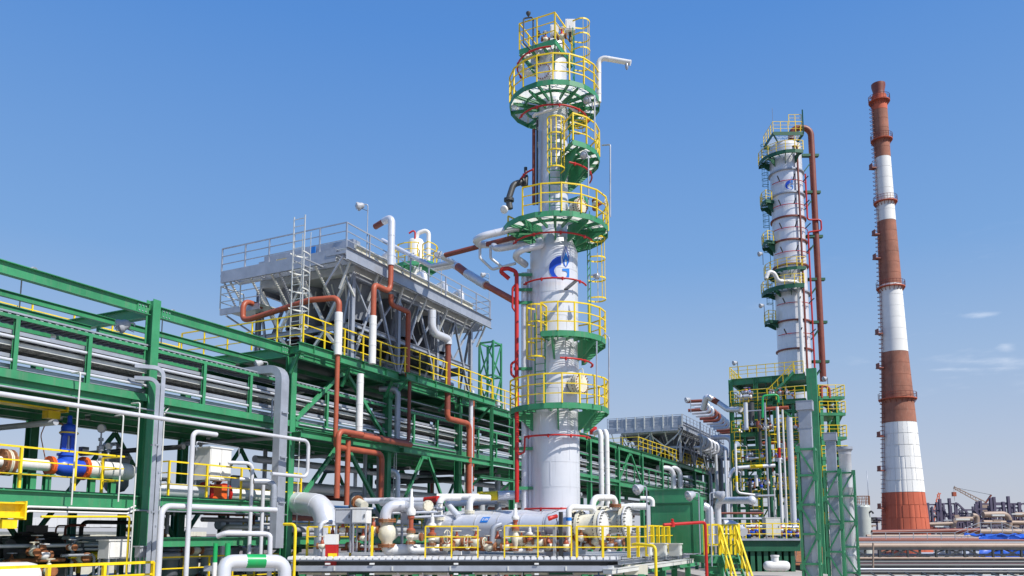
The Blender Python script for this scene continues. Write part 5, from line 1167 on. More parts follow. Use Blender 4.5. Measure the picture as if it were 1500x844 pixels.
# stair at the right end
st = thing('access_stair', 'steep green and yellow stair going down from the right end of the skid', 'stair', L1)
sa = L1 + V((.06, 0, SZ)); sdir = V((.06, -1, 0)).normalized(); sside = V((.75, 0.045, 0)); nst = 17
for off in (0, .8):
    o = sside * off; MB().bar(sa + o, sa + o + sdir * (nst * .17) - up * (nst * .2), .04, .22).build('stringer', 'green', st)
    MB().bar(sa + o + up * 1.1, sa + o + sdir * (nst * .17) - up * (nst * .2) + up * 1.1, .06).build('hand_rail', 'yellow', st)
    MB().bar(sa + o + up * .6, sa + o + sdir * (nst * .17) - up * (nst * .2) + up * .6, .045).build('mid_rail', 'yellow', st)
    for k in (0, 3, 6, 9, 12, 15): q = sa + o + sdir * (k * .17) - up * (k * .2); MB().bar(q, q + up * 1.1, .07).build('rail_post', 'yellow', st)
for k in range(nst): MB().box(sa + sside * .4 + sdir * (k * .17 + .08) - up * (k * .2 + .1), (.24, .76, .04), (sdir, sside, up)).build('tread', 'green', st)
# ---- exchangers: two parallel shells with bolted channel heads
ED = -Nn
def exchanger(label, hc, L, r, heads, m='clad'):
    t = thing('heat_exchanger', label, 'heat exchanger', V((hc.x, hc.y, SZ)), 'white heat exchangers on the skid')
    sh = hc - ED * 1.15; nco = 6
    for k in range(nco):
        a = sh - ED * (L * k / nco); b_ = sh - ED * (L * (k + 1) / nco)
        MB().lathe(a, -ED, [(r * .9, 0), (r, .01), (r, L / nco - .07), (r + .005, L / nco - .07), (r + .005, L / nco - .02), (r, L / nco - .01)], 32).build('jacket_course', m, t)
    MB().lathe(sh - ED * L, -ED, [(r, 0), (r * .96, .15), (r * .7, .3), (0, .38)], 28).build('end_dome', m, t)
    ch = MB().lathe(hc, -ED, [(0, 0), (r * .82, 0), (r * .88, .02), (r * 1.22, .03), (r * 1.22, .13), (r * .95, .14), (r * .93, .16), (r * .93, .72), (r * .96, .74), (r * 1.22, .75), (r * 1.22, .85), (r * 1.05, .86), (r * 1.05, 1.0), (r * 1.22, 1.01), (r * 1.22, 1.09), (r, 1.1), (r * .9, 1.16)], 32).build('channel_head', 'cream', t)
    MB().lathe(hc, ED, [(r * 1.2, 0), (r * 1.22, .01), (r * 1.22, .07), (r * .95, .08), (0, .10)], 32).build('end_cover', 'white', t)
    b = MB(); _, u, v, _ = b.frame(hc, hc + ED)
    for k in range(24):
        e = (u * math.cos(k * math.pi / 12) + v * math.sin(k * math.pi / 12)) * r * 1.1
        b.cyl(hc + e - ED * .18, hc + e + ED * .15, .026, 6); b.cyl(hc + e - ED * 1.14, hc + e - ED * .68, .024, 6)
    b.build('stud_bolt', 'dark', t, kind='stuff')
    for k in (.12, .8):
        c = sh - ED * (L * k); z0 = SZ + .02
        MB().box(V((c.x, c.y, (z0 + c.z - r * .6) / 2)), (.35, r * 1.5, c.z - r * .6 - z0), (ED, Nn.cross(up), up)).build('saddle', 'white', t)
        MB().lathe(c - ED * .1, -ED, [(r + .012, 0), (r + .018, .01), (r + .018, .07), (r + .012, .08)], 28).build('saddle_strap', 'galv', t)
    return t
h1 = P(882, 771, 28.0); h2 = P(917, 764, 29.6)
x1 = exchanger('front white heat exchanger with a blue name plate on its jacket', h1, 5.6, .46, 1)
x2 = exchanger('rear white heat exchanger behind the front one, its bolted cover further right', h2, 6.4, .48, 1)
# name plate (blue with white characters) on the front shell
c = P(718, 767, 29.4)
def on_shell(u, w, off):   # u along the axis to the right, w up the shell
    sh = h1 - ED * 1.15; q = P(718, 766, 30); k = (q - sh).dot(-ED); a = RAD(34) + w / .46
    base = sh - ED * (k - u); fr = V((-ED.y * -1, 0, 0)); side = V((ED.y, -ED.x, 0))
    return base + side * (math.cos(a) * (.46 + off)) + up * (math.sin(a) * (.46 + off))
def patch(u0, u1, w0, w1, off, m, name, sh=0.0):
    n = 4; vs = []
    for i in range(n + 1):
        w = w0 + (w1 - w0) * i / n; vs += [on_shell(u0 + sh * w, w, off), on_shell(u1 + sh * w, w, off)]
    MB().add(vs, [(2 * i, 2 * i + 1, 2 * i + 3, 2 * i + 2) for i in range(n)]).build(name, m, x1)
patch(-.16, .16, -.12, .12, .012, 'logo2', 'name_plate', .25)
for k, (a, b, c0, c1) in enumerate(((-.11, -.095, -.05, .05), (-.09, -.05, .035, .05), (-.06, -.045, -.05, .04), (-.09, -.05, -.05, -.035), (-.03, -.005, -.008, .008), (.01, .025, -.05, .05), (.01, .06, .035, .05), (.048, .062, -.05, .05), (.01, .06, -.008, .006), (.08, .094, -.05, .05), (.115, .129, -.05, .05), (.08, .129, -.008, .006))): patch(a, b, c0, c1, .018, 'wprint', 'plate_character', .25)
# process piping on the skid
def sp(label, runs, **k): return pipe(k.pop('name', 'skid_pipe'), label, runs, **k)
sp('long grey and white header pipe behind the skid with a red section', [([P(522, 734, 32), P(622, 733, 32)], .12, 'clad'), ([P(622, 733, 32), P(642, 731, 31.5)], .125, 'red')])
sp('white header pipe with a wide yellow band ending at the red riser', [([P(640, 728, 31.8), P(701, 728, 31.8)], .13, 'white'), ([P(700, 727.5, 32.2), P(729, 726, 32.2)], .19, 'yellow'), ([P(729, 726, 32.2), P(772, 725, 32.4)], .185, 'clad')])
sp('fat pipe in the shade behind the white header pipe', [([P(655, 737, 33.5), P(728, 733, 33.5)], .16, 'clad')])
for i, (px, w) in enumerate(((644, 'left'), (688, 'right'))):
    q = P(px, 729, 30.5); e = path(q, ('z', 766 if i == 0 else 756))[1]
    def ex(r_, e=e): flange(r_, e + up * .15, up, .13, 'cream', bolts=10)
    sp(f'white elbow pipe dropping from the header onto the exchanger, {w} one', [([q + V((.75, .4, 0)), q, e - up * .1], .125, 'white')], bend=.26, extra=ex)
sp('ribbed white elbow pipe standing left of the exchangers with a bolted valve below', [([P(592, 740, 28.8), P(565, 742, 28.6), path(P(565, 742, 28.6), ('z', 772))[1]], .2, 'clad')], bend=.5)
gv = P(567, 781, 28.5); t = valve('big cream gate valve with rusty flanges at the left of the skid', gv, up, .21, 'cream', up=V((.5, 1, 0)), wheel=False, stem=.2, sm='cream')
q = path(gv - up * .4, ('z', 800)); sp('white elbow below the big cream valve running right along the deck', [([q[0], V((q[1].x, q[1].y, SZ + .24)), V((X_(655, 28.6), 28.7, SZ + .24))], .2, 'white')], bend=.38)
sp('white pipe leaving the ribbed elbow toward the open flange', [([P(560, 736, 30.5), P(575, 734, 29.8), P(600, 742, 29), P(626, 741, 28.2)], .15, 'clad')], bend=.3, extra=lambda r_: flange(r_, P(627, 741, 28.15), P(627, 741, 28.15) - P(615, 741, 28.6), .13, 'cream', bolts=8))
def relief(label, px, ytop, ymid, ybot, Y, w=1.0):
    """tall spring relief valve: white bonnet, red oxide neck, cream body"""
    a = P(px, ymid, Y); t = thing('relief_valve', label, 'valve', V((a.x, a.y, SZ)), 'tall relief valves on the skid')
    zb, zm, zt = zat(ybot, Y), zat(ymid, Y), zat(ytop, Y); c = V((a.x, a.y, 0)); k = (zt - zm)
    MB().lathe(c, up, [(.0, zb), (.15 * w, zb), (.15 * w, zb + .06), (.1 * w, zb + .08), (.16 * w, zb + (zm - zb) * .35), (.2 * w, zb + (zm - zb) * .5), (.16 * w, zb + (zm - zb) * .7), (.1 * w, zm - .1), (.16 * w, zm - .08), (.16 * w, zm), (0, zm)], 18).build('valve_body', 'cream', t)
    MB().lathe(c, up, [(.17 * w, zm), (.17 * w, zm + .06), (.09 * w, zm + .1), (.09 * w, zm + k * .28), (.13 * w, zm + k * .3), (.13 * w, zm + k * .36), (0, zm + k * .36)], 16).build('neck', 'salmon', t)
    MB().lathe(c, up, [(.16 * w, zm + k * .37), (.18 * w, zm + k * .42), (.17 * w, zm + k * .5), (.09 * w, zm + k * .56), (.08 * w, zm + k * .8), (.05 * w, zm + k * .82), (.05 * w, zt), (0, zt)], 16).build('bonnet', 'white', t)
    flange(t, V((c.x, c.y, zb + .02)), up, .13 * w, 'rust', bolts=10); flange(t, V((c.x, c.y, zm - .02)), up, .12 * w, 'rust', bolts=10)
    MB().cyl(V((c.x, c.y, zb + (zm - zb) * .5)), V((c.x + .42 * w, c.y - .1, zb + (zm - zb) * .5)), .11 * w, 14).build('outlet', 'cream', t); flange(t, V((c.x + .42 * w, c.y - .1, zb + (zm - zb) * .5)), V((1, -.24, 0)), .11 * w, 'rust', bolts=8)
    MB().tube([V((c.x, c.y, zb)), V((c.x, c.y, SZ + .22)), V((c.x + .5, c.y, SZ + .22))], .12 * w, 12, .22).build('inlet_pipe', 'white', t)
relief('tall relief valve with white top and red oxide neck at the left of the exchangers', 602, 716, 778, 796, 28.2, .9)
relief('shorter red oxide topped relief valve close left of the front exchanger', 633, 752, 784, 798, 28.3, .85)
relief('relief valve with white top before the red riser', 755, 738, 775, 806, 27.9, .75)
relief('small red oxide relief valve right of the white topped one', 776, 770, 792, 806, 27.8, .7)
# white loop onto the channel heads
sp('white goose neck pipe rising from the front exchanger head over to the rear one', [([P(868, 764, 28.3), P(868, 729, 28.3), P(901, 729, 29.4), path(P(901, 729, 29.4), ('z', 748))[1]], .115, 'white')], bend=.33, extra=lambda r_: flange(r_, path(P(901, 729, 29.4), ('z', 741))[1], up, .15, 'rust', bolts=10))
sp('white pipe elbow with a blue band joining the front exchanger head', [([path(P(833, 745, 27.9), ('z', 808))[1], path(P(833, 745, 27.9), ('z', 763))[1]], .1, 'white'), ([path(P(833, 745, 27.9), ('z', 763))[1], path(P(833, 745, 27.9), ('z', 758))[1]], .105, 'logo2'), ([path(P(833, 745, 27.9), ('z', 758))[1], P(833, 743, 27.9), P(870, 744, 28.2), P(870, 756, 28.25)], .105, 'white')], bend=.28)
for i, px in enumerate((722, 742)):
    sp(f'grey flexible hose bend in front of the exchanger, {("left", "right")[i]} one', [([P(px + 12, 768, 28), P(px, 772, 27.9), P(px - 2, 796, 27.9)], .10, 'galv')], bend=.35)
for i, (px, h) in enumerate(((700, .24), (715, .15), (660, .22))):
    handw = thing('hand_wheel', f'cream hand wheel on a stem at the deck edge, {ORD[i]} from the sign', 'handwheel', P(px, 795, 27.6)); handwheel(handw, P(px - 15 if i == 0 else px - 5, 794 - 8 * (i == 2), 27.5), V((1, -.5, 0)), h, 'cream'); MB().cyl(P(px - 15 if i == 0 else px - 5, 794 - 8 * (i == 2), 27.5), P(px + 8, 795, 27.9), .03, 8).build('stem', 'rust', handw)
# row of small valves and fittings along the deck
rv = random.Random(5); k = 0
for px in range(472, 560, 15): valve(f'small rusty and cream valve left of the ribbed elbow, {ORD[k]} from the left', P(px, 800 - (k % 3) * 12, 28.2 + .3 * (k % 2)), V((1, -.3 * (k % 2), 0)), .075 + .02 * (k % 2), 'cream', group='small valves left of the ribbed elbow', name='small_valve'); k += 1
for px in list(range(655, 700, 14)) + list(range(716, 745, 13)) + list(range(764, 830, 13)):
    valve(f'small cream valve in the row under the white exchanger, {ORD[k - 6]} from the left', P(px, 801 - (k % 2) * 7, 27.75 + .25 * (k % 3)), V((1, -.2, .0)), .08 + .03 * rv.random(), 'cream', group='small valves under the white exchanger', stem=.7, name='small_valve'); k += 1
for px in range(840, 915, 11):
    valve(f'small rusty valve in the row under the bolted exchanger covers, {ORD[(px - 840) // 11]} from the left', P(px, 800 - (k % 3) * 6, 27.9 + .3 * (k % 2)), V((1, -.4, .0)), .085, rv.choice(('cream', 'galv', 'white')), group='small valves under the exchanger covers', stem=.6, name='small_valve', sm=rv.choice(('rust', 'salmon', 'cream'))); k += 1
sp('thin manifold pipe linking the row of small valves under the exchanger', [([P(650, 804, 28.1), P(835, 806, 28.0)], .06, 'rust')], bands=False)
sp('thin white manifold pipe along the deck left of the ribbed elbow', [([P(490, 799, 28.6), P(560, 801, 28.5)], .05, 'white')], bands=False)
sp('salmon drain pipe low behind the left skid railing', [([P(500, 805, 28.9), P(572, 804, 28.4)], .05, 'salmon')], bands=False)
cabinet('instrument_box', 'grey instrument box on a post, left of the pair on the skid', P(505, 757, 28.2), .58, .42, .5, 'grey', 1.0, (V((1, 0, 0)), V((0, 1, 0)), up))
cabinet('instrument_box', 'pale instrument box on a post, right of the pair on the skid', P(530, 756, 27.9), .55, .42, .5, 'white', 1.0, (V((.97, -.2, 0)), V((.2, .97, 0)), up))
cabinet('instrument_box', 'small grey instrument box between ribbed elbow and relief valve', P(594, 759, 29.2), .32, .3, .42, 'grey', .9, (V((1, 0, 0)), V((0, 1, 0)), up))
# extinguisher cabinet, red
t = thing('fire_cabinet', 'red fire cabinet with a white top at the left end of the skid', 'cabinet', P(487, 835, 27.5))
MB().box(P(486, 812, 27.4), (.36, .4, 1.0)).build('case', 'red', t); MB().box(P(486, 790, 27.4), (.4, .42, .34)).build('hood', 'white', t); MB().box(P(487, 815, 27.18), (.3, .03, .2)).build('yellow_label', 'yellow', t)
# vertical silver pipes, fittings
for i, (px, y0, y1, Y, r, m, l) in enumerate(((470, 765, 850, 28.5, .09, 'clad', 'silver upright pipe bent at the top left of the two boxes'), (433, 768, 850, 26.5, .05, 'yellow', 'thin yellow hooked pipe beside the wide cable duct'))):
    q = path(P(px, y0, Y), ('z', y1)); pipe('riser_pipe', l, [([q[0] + V((.35 if i == 0 else -.45, .2, 0)), q[0], q[1]], r, m)], bands=False, bend=.18)
for k in range(7):
    px = 588 + 9.5 * k; q = P(px, 745 + 3 * (k % 3), 30.2); valve('small pale fitting in the pipework behind the relief valves', q, V((1, .2, 0)), .06, 'galv', 'galv', group='fittings behind the relief valves', stem=.5, name='small_valve', sm='cream')
for i, (x0, y0, x1, y1) in enumerate(((560, 745, 600, 747), (570, 752, 640, 750), (600, 758, 650, 756))): sp('slim silver line among the fittings behind the relief valves', [([P(x0, y0, 30), P(x1, y1, 30)], .05, 'clad')], bands=False, group='silver lines behind the relief valves')
sp('wide strainer pipe slanting off the header behind the goose neck', [([P(520, 733, 32), P(534, 741, 31.4)], .17, 'cream')], bands=False, extra=lambda r_: flange(r_, P(524, 735.5, 31.8), P(534, 741, 31.4) - P(520, 733, 32), .17, 'rust', bolts=10))
sp('silver strainer pipe slanting behind the exchangers', [([P(655, 738, 31), P(672, 757, 30.2)], .12, 'clad')], bands=False)
# red camera and post in front of the exchangers
t = thing('instrument_stand', 'dark instrument post with a red detector head before the white exchanger', 'instrument', P(818, 814, 27.5))
a = P(822, 806, 27.5); MB().bar(V((a.x, a.y, SZ)), V((a.x, a.y, zat(750, 27.5))), .12, .1).build('post', 'dark', t); MB().bar(V((a.x - .22, a.y, SZ)), V((a.x - .22, a.y, zat(772, 27.5))), .09, .1).build('post', 'grey', t)
d_ = (P(804, 760, 27.2) - P(817, 756, 27.2)); MB().lathe(P(816, 756, 27.2), d_, [(0, -.04), (.07, 0), (.07, .2), (.08, .21), (.08, .32), (0, .33)], 12).build('detector_head', 'red', t)
MB().bar(P(809, 751, 27.2), P(818, 747.5, 27.2), .2, .02).build('sun_shade', 'dark', t); MB().tube([P(815, 760, 27.3), P(818, 772, 27.4), P(816, 786, 27.4)], .015, 5, .1).build('cable', 'cable', t)
# green cubicle
gx0, gx1 = P(955, 760, 31.5), P(1014, 760, 33.0)
cu = thing('cubicle', 'dark green steel cubicle with a recessed front and a top panel', 'cubicle', V((gx0.x, gx0.y, SZ)))
gx0 = P(953, 760, 33.5); gx1 = path(gx0, ('n', 1014))[1]; ux = V((gx1.x - gx0.x, gx1.y - gx0.y, 0)); W_ = ux.length; ux.normalize(); uy = V((-ux.y, ux.x, 0)); A3 = (ux, uy, up); cc = V((gx0.x, gx0.y, 0)) + ux * (W_ / 2) + uy * .75
z0, z1 = SZ + .02, zat(717, 32.7); zm = zat(737, 32.7)
MB().box(cc + up * ((z0 + z1) / 2), (W_, 1.5, z1 - z0), A3).build('case', 'green', cu)
MB().box(cc - uy * .78 + up * ((zm + z1) / 2), (W_ + .04, .06, z1 - zm), A3).build('top_panel', 'green', cu)
MB().box(cc - uy * .765 + up * ((z0 + zm) / 2 - .03), (W_ - .12, .03, zm - z0 - .1), A3).build('door', 'green', cu)
MB().box(cc + ux * (W_ / 2 + .2) - uy * .55 + up * ((z0 + z1) / 2 - .15), (.34, .5, z1 - z0 - .35), A3).build('side_duct', 'green', cu)
MB().box(cc + up * (z1 + .02), (W_ + .16, 1.7, .05), A3).build('roof_plate', 'green', cu); MB().box(cc - uy * .82 + up * zm, (W_ + .06, .05, .05), A3).build('drip_rail', 'dgreen', cu)
floodlight('floodlight on a tall pole left of the green cubicle, aimed left', P(949, 812, 28.6), zat(716, 28.6) - SZ, (-.8, -.4, -.35), s=1.0)
floodlight('floodlight on a pole before the green cubicle, aimed left', P(1026, 812, 30), zat(722, 30) - zat(812, 30), (-.9, -.3, -.35), s=1.0)
floodlight('floodlight on a pole right of the green cubicle, aimed right', P(1043, 830, 29), zat(722, 29) - zat(830, 29), (.9, -.2, -.4), s=1.0)
t = pipe('fire_hydrant_pipe', 'red elbow pipe standing at the skid front with a level arm to the left', [([P(972, 769, 27), P(1033, 765, 27.8), path(P(1033, 765, 27.8), ('z', 870))[1]], .055, 'red')], bands=False, bend=.12, extra=lambda r_: MB().lathe(P(985, 768.5, 27.15), up, [(.08, -.08), (.08, .08), (.04, .1), (.055, .18), (0, .2)], 10).build('hydrant_valve', 'red', r_))
pipe('yellow_gas_pipe', 'yellow pipe with an elbow dropping in front of the skid edge', [([P(926, 798, 26.2), P(932, 797, 26.1), P(960, 800, 25.6), path(P(960, 800, 25.6), ('z', 870))[1]], .05, 'yellow')], bands=False, bend=.15)
t = thing('sunken_tray', 'pale grey covered cable tray stepping back below the right skid edge', 'cable tray', P(960, 835, 28)); 
a, b = P(890, 838, 26.4), P(1010, 822, 31.5); MB().bar(a, b, .34, .12).build('tray_body', 'lgalv', t); MB().bar(a + up * .08, b + up * .08, .38, .02).build('lid', 'lgalv', t)
for i in range(3):
    q = P(945 + 22 * i, 806, 29.5 + i); cabinet('equipment_box', f'{("left", "middle", "right")[i]} small grey equipment box behind the wide yellow posts', q, .4, .4, .45, 'lgalv', .12, (DU, Nn, up))
# low white pipes behind the goose neck
sp('white level pipe running behind the goose neck to the green cubicle', [([P(880, 747, 33), P(925, 742, 33), P(948, 742, 33)], .14, 'white')])
sp('short white hooked pipe at the left edge of the green cubicle', [([P(938, 730, 32), P(956, 730, 32), P(956, 742, 32)], .09, 'white')], bend=.2)
# ================================================================== second column, its green frame, lattice stacks
q = P(1164, 530, 92); T2 = V((q.x, 92, 0)); r2 = 1.86
col2 = thing('distillation_column', 'distant broad pale column with dark hoops and a big brown pipe on its right flank', 'column', T2)
zz = 0.0; z2t = zat(219, 92) - .1
while zz < z2t - .05:
    h = min(2.45, z2t - zz); course(col2, T2, r2 + .002 * (int(zz) % 2), zz, zz + h, 'tower', 40, .012); zz += h
MB().lathe(T2, up, [(r2, z2t), (r2 * .95, z2t + .35), (r2 * .7, z2t + .7), (r2 * .3, z2t + .88), (0, z2t + .9)], 32).build('top_head', 'tower', col2)
for py in (247, 281, 316, 350, 386, 425, 468, 510):
    z = zat(py, 90.2); MB().lathe(T2 + up * z, up, [(r2, -.1), (r2 + .2, -.1), (r2 + .2, .06), (r2, .06)], 40).build('stiffening_hoop', 'galv' if py % 2 else 'brown', col2)
for py, a0, a1 in ((222, -205, -70), ):
    platform(col2, T2, zat(py, 89.5), r2 + .05, 3.15, a0, a1, m='dgreen', brackets=[-190, -150, -110, -75], kick=.4, rsp=1.2, w=.09, gsp=.15, br=1.3)
for py in (297, 356):
    platform(col2, T2, zat(py, 92), r2 + .05, 3.1, -215, -160, m='dgreen', brackets=[-205, -170], kick=.4, rsp=1.0, w=.09, gsp=.15, br=1.6)
platform(col2, T2, zat(392, 89.5), r2 + .05, 3.0, -200, -75, m='dgreen', brackets=[-190, -150, -110], kick=.35, w=.09, rsp=1.1, gsp=.15)
platform(col2, T2, zat(417, 89.2), r2 + .05, 3.4, -195, -85, m='dgreen', brackets=[-190, -150, -110], kick=.5, w=.09, rsp=1.1, gsp=.15)
platform(col2, T2, zat(471, 92), r2 + .05, 3.2, -205, -165, m='dgreen', brackets=[-200, -170], kick=.35, w=.09, rsp=1.0, gsp=.15)
# square top deck
zt2 = z2t + 1.15; cr_ = [T2 + V((-2.0, -1.9, zt2)), T2 + V((1.6, -1.9, zt2)), T2 + V((1.6, 1.6, zt2)), T2 + V((-2.0, 1.6, zt2))]
b = MB()
for i in range(4): b.bar(cr_[i], cr_[(i + 1) % 4], .06, .45)
tp = b.build('top_platform', 'dgreen', col2); grating(tp, [(k.x, k.y) for k in cr_], zt2 + .1, .18)
rails(tp, [cr_[3] + up * .2, cr_[0] + up * .2, cr_[1] + up * .2, cr_[2] + up * .2], 'yellow', 1.3, 1.0, .08)
for k in cr_: MB().bar(k - up * .1, V((k.x * .5 + T2.x * .5, k.y * .5 + T2.y * .5, z2t + .2)), .12).build('strut', 'dgreen', tp)
MB().bar(V(cr_[1]), V(cr_[1]) + up * 3.0, .14).build('mast', 'dgreen', tp); MB().bar(V(cr_[0]), V(cr_[0]) + up * 3.2, .05).build('mast', 'galv', tp)
rails(tp, [cr_[1] + up * 1.2 + V((-1.6, .2, 0)), cr_[1] + up * 1.2 + V((-.1, .2, 0))], 'yellow', 1.3, .8, .08)
for zf, zt_, a in ((zat(356, 92), zat(300, 92), -190), (zat(297, 92), zat(225, 92), -182), (zat(392, 92), zat(356, 92), -195), (zat(471, 92), zat(420, 92), -186)):
    ladder(col2, T2 + ring_dir(a) * (r2 + .35) + up * zf, zt_ + 1, ring_dir(a), cage=(zf + 2.2, zt_ + 1.1), m='dgreen', cm='dgreen')
emblem(col2, T2, r2 + .03, 1140.5, 246, .40)
for py in (264, 299, 333, 368, 443, 488):
    z = zat(py, 90); pts = [T2 + ring_dir(a) * (r2 + .28) + up * z for a in range(-160, -9, 10)]
    t = thing('deluge_ring', f'thin red deluge hoop on the distant column, {ORD[(264, 299, 333, 368, 443, 488).index(py)]} from its emblem down', 'pipe', pts[0], 'red deluge hoops on the distant column')
    MB().tube(pts, .045, 6, 0).build('ring_pipe', 'red', t)
    for k in (3, 7, 11): MB().bar(pts[k], pts[k] + ring_dir(-160 + 10 * k) * .7 + up * .45, .12, .08).build('spray_arm', 'dark', t)
for i, (a, y0, y1, r, m, l) in enumerate(((-72, 213, 545, .12, 'brown', 'dark red vertical pipe down the middle of the distant column'), (-28, 255, 545, .1, 'red', 'red vertical pipe down the right side of the distant column'))):
    d = ring_dir(a) * (r2 + .32); c = T2 + d; z0, z1 = zat(y1, c.y), min(zat(y0, c.y), z2t + .2)
    pts = [V((c.x, c.y, z0)), V((c.x, c.y, z1))]
    if i == 0: pts += [V((c.x, c.y, z1)) - d * .45 - V((1.0, 0, 0))]
    else: za, zb = zat(340, c.y), zat(322, c.y); pts = [V((c.x, c.y, z0)), V((c.x, c.y, za)), V((c.x + 1.6, c.y, za + .2)), V((c.x + 1.6, c.y, zb)), V((c.x, c.y, zb)), V((c.x, c.y, z1))]
    pipe('riser_pipe', l, [(pts, r, m)], bands=False, bend=.3)
rp_ = T2 + V((r2 + 1.15, -.6, 0))
pipe('overhead_pipe', 'big brown overhead pipe looping off the top of the distant column', [([T2 + V((r2 * .35, -.2, z2t + .6)), V((T2.x + r2 * .35, rp_.y, zat(191, 92))), V((rp_.x, rp_.y, zat(191, 92))), V((rp_.x, rp_.y, zat(560, 92)))], .36, 'brown')], bands=False, bend=1.0)
for py in (226, 280, 345, 408, 471, 529):
    z = zat(py, 91); MB().box((T2.x + r2 + .9, 91.4, z), (2.0, .5, .3)).build('pipe_bracket', 'dgreen', col2)
    for o in (0, .5): MB().bar((T2.x + r2 + .1, 91.3 + o, z - 2.0), (T2.x + r2 + 1.5, 91.3 + o, z - .15), .12).build('bracket_strut', 'dgreen', col2)
q = P(1170, 413, 89.6); pipe('overhead_pipe', 'white pipe bending over the middle platform of the distant column and running down', [([P(1122, 408, 89), P(1126, 398, 89), P(1134, 400, 89), P(1140, 412, 89.2), q, path(q, ('z', 545))[1]], .23, 'white')], bend=.6)
for i, (px, py) in enumerate(((1118, 372), (1120, 448), (1081, 532), (1213, 555))):
    floodlight(f'small lamp on a thin pole by the distant column, {ORD[i]} from the top', P(px, py + 16, 88), 1.4, (-1, -.2, -.3), 'dark', 'dark', 'small lamps by the distant column', s=1.4)
# ---- green support frame before it
K = V((P(1196, 700, 78).x, 78, 0)); KL = K + Nn * 7.9; KD = DU * 7.0
fr = thing('support_frame', 'tall green steel frame with yellow railed decks before the distant column', 'support frame', K)
zs = [zat(549, 79), zat(585, 79), zat(632, 80), zat(676, 80), zat(718, 80), zat(770, 80)]
def G(name, p0, p1, a, h, m='green', upv=None): return MB().ibeam(p0, p1, a, h, .03, .03, upv).build(name, m, fr)
MB().box(K + up * ((zs[0] + .4) / 2), (.95, .7, zs[0] + .4), (Nn, DU, up)).build('box_column', 'green', fr)
for p in (KL, KL + KD, K + KD, K + Nn * 3.6, K + Nn * 3.6 + KD, K + Nn * 5.4): G('column', p, p + up * (zs[0] - .05 if p is not K + Nn * 5.4 else zs[1]), .42, .42, upv=Nn)
for i, z in enumerate(zs):
    h = .62 if i == 0 else .42
    G('beam', KL + Nn * -.2 + up * (z - h / 2 - .03), K + Nn * .6 + up * (z - h / 2 - .03), .3, h); G('beam', KL + KD + up * (z - h / 2 - .03), K + KD + up * (z - h / 2 - .03), .3, h)
    for p in (KL, K + Nn * 3.6): G('beam', p + DU * .2 + up * (z - .25), p + KD - DU * .2 + up * (z - .25), .25, .4)
    if i < 5:
        spn = [(0.7, 7.9)] if i in (0, 1) else ([(4.4, 7.9), (.7, 3.6)])
        for a, b in spn:
            MB().box(K + Nn * ((a + b) / 2) + DU * 3.4 + up * (z + .02), (b - a, 6.6, .05), (Nn, DU, up)).build('deck_plate', 'dgreen', fr)
            rails(fr, [K + Nn * b - DU * .35 + up * z + KD * (.5 if i else .9), K + Nn * b - DU * .35 + up * z, K + Nn * a - DU * .35 + up * z], 'yellow', 1.2, .95, .085, rr=.035)
for n_ in (1.9, 2.7, 6.7):
    G('column', K + Nn * n_ + DU * .1, K + Nn * n_ + DU * .1 + up * (zs[1] - .4), .22, .22, upv=Nn)
for z in ((zs[1] + zs[2]) / 2, (zs[2] + zs[3]) / 2, (zs[3] + zs[4]) / 2, (zs[4] + zs[5]) / 2):
    G('beam', KL - Nn * .2 + DU * .3 + up * z, K + Nn * 4.2 + DU * .3 + up * z, .18, .26); G('beam', K + Nn * 3.4 + DU * .2 + up * (z + .4), K + Nn * .6 + DU * .2 + up * (z + .4), .18, .26)
for i, (a, b) in enumerate(((4.4, 7.9), (.7, 3.6), (4.4, 7.9), (.7, 3.6))):
    z = (zs[i + 1] + zs[i + 2]) / 2 + (.2 if i % 2 else .6); rails(fr, [K + Nn * b - DU * .1 + up * z, K + Nn * a - DU * .1 + up * z], 'yellow', 1.1, .8, .08, rr=.03)
for i in range(1, 5):
    a = K + Nn * 3.5; b = K + Nn * .7
    p, q = (a, b) if i % 2 else (b, a)
    G('brace', p + up * (zs[i] - .5), q + up * (zs[i + 1] + .1), .2, .2, upv=DU)
G('brace', KL + up * (zs[2] + .2) - Nn * .3, K + Nn * 5.5 + up * (zs[1] - .6), .2, .2, upv=DU)
for n_, zf, z_t in ((6.3, zs[2], zs[1] + 1.1), (7.3, zs[3] + 0, zs[2] + .0), (5.7, zs[5], zs[4] - .1), (3.9, zs[3], zs[2] + .3), (4.2, zs[4], zs[3] + .3), (2.5, zs[5], zs[4])):
    p = K + Nn * n_ - DU * .75 + up * zf; la_ = ladder(fr, p, z_t, -DU, .55, None, 'yellow', 'yellow', rung=.45)
    k = max(2, int((z_t - zf) / .8))
    for j in range(k + 1):
        c = V((p.x, p.y, zf + .3 + (z_t - zf - .3) * j / k)); MB().sweep([c + Nn * (.42 * math.cos(RAD(a))) - DU * (.6 * math.sin(RAD(a))) for a in range(0, 181, 30)], [(-.02, -.04), (.02, -.04), (.02, .04), (-.02, .04)], False).build('cage_hoop', 'yellow', la_)
st2 = [K + Nn * 4.2 - DU * .6 + up * (zs[1] + .1), K + Nn * 1.6 - DU * .6 + up * (zs[0] + .1)]
for o in (0, .9):
    MB().bar(st2[0] + DU * o + up * .9, st2[1] + DU * o + up * .9, .08).build('stair_rail', 'yellow', fr); MB().bar(st2[0] + DU * o, st2[1] + DU * o, .06, .25).build('stringer', 'green', fr)
    for k in range(6): q = st2[0].lerp(st2[1], k / 5) + DU * o; MB().bar(q, q + up * .9, .06).build('rail_post', 'yellow', fr)
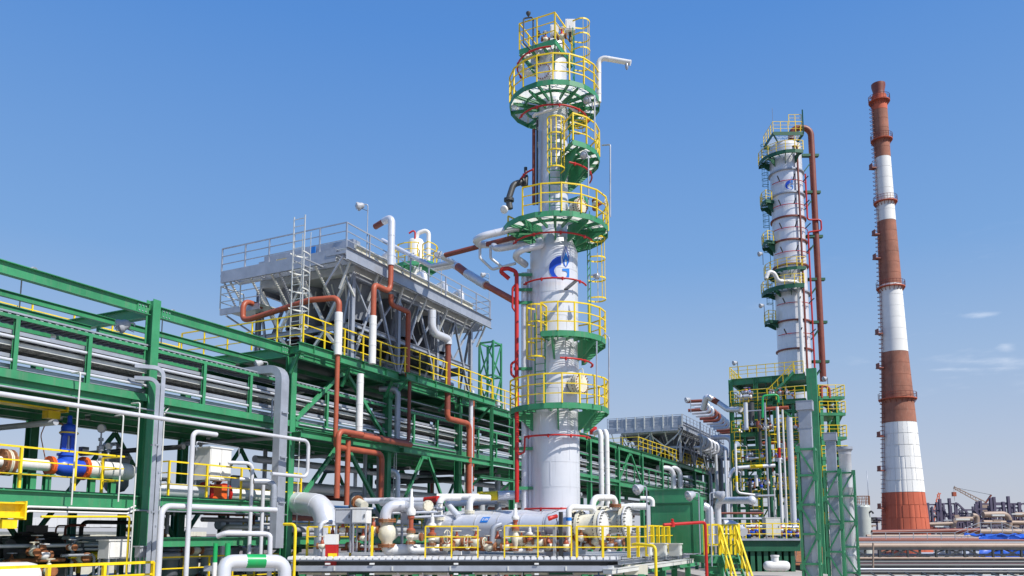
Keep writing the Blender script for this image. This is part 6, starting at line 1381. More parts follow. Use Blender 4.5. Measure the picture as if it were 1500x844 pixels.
for i, (n_, k_, r_, m_) in enumerate(((6.2, 2, .75, 'dark'), (6.0, 3, .7, 'mgrey'), (5.9, 4, .6, 'dark'), (2.2, 2, .5, 'mgrey'), (2.0, 4, .6, 'dark'), (6.3, 1, .6, 'clad'))):
    c = K + Nn * n_ + DU * 3.6 + up * (zs[k_] + r_ + .35); dv = thing('process_drum', f'{ORD[i]} {dict(dark="dark", mgrey="grey", clad="silver")[m_]} drum lying on a deck inside the green frame', 'drum', V((c.x, c.y, zs[k_])), 'drums inside the green frame')
    MB().lathe(c - Nn * 1.3, Nn, [(0, -.2), (r_ * .7, -.12), (r_, .1), (r_, 2.5), (r_ * .7, 2.72), (0, 2.8)], 20).build('shell', m_, dv)
    for e in (-.8, .8): MB().box(c + Nn * e - up * (r_ * .7), (.25, r_ * 1.4, r_ * .9), (Nn, DU, up)).build('saddle', 'dgreen', dv)
rb_ = random.Random(41)
COLN = dict(clad='silver', galv='dull grey', brown='brown', white='white', dgreen='dark green', salmon='red oxide')
for k in range(30):
    n_ = .9 + 7.0 * k / 30; i0 = rb_.randrange(1, 5); m_ = rb_.choice(('clad', 'galv', 'galv', 'brown', 'white', 'dgreen', 'salmon')); o_ = rb_.uniform(-.5, 1.4)
    a = K + Nn * n_ + DU * o_ + up * (zs[i0] + .1); b_ = K + Nn * n_ + DU * o_ + up * (zs[i0 - 1] - rb_.uniform(.3, 1.6))
    pipe('frame_pipe', f'slim {COLN[m_]} pipe standing on a deck at the front of the green frame', [([a, b_, b_ + Nn * rb_.uniform(.4, 1.2)], rb_.choice((.05, .07, .1)), m_)], bands=False, bend=.2, group=f'slim {COLN[m_]} pipes at the front of the green frame')
for i in range(1, 5):
    for (u, v) in ((4.0, 5.6), (5.7, 7.6), (.8, 2.0), (2.1, 3.4)):
        z0, z1 = zs[i + 1] + .2, zs[i] - .55
        if (i + int(u)) % 2: G('brace', K + Nn * u + DU * .5 + up * z0, K + Nn * v + DU * .5 + up * z1, .12, .12, upv=DU)
        else: G('brace', K + Nn * v + DU * .5 + up * z0, K + Nn * u + DU * .5 + up * z1, .12, .12, upv=DU)
for n_, i in ((4.7, 2), (4.5, 3), (4.8, 4), (3.0, 1), (1.6, 3)):
    p = K + Nn * n_ - DU * .6 + up * zs[i + 1]; la_ = ladder(fr, p, zs[i] + .2, -DU, .5, None, 'yellow', 'yellow', rung=.4)
# stair tower to the right of the frame
Ks = V((P(1222, 700, 80).x, 80, 0)); sw = thing('stair_tower', 'green and yellow stair tower with open landings right of the big green frame', 'stair tower', Ks)
for p in (Ks + V((-1.0, 0, 0)), Ks + V((.6, 0, 0)), Ks + V((-1.0, 4, 0)), Ks + V((1.4, 4, 0))): MB().ibeam(p, p + up * (zat(582, 80)), .34, .34, .03, .03, up=V((0, 1, 0))).build('column', 'green', sw)
lz = [zat(y, 80) for y in (583, 607, 642, 672, 702, 735, 770)]
for i, z in enumerate(lz):
    o = .1 if i % 2 else 0
    MB().box(Ks + V((.1, 2, z)), (2.6, 4.4, .3)).build('landing', 'green', sw)
    rails(sw, [Ks + V((-1.2, -.2, z + .15)), Ks + V((1.4, -.2, z + .15)), Ks + V((1.4, 4.2, z + .15))], 'yellow', 1.15, .9, .08, rr=.035)
    if i:
        a, b = Ks + V((.9, .3 if i % 2 else 3.7, z + .2)), Ks + V((.9, 3.7 if i % 2 else .3, lz[i - 1] - .1))
        MB().bar(a, b, .8, .12).build('flight', 'green', sw)
        n_ = 9; tb = MB()
        for k in range(n_): tb.box(a.lerp(b, (k + .5) / n_) + up * .1, (.8, .26, .04))
        tb.build('tread', 'lgalv', sw, kind='stuff')
pipe('hook_pipe', 'short red hooked pipe on the top landing of the stair tower', [([Ks + V((-.9, -.1, lz[0])), Ks + V((-.9, -.1, lz[0] + 1.3)), Ks + V((-.1, -.1, lz[0] + 1.1)), Ks + V((-.1, -.1, lz[0]))], .15, 'salmon')], bands=False)
# pipework in and on the frame
def fp(label, px, y0, y1, Y, r, m, **k):
    a = P(px, y0, Y); return pipe('frame_pipe', label, [(path(a, ('z', y1)), r, m)], **k)
a = P(1138.5, 596, 74); q = path(a, ('z', 656), ('z', 671), ('z', 775))
pipe('frame_pipe', 'tall white pipe with a red band standing before the green frame', [(q[:2], .13, 'white'), (q[1:3], .135, 'red'), (q[2:], .13, 'white')])
fp('slim white pipe close right of the red banded white pipe', 1146, 600, 770, 74, .08, 'white')
fp('silver vessel column standing inside the green frame', 1156, 612, 775, 77, .29, 'clad', bands=True)
a = P(1077, 650, 72); q = path(a, ('z', 697), ('z', 706), ('z', 722))
pipe('frame_pipe', 'white pipe with a yellow band left of the green frame', [(q[:2], .11, 'white'), (q[1:3], .115, 'yellow'), ([q[2], q[3], q[3] + V((1.6, 0, -.2))], .11, 'white')], bend=.4)
pipe('frame_pipe', 'silver pipe with a broad yellow band crossing inside the green frame', [([P(1068, 700, 77), P(1074, 686, 77), P(1098, 684, 77)], .18, 'clad'), ([P(1098, 684, 77), P(1117, 683, 77)], .185, 'yellow'), ([P(1117, 683, 77), P(1135, 682, 77)], .18, 'clad')], bend=.9)
pipe('frame_pipe', 'bright green square loop pipe near the top deck of the frame', [([P(1117, 612, 75), P(1117, 580, 75), P(1140, 578, 75), P(1140, 590, 75)], .11, 'bgreen')], bands=False, bend=.3)
for i, (px, y0, y1, r, m) in enumerate(((1120, 590, 760, .1, 'galv'), (1126, 640, 765, .2, 'dgreen'), (1133, 690, 775, .08, 'clad'), (1150, 730, 775, .1, 'white'), (1162, 730, 775, .1, 'white'), (1168, 600, 770, .1, 'galv'), (1092, 590, 630, .2, 'clad'), (1100, 590, 625, .3, 'dark'), (1112, 600, 660, .16, 'dark'), (1062, 660, 760, .13, 'clad'), (1050, 690, 770, .13, 'galv'), (1070, 705, 770, .13, 'grey'))):
    fp(f'{dict(galv="dull grey", dgreen="dark green", clad="silver", white="white", dark="dark", grey="grey")[m]} upright pipe at the green frame, {ORD[i]} of its cluster', px, y0, y1, 77 + (i % 3), r, m, bands=False, group='upright pipes at the green frame')
rz = random.Random(21)
for k in range(60):
    px, py = rz.uniform(1085, 1172), rz.choice((577, 582, 624, 628, 668, 672, 708, 712, 762, 766)) + rz.uniform(-4, 2)
    valve('small valve in the tangle of pipework inside the green frame', P(px, py, rz.uniform(76, 80)), rz.choice((Nn, DU, up)), rz.uniform(.08, .14), rz.choice(('cream', 'galv', 'white', 'blue', 'galv')), sm=rz.choice(('galv', 'salmon', 'dark', 'blue')), fm=rz.choice(('galv', 'rust')), group='small valves in the green frame', name='small_valve', wheel=k % 3 == 0, stem=.6)
for k in range(26):
    px, py = rz.uniform(1080, 1150), rz.uniform(580, 765); L = rz.uniform(8, 40); Y = rz.uniform(76, 82)
    a = P(px, py, Y); b_ = path(a, ('n', px + L))[1] if k % 3 else path(a, ('z', py + L))[1]
    pipe('frame_pipe', 'pipe among the tangle of pipework inside the green frame', [([a, b_], rz.uniform(.06, .2), rz.choice(('clad', 'galv', 'brown', 'dark', 'white', 'salmon')))], bands=False, group='pipes inside the green frame')
# low skid at the foot of the frame
lk = thing('process_skid', 'low green skid with yellow railings at the foot of the big green frame', 'skid', P(1125, 800, 58)); lx0, lx1 = P(1073, 790, 58).x, P(1172, 790, 58).x; zl = zat(790, 58)
MB().box(((lx0 + lx1) / 2, 60, zl - .45), (lx1 - lx0, 4, .8)).build('base_frame', 'dgreen', lk); MB().box(((lx0 + lx1) / 2, 57.9, zl - .02), (lx1 - lx0 + .2, .3, .14)).build('edge_tray', 'galv', lk)
for k in range(9): MB().box((lx0 + .5 + k * (lx1 - lx0 - 1) / 8, 60, (zl - .85) / 2), (.3, 3.6, zl - .85)).build('leg', 'dgreen', lk)
rails(lk, [V((lx0, 58, zl + .02)), V((lx1, 58, zl + .02))], 'yellow', 1.1, .95, .08, rr=.035)
for i, py in enumerate((771, 776, 783)): pipe('skid_pipe', f'{ORD[i]} level silver line above the low green skid', [([P(1060, py, 60), P(1172, py + 1, 60)], .1, 'clad')], bands=False, group='silver lines over the low skid')
for k in range(16): valve('small valve on the low green skid', P(1078 + 6 * k, 783 - (k % 3) * 3, 59), V((1, 0, 0)), .13, rz.choice(('cream', 'galv', 'blue')), group='small valves on the low green skid', name='small_valve', sm=rz.choice(('galv', 'salmon', 'dark')), wheel=False, stem=.6)
cabinet('equipment_box', 'grey cabinet standing on the low green skid', P(1130, 772, 59), 1.1, .8, 1.3, 'lgalv', .4, (V((1, 0, 0)), V((0, 1, 0)), up))
pipe('silver_header', 'fat silver header pipe end left of the green frame, with its legs bent down', [([path(P(1051, 737, 48), ('z', 800))[1], P(1051, 738, 48), P(1058, 733, 47), P(1102, 733, 44)], .2, 'clad')], bend=.5, extra=lambda r_: MB().lathe(P(1101, 733, 44), P(1102, 733, 44) - P(1058, 733, 47), [(.26, 0), (.22, .12), (.1, .2), (0, .22)], 14).build('end_cap', 'clad', r_))
pipe('silver_header', 'silver pipe bending down behind the right post lamp', [([P(1030, 741, 40), P(1039, 745, 40), path(P(1039, 745, 40), ('z', 800))[1]], .2, 'clad')], bend=.5)
pipe('silver_header', 'short sloping silver duct behind the yellow stair head', [([P(1060, 768, 45), P(1072, 768, 45), P(1090, 780, 44)], .25, 'clad')], bend=.4)
for i, py in enumerate((752, 760)): pipe('rack_pipe', f'{("upper brown", "lower grey")[i]} level pipe behind the silver header end', [([P(1040, py, 62), P(1118, py, 62)], .09, ('brown', 'galv')[i])], bands=False)
# white tee on the concrete pad, rusty roof sheets
pad = MB().box((P(1130, 800, 52).x, 55.5, 1.15), (9, 12, 2.3)).build('concrete_pad', 'conc'); tag(pad, kind='structure')
t = thing('tee_pipe', 'white insulated pipe tee lying at the foot of the low green skid', 'pipe', P(1138, 834, 52))
MB().lathe(P(1119, 829, 52), V((1, 0, 0)), [(0, 0), (.2, .02), (.3, .15), (.32, .4), (.32, 1.25), (.3, 1.5), (.2, 1.62), (0, 1.64)], 16).build('run_pipe', 'white', t); MB().cyl(P(1135, 828, 52), P(1135, 815, 52), .24, 16).build('branch_pipe', 'white', t); MB().lathe(P(1135, 816, 52), up, [(.25, 0), (.28, .02), (.28, .12), (0, .13)], 14).build('collar', 'white', t)
rs = thing('rusty_shelter', 'rust coloured sheet roof lying low behind the white pipe tee', 'shelter', P(1130, 820, 66))
for k in range(12): MB().box((P(1092, 815, 66).x + .55 * k, 66, zat(815, 66) + .1 * (k % 2)), (.5, 5.5, .05), (V((1, 0, 0)), V((.35, .9, .22)).normalized(), V((0, -.2, 1)).normalized())).build('roof_sheet', 'rust', rs)
MB().box((P(1130, 815, 66).x, 66.5, zat(822, 66) / 2), (6.5, 5, zat(822, 66))).build('wall', 'dark', rs)
# ---- three lattice supported ducts at the right
def lattice_stack(label, px, Y, w, ytop, ycap, ylat, lw, round_=False):
    c = P(px, 760, Y); c = V((c.x, c.y, 0)); t = thing('duct_stack', label, 'stack', c, 'grey ducts in green lattice towers')
    zt_, zl_ = zat(ytop, Y), zat(ylat, Y); A = (DU.cross(up), DU, up); ax, ay = A[0], A[1]; k = 0; z = 0.0
    while z < zt_ - .3:
        h = min(1.9, zt_ - .3 - z)
        if round_: MB().lathe(c, up, [(w / 2, z), (w / 2, z + h - .06), (w / 2 + .012, z + h - .05), (w / 2 + .012, z + h)], 24).build('duct_section', 'clad', t)
        else:
            MB().box(c + up * (z + h / 2), (w, w * .85, h - .012), A).build('duct_section', 'galv', t)
            if k: MB().box(c + up * z, (w + .03, w * .85 + .03, .04), A).build('joint_flange', 'galv', t)
        z += h; k += 1
    if round_: MB().lathe(c, up, [(w / 2, zt_ - .3), (w * .62, zt_ - .16), (w * .66, zt_ - .14), (w * .66, zt_), (0, zt_ + .02)], 24).build('cap', 'galv', t)
    else:
        MB().box(c + up * (zt_ - .16), (w * 1.32, w * 1.25, .36), A).build('cap', 'galv', t); MB().box(c + up * (zt_ + .04), (w * 1.36, w * 1.29, .03), A).build('cap_lid', 'galv', t)
    l = thing('lattice_tower', label.replace('duct', 'duct support lattice') if False else f'green lattice tower holding the {label}', 'lattice tower', c, 'green lattice towers at the ducts')
    cor = [c + ax * (i * lw / 2) + ay * (j * lw / 2) for i, j in ((-1, -1), (1, -1), (1, 1), (-1, 1))]
    for p in cor: MB().bar(p, p + up * zl_, .095, .095, up=DU).build('leg', 'green', l)
    n = max(3, round(zl_ / (lw * 1.75))); hh = zl_ / n
    for i in range(n + 1):
        z = min(zl_ - .06, i * hh + .06)
        for a, b in ((0, 1), (1, 2), (2, 3), (3, 0)): MB().bar(cor[a] + up * z, cor[b] + up * z, .08, .09).build('cross_bar', 'green', l)
        if i < n:
            for a, b in ((0, 1), (1, 2), (2, 3), (3, 0)):
                p, q = (cor[a], cor[b]) if i % 2 else (cor[b], cor[a])
                MB().bar(p + up * (i * hh), q + up * ((i + 1) * hh), .075).build('diagonal', 'green', l)
            e = cor[1] if i % 2 else cor[0]
            for g_, a in (((cor[1] - cor[0]).normalized(), 1), ):
                MB().box(e - DU * .065 + up * ((i + 1) * hh - .05), (.2, .02, .26), (ax, ay, up)).build('gusset_plate', 'green', l)
lattice_stack('tall grey square duct with a flared box cap', 1186.5, 34, .50, 590, 605, 657, .66)
lattice_stack('middle grey square duct with a smaller box cap', 1222.5, 40, .46, 636, 648, 690, .72)
lattice_stack('round silver duct with a flat collar cap', 1242.5, 45, .66, 655, 665, 692, .84, True)
# ================================================================== chimney and the far right
cb = P(1328, 800, 179); CC = V((cb.x, 179, 0))
def hw(py, w): dz = zat(py, 179) - CH; return w * (179 * CS + dz * SN) / F
prof = [(131, 9.6), (143, 10.2), (232, 10.7), (325, 12.3), (418, 15.0), (517, 18.0), (620, 23.2), (722, 28.7), (790, 33.0), (815, 34.5)]
prof = [(zat(y, 179), hw(y, w)) for y, w in prof]; prof.sort(); prof[0] = (0, prof[0][1] + .1)
def rad(z):
    for (a, r_), (b, q_) in zip(prof, prof[1:]):
        if a <= z <= b: return r_ + (q_ - r_) * (z - a) / (b - a)
    return prof[-1][1]
ch = thing('chimney', 'very tall tapering chimney banded in red and white at the right', 'chimney', CC)
bands = [(815, 722, 'chred'), (722, 620, 'chwhite'), (620, 517, 'chbrown'), (517, 418, 'chwhite'), (418, 325, 'chbrown'), (325, 232, 'chwhite'), (232, 163, 'chbrown'), (163, 141, 'chred')]
rr_c = random.Random(2)
for y0, y1, m in bands:
    z0, z1 = (0 if y0 == 815 else zat(y0, 179)), zat(y1, 179); n = max(2, round((z1 - z0) / 2.6))
    for k in range(n):
        a, b = z0 + (z1 - z0) * k / n, z0 + (z1 - z0) * (k + 1) / n
        if y1 < 600:
            MB().lathe(CC, up, [(rad(a) + .015, a), (rad(b) + .015, b - .06), (rad(b) - .02, b - .05), (rad(b) - .02, b + .01)], 48).build('shaft_course', m, ch); continue
        seg = 24; vs = []; fs = []; jit = .045 if y0 >= 722 else .02
        for i in range(seg):
            o = rr_c.uniform(-jit, jit); q0, q1 = 2 * math.pi * (i + .04) / seg, 2 * math.pi * (i + .96) / seg
            for q, dr in ((q0 - .012, -.07), (q0, o), ((q0 + q1) / 2, o), (q1, o), (q1 + .012, -.07)):
                for z_, rz_ in ((a + .05, rad(a)), (b - .05, rad(b))): vs.append((CC.x + math.cos(q) * (rz_ + dr), CC.y + math.sin(q) * (rz_ + dr), z_))
        nv = seg * 5; fs = [(2 * i, 2 * ((i + 1) % nv), 2 * ((i + 1) % nv) + 1, 2 * i + 1) for i in range(nv)]
        mbc = MB().add(vs, fs, True); mbc.lathe(CC, up, [(rad(a) - .07, a - .03), (rad(b) - .07, b + .03)], 48); mbc.build('shaft_course', m, ch)
zt_ = zat(141, 179)
MB().lathe(CC, up, [(rad(zt_), zt_), (rad(zt_) * .82, zt_ + .1), (rad(zt_) * .78, zt_ + 1.1), (rad(zt_) * .95, zt_ + 2.4), (rad(zt_) * .95, zt_ + 3.0), (rad(zt_) * .7, zt_ + 3.0), (rad(zt_) * .7, zt_)], 40).build('smoke_cap', 'brown', ch)
for py in (143, 200, 292, 418, 583):
    z = zat(py, 177); r = rad(z) + .1
    MB().lathe(CC + up * z, up, [(r - .08, -.15), (r + .6, -.12), (r + .6, .04), (r - .08, .05)], 40).build('gallery', 'chred', ch)
    pts = [CC + ring_dir(a) * (r + .57) + up * (z + .05) for a in range(0, 360, 15)]
    g = MB()
    for p in pts: g.bar(p, p + up * 1.3, .07)
    g.tube([p + up * 1.3 for p in pts], .05, 4, closed=True); g.tube([p + up * .7 for p in pts], .035, 4, closed=True); g.build('gallery_railing', 'brown', ch)
    bb = MB()
    for a in range(0, 360, 20): d = ring_dir(a); bb.bar(CC + d * (r - .05) + up * (z - 1.0), CC + d * (r + .52) + up * (z - .15), .1)
    bb.build('gallery_bracket', 'brown', ch)
la_ = None
ldr = MB(); zz = 1.0; a_ = ring_dir(188)
hoops = MB()
while zz < zt_ - 1:
    z1 = min(zz + 6, zt_)
    s_ = V((-a_.y, a_.x, 0))
    for k in (-.3, .3): ldr.bar(CC + a_ * (rad(zz) + .25) + s_ * k + up * zz, CC + a_ * (rad(z1) + .25) + s_ * k + up * z1, .08)
    for j in range(6):
        z = zz + j; c = CC + a_ * (rad(z) + .25) + up * z; ldr.bar(c - s_ * .3, c + s_ * .3, .05)
        hoops.sweep([c + s_ * (.4 * math.cos(RAD(b))) + a_ * (.75 * math.sin(RAD(b))) for b in range(0, 181, 36)], [(-.03, -.05), (.03, -.05), (.03, .05), (-.03, .05)], False)
    zz += 6
lo = ldr.build('ladder', 'brown', ch); hoops.build('cage_hoop', 'brown', lo, kind='stuff')
for py in (248, 345, 380, 490, 540, 640, 690, 745):
    z = zat(py, 179); MB().box(CC + a_ * (rad(z) + .9) + up * z, (1.2, 1.4, .25), (a_, V((-a_.y, a_.x, 0)), up)).build('rest_platform', 'brown', ch)
    MB().box(CC + a_ * (rad(z) + 1.4) + up * (z + .6), (.08, 1.3, 1.0), (a_, V((-a_.y, a_.x, 0)), up)).build('rest_guard', 'brown', ch)
# pale tank
tk = P(1266, 790, 110); tc_ = V((tk.x, 110, 0)); tkt = thing('storage_tank', 'pale green grey upright tank with a railed top beside the round duct', 'tank', tc_)
z1 = zat(743, 110)
for k in range(5): MB().lathe(tc_, up, [(.98, z1 * k / 5), (.98, z1 * (k + 1) / 5 - .05), (.985, z1 * (k + 1) / 5)], 32).build('shell_course', 'tankm', tkt)
MB().lathe(tc_, up, [(.98, z1), (.85, z1 + .25), (.4, z1 + .4), (0, z1 + .45)], 28).build('top_head', 'tankm', tkt)
pts = [tc_ + ring_dir(a) * .95 + up * (z1 + .3) for a in range(0, 360, 30)]; rails(tkt, pts, 'rust', 1.2, .5, .08, closed=True); MB().cyl(tc_ + V((.9, 0, z1)), tc_ + V((.9, 0, z1 + 5)), .04, 6).build('mast', 'galv', tkt)
MB().tube([tc_ + V((.5, -.8, z1 - .8)), tc_ + V((.75, -1.0, z1 - .5)), tc_ + V((1.0, -1.0, z1 - .9))], .12, 8, .2).build('outlet', 'dark', tkt)
# pipe bridges crossing at the right
def xb(px, Y): return P(px, 800, Y).x
def bridge(label, Y, ytop, ybot, x0, x1, step, m='grey', depth=2.4, ground=True):
    t = thing('pipe_bridge', label, 'pipe bridge', V((xb(x0, Y), Y, 0)), 'pipe bridges at the right'); za, zb = zat(ytop, Y), zat(ybot, Y); X0, X1 = xb(x0, Y), xb(x1, Y)
    for yy in (Y, Y + depth):
        MB().bar((X0, yy, za), (X1, yy, za), .16, .18).build('top_chord', m, t); MB().bar((X0, yy, zb), (X1, yy, zb), .16, .18).build('bottom_chord', m, t)
        n = round((X1 - X0) / step)
        for k in range(n + 1):
            x = X0 + (X1 - X0) * k / n; MB().bar((x, yy, zb), (x, yy, za), .14, up=V((0, 1, 0))).build('post', m, t)
            if k < n:
                x2 = X0 + (X1 - X0) * (k + 1) / n; a, b = ((x, yy, zb), (x2, yy, za)) if k % 2 else ((x, yy, za), (x2, yy, zb))
                MB().bar(a, b, .1).build('diagonal', m, t)
            if yy == Y:
                MB().bar((x, Y + .1, za), (x, Y + depth - .1, za), .14).build('cross_bar', m, t); MB().bar((x, Y + .1, zb), (x, Y + depth - .1, zb), .14).build('cross_bar', m, t)
                if k % 3 == 0: MB().bar((x, Y + .2, 0), (x, Y + .2, zb), .25).build('trestle_leg', m, t); MB().bar((x, Y + depth - .2, 0), (x, Y + depth - .2, zb), .25).build('trestle_leg', m, t)
    return t
bridge('grey truss pipe bridge crossing in front of the chimney foot', 60, 804, 822, 1246, 1620, 2.15, 'dark')
bridge('far grey pipe bridge with a hand rail behind the truss one', 92, 792, 799, 1240, 1660, 4.0, 'grey', 2.0)
def hp(label, py, Y, r, m, x0=1246, x1=1620, name='bridge_pipe', **k): return pipe(name, label, [([V((xb(x0, Y), Y, zat(py, Y))), V((xb(x1, Y), Y, zat(py, Y)))], r, m)], bands=False, group='pipes on the right hand bridges', **k)
hp('fat pale pipe lying on top of the truss bridge', 800, 60.4, .24, 'tan'); hp('slim dull pipe just above the fat pale one', 795, 61.5, .09, 'mgrey'); hp('brown pipe second above the fat pale one', 792, 62, .1, 'brown')
hp('dull pipe in the middle of the truss bridge', 813, 61, .1, 'grey'); hp('tan pipe at the bottom chord of the truss bridge', 818, 60.0, .1, 'tan'); hp('dark pipe right under the truss bridge', 824, 59, .13, 'dark'); hp('brownish pipe third under the truss bridge', 827, 58.5, .1, 'brown'); hp('dark pipe second under the truss bridge', 829, 58, .17, 'dark'); hp('pale pipe lowest under the truss bridge', 834, 57, .09, 'galv')
pipe('bridge_pipe', 'long rust brown pipe crossing the chimney low down, ending at the walkway', [([V((xb(1278, 100), 100, zat(780, 100))), V((xb(1436, 100), 100, zat(777, 100)))], .3, 'brown')], bands=False)
hp('tan pipe behind the rust brown one', 786, 105, .26, 'tan', 1270, 1560); hp('long tan pipe far behind the chimney foot', 779, 190, .7, 'tan', 1380, 1620); hp('brown pipe on the far bridge', 790, 92.5, .2, 'brown'); hp('thin grey pipe on the far bridge', 788, 93.2, .12, 'mgrey')
rr_ = thing('guard_railing', 'grey hand railing of the far pipe bridge beside the chimney foot', 'railing', V((xb(1278, 91), 91, zat(795, 91)))); rails(rr_, [V((xb(1278, 91), 91, zat(796, 91))), V((xb(1400, 91), 91, zat(796, 91))), V((xb(1438, 91), 91, zat(781, 91))), V((xb(1470, 91), 91, zat(781, 91))), V((xb(1500, 91), 91, zat(792, 91))), V((xb(1540, 91), 91, zat(792, 91)))], 'grey', 1.2, 1.5, .07)
for k in range(6): q = P(1270 + k * 5, 770, 150); 
# pale covered tray right at the bottom edge
tb_ = thing('covered_tray', 'pale blue grey covered tray running along the bottom edge at the right', 'cable tray', V((xb(1250, 44), 44, zat(842, 44))))
x = xb(1255, 44); k = 0
while x < xb(1560, 44): MB().box((x + .45, 44.2, zat(846, 44)), (.86, 1.2, .16)).build('cover_plate', 'lgalv', tb_); MB().bar((x - .0, 43.5, zat(844, 44) - .1), (x + .05, 44.8, zat(843, 44) + .12), .07).build('clamp_bar', 'dark', tb_); x += .95
hp('dark pipe along the back of the pale covered tray', 838.5, 45.5, .1, 'dark', 1255, 1560)
for i, px in enumerate((1278, 1276)):
    if i == 0: pipe('conduit', 'thin tan pole standing before the truss bridge', [([P(1279, 795, 57), P(1279, 836, 57)], .06, 'tan')], bands=False)
# blue tarpaulins
def tarp(label, x0, x1, y0, y1, Y, dp):
    rg_ = random.Random(int(x0 + y0)); n, mm = 26, 8; X0, X1, za, zb = xb(x0, Y), xb(x1, Y), zat(y1, Y), zat(y0, Y); vs = []
    for j in range(mm + 1):
        for i in range(n + 1):
            v = j / mm; f = min(1, v * 2.0); x = X0 + (X1 - X0) * i / n; sag = .12 * math.sin(i * 1.3) + .1 * rg_.uniform(-1, 1)
            vs.append((x + rg_.uniform(-.1, .1), Y + dp * max(0, v * 2 - 1) + .25 * rg_.uniform(-1, 1) * f, za + (zb - za) * f + sag * (.4 + v)))
    o = MB().add(vs, [(j * (n + 1) + i, j * (n + 1) + i + 1, (j + 1) * (n + 1) + i + 1, (j + 1) * (n + 1) + i) for j in range(mm) for i in range(n)], True).build('tarpaulin', 'tarp'); tag(o, label, 'tarpaulin', 'blue tarpaulins')
tarp('crumpled blue tarpaulin over a heap above the truss bridge at the right edge', 1434, 1560, 784, 794, 84, 3.0); tarp('blue tarpaulin hanging behind the truss bridge at the right edge', 1434, 1560, 804, 818, 78, 2.0)
for i, (x0, w, h, m) in enumerate(((1440, 3, 2.3, 'white'), (1470, 5, 2.9, 'lgalv'), (1395, 4, 2.2, 'cream'), (1360, 3.4, 1.9, 'chbrown'))):
    Y = 96 + 4 * i; t = thing('site_shed', f'low {("white", "grey", "cream", "brown")[i]} shed among the pipe bridges beyond the truss', 'shed', V((xb(x0, Y), Y, 0))); c = V((xb(x0, Y) + w / 2, Y + 2, 0))
    MB().box(c + up * (h / 2), (w, 3, h)).build('wall', m, t); MB().prism([c + V((-w / 2 - .2, -1.7, h)), c + V((-w / 2 - .2, 1.7, h)), c + V((-w / 2 - .2, 0, h + .6))], V((w + .4, 0, 0))).build('roof', 'grey', t); MB().box(c + V((0, -1.53, h * .45)), (.9, .06, h * .8)).build('door', 'dark', t)
# distant steelwork under construction
Yc = 270
dsw = thing('steel_frame_works', 'distant purplish steelwork of pipe racks under construction right of the chimney', 'steel frame', V((xb(1430, Yc), Yc, 0)))
rc = random.Random(4)
cols = [(1362, 746), (1369, 742), (1381, 731), (1386, 738), (1395, 730), (1403, 737), (1405, 736), (1419, 746), (1429, 742), (1433, 738), (1443, 752), (1456, 729), (1461, 728), (1474, 735), (1482, 727), (1490, 738), (1497, 737), (1508, 735), (1520, 730)]
for i, (px, py) in enumerate(cols):
    x = xb(px, Yc); w = .55 if py > 735 else .8
    for yy in (Yc, Yc + 8): MB().ibeam((x, yy, 0), (x, yy, zat(py, Yc) - (yy > Yc) * 1.0), w, w, .2, .2, up=V((0, 1, 0))).build('column', 'purple', dsw)
for (x0, x1, py) in ((1381, 1405, 738), (1369, 1386, 748), (1433, 1462, 746), (1456, 1484, 737), (1460, 1500, 744), (1403, 1420, 752), (1386, 1434, 756), (1358, 1500, 765), (1440, 1500, 752), (1484, 1525, 738), (1358, 1400, 771), (1420, 1520, 770)):
    for yy in (Yc, Yc + 8): MB().bar((xb(x0, Yc), yy + .5, zat(py, Yc)), (xb(x1, Yc), yy + .5, zat(py, Yc)), .45, .5).build('beam', 'purple', dsw)
for (x0, y0, x1, y1) in ((1406, 738, 1420, 752), (1386, 748, 1396, 770), (1374, 765, 1381, 748), (1440, 765, 1446, 750), (1430, 747, 1440, 760), (1462, 765, 1474, 750)): MB().bar((xb(x0, Yc), Yc - .4, zat(y0, Yc)), (xb(x1, Yc), Yc - .4, zat(y1, Yc)), .5).build('brace', 'purple', dsw)
for i, (pts, r) in enumerate(((((1397, 774), (1397, 761), (1424, 760)), .75), (((1431, 772), (1431, 756), (1424, 755)), .8), (((1478, 775), (1478, 753), (1440, 754)), 1.0), (((1486, 754), (1530, 754)), .8), (((1440, 765), (1500, 766)), .7), (((1360, 768), (1395, 767)), .6))):
    pipe('far_pipe', f'{ORD[i]} tan elbow pipe among the distant purplish steelwork', [([P(a, b, 262) for a, b in pts], r, 'tan')], bend=2.5, group='tan pipes in the distant steelwork', bands=False)
for k in range(90):
    if k >= 50:
        px = rc.uniform(1356, 1520); z_ = zat(rc.uniform(738, 770), Yc); x = xb(px, Yc); yy = Yc + rc.uniform(-6, 14); MB().bar((x, yy, 0), (x, yy, z_), .35).build('column', 'purple', dsw)
        if k % 2: MB().bar((x, yy, z_ * .8), (x + rc.uniform(3, 9), yy, z_ * rc.uniform(.6, .95)), .3).build('brace', 'purple', dsw)
        continue
    px = rc.uniform(1356, 1520); py = rc.uniform(752, 776); c = P(px, py, rc.uniform(255, 285)); 
    MB().box(c, (rc.uniform(.5, 5), .5, rc.uniform(.25, .8))).build('steel_member', rc.choice(('purple', 'purple', 'grey', 'brown', 'lgalv', 'tan')), dsw)
for k in range(26):
    px = rc.uniform(1262, 1297); py = rc.uniform(758, 792); c = P(px, py, 205); MB().box(c, (rc.uniform(2, 6), .6, .4)).build('steel_member', rc.choice(('purple', 'grey', 'tan')), dsw)
for px in (1274, 1284, 1292): MB().bar(P(px, 758, 205), V((P(px, 758, 205).x, 205, 0)), .5).build('column', 'purple', dsw)
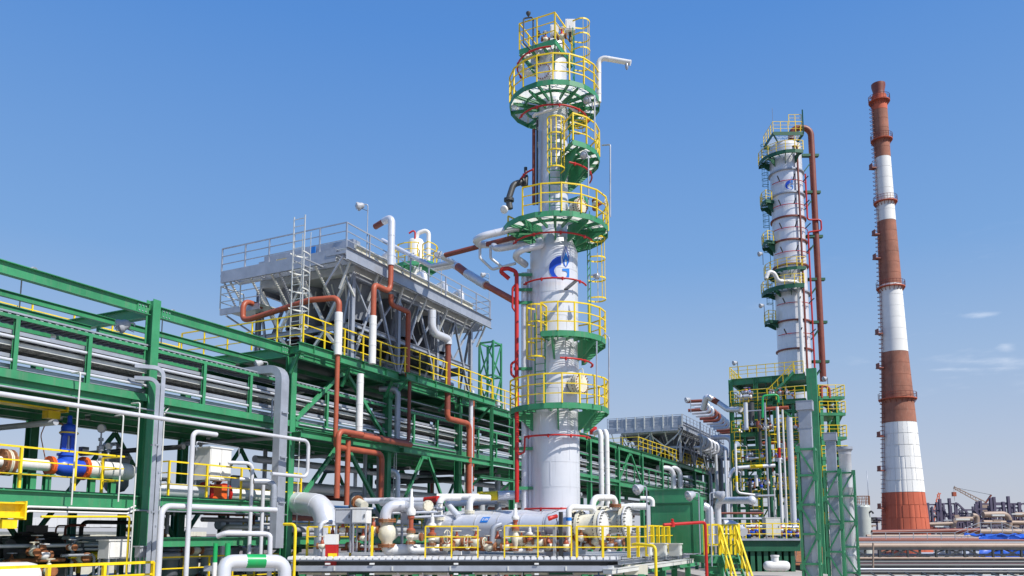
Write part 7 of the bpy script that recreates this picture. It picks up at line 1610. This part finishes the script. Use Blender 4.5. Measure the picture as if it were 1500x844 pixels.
for (nm, l, a, b, m) in (('mobile_crane', 'orange red crane boom raised steeply right of the chimney', (1365, 768), (1376, 722), 'orange'), ('mobile_crane', 'tan crane with a long low boom over the distant steelwork', (1443, 738), (1397, 714), 'tan')):
    A, B = P(*a, 300), P(*b, 300); t = thing(nm, l, 'crane', V((A.x, A.y, 0)))
    u_ = (B - A).normalized(); n_ = V((-u_.z, 0, u_.x)); g = MB()
    for k in (-.7, .7): g.bar(A + n_ * k, B + n_ * k * .4, .3)
    for k in range(12): g.bar(A.lerp(B, k / 12) + n_ * (.7 if k % 2 else -.7), A.lerp(B, (k + 1) / 12) + n_ * (-.6 if k % 2 else .6), .2)
    g.build('boom', m, t); MB().cyl(V((A.x, A.y, 0)), A, .7, 8).build('mast', 'purple', t); MB().box(A - up * 1.5, (4, 3, 2.5)).build('cab', m, t)
    if m == 'tan': e = P(1452, 725, 300); MB().bar(A, e, .5).build('strut', 'brown', t); MB().bar(e, B, .12).build('stay_rope', 'dark', t); MB().bar(B, B - up * 5, .1).build('hoist_rope', 'dark', t); MB().box(P(1397.5, 724, 300), (1.2, 1.2, 1.6)).build('hook_block', 'salmon', t)

# nearer clutter between the bridges: valves, stands and boxes on the ground
rw = random.Random(77)
for k in range(34):
    px = rw.uniform(1262, 1500); Y = rw.uniform(96, 135); x = xb(px, Y); h = rw.uniform(1.4, 3.2)
    if k % 3 == 0:
        t = thing('pipe_stand', 'low steel stand with a pipe stub among the pipe bridges', 'pipe stand', V((x, Y, 0)), 'pipe stands among the bridges'); MB().bar((x, Y, 0), (x, Y, h), .2).build('post', 'purple', t); MB().bar((x - .8, Y, h), (x + .8, Y, h), .16).build('cross_arm', 'purple', t)
    elif k % 3 == 1: pipe('ground_pipe', 'dull pipe on stands among the pipe bridges beyond the truss', [([V((x - 3, Y, h)), V((x + 3, Y, h))], rw.uniform(.12, .3), rw.choice(('tan', 'brown', 'galv', 'mgrey')))], bands=False, group='ground pipes among the bridges')
    else:
        t = thing('equipment_box', 'small box of equipment on legs among the pipe bridges', 'cabinet', V((x, Y, 0)), 'equipment boxes among the bridges'); MB().box((x, Y, h + .3), (rw.uniform(.6, 1.6), .6, rw.uniform(.6, 1.2))).build('case', rw.choice(('mgrey', 'brown', 'cream', 'chbrown', 'grey')), t); MB().bar((x, Y, 0), (x, Y, h), .14).build('leg', 'dark', t)
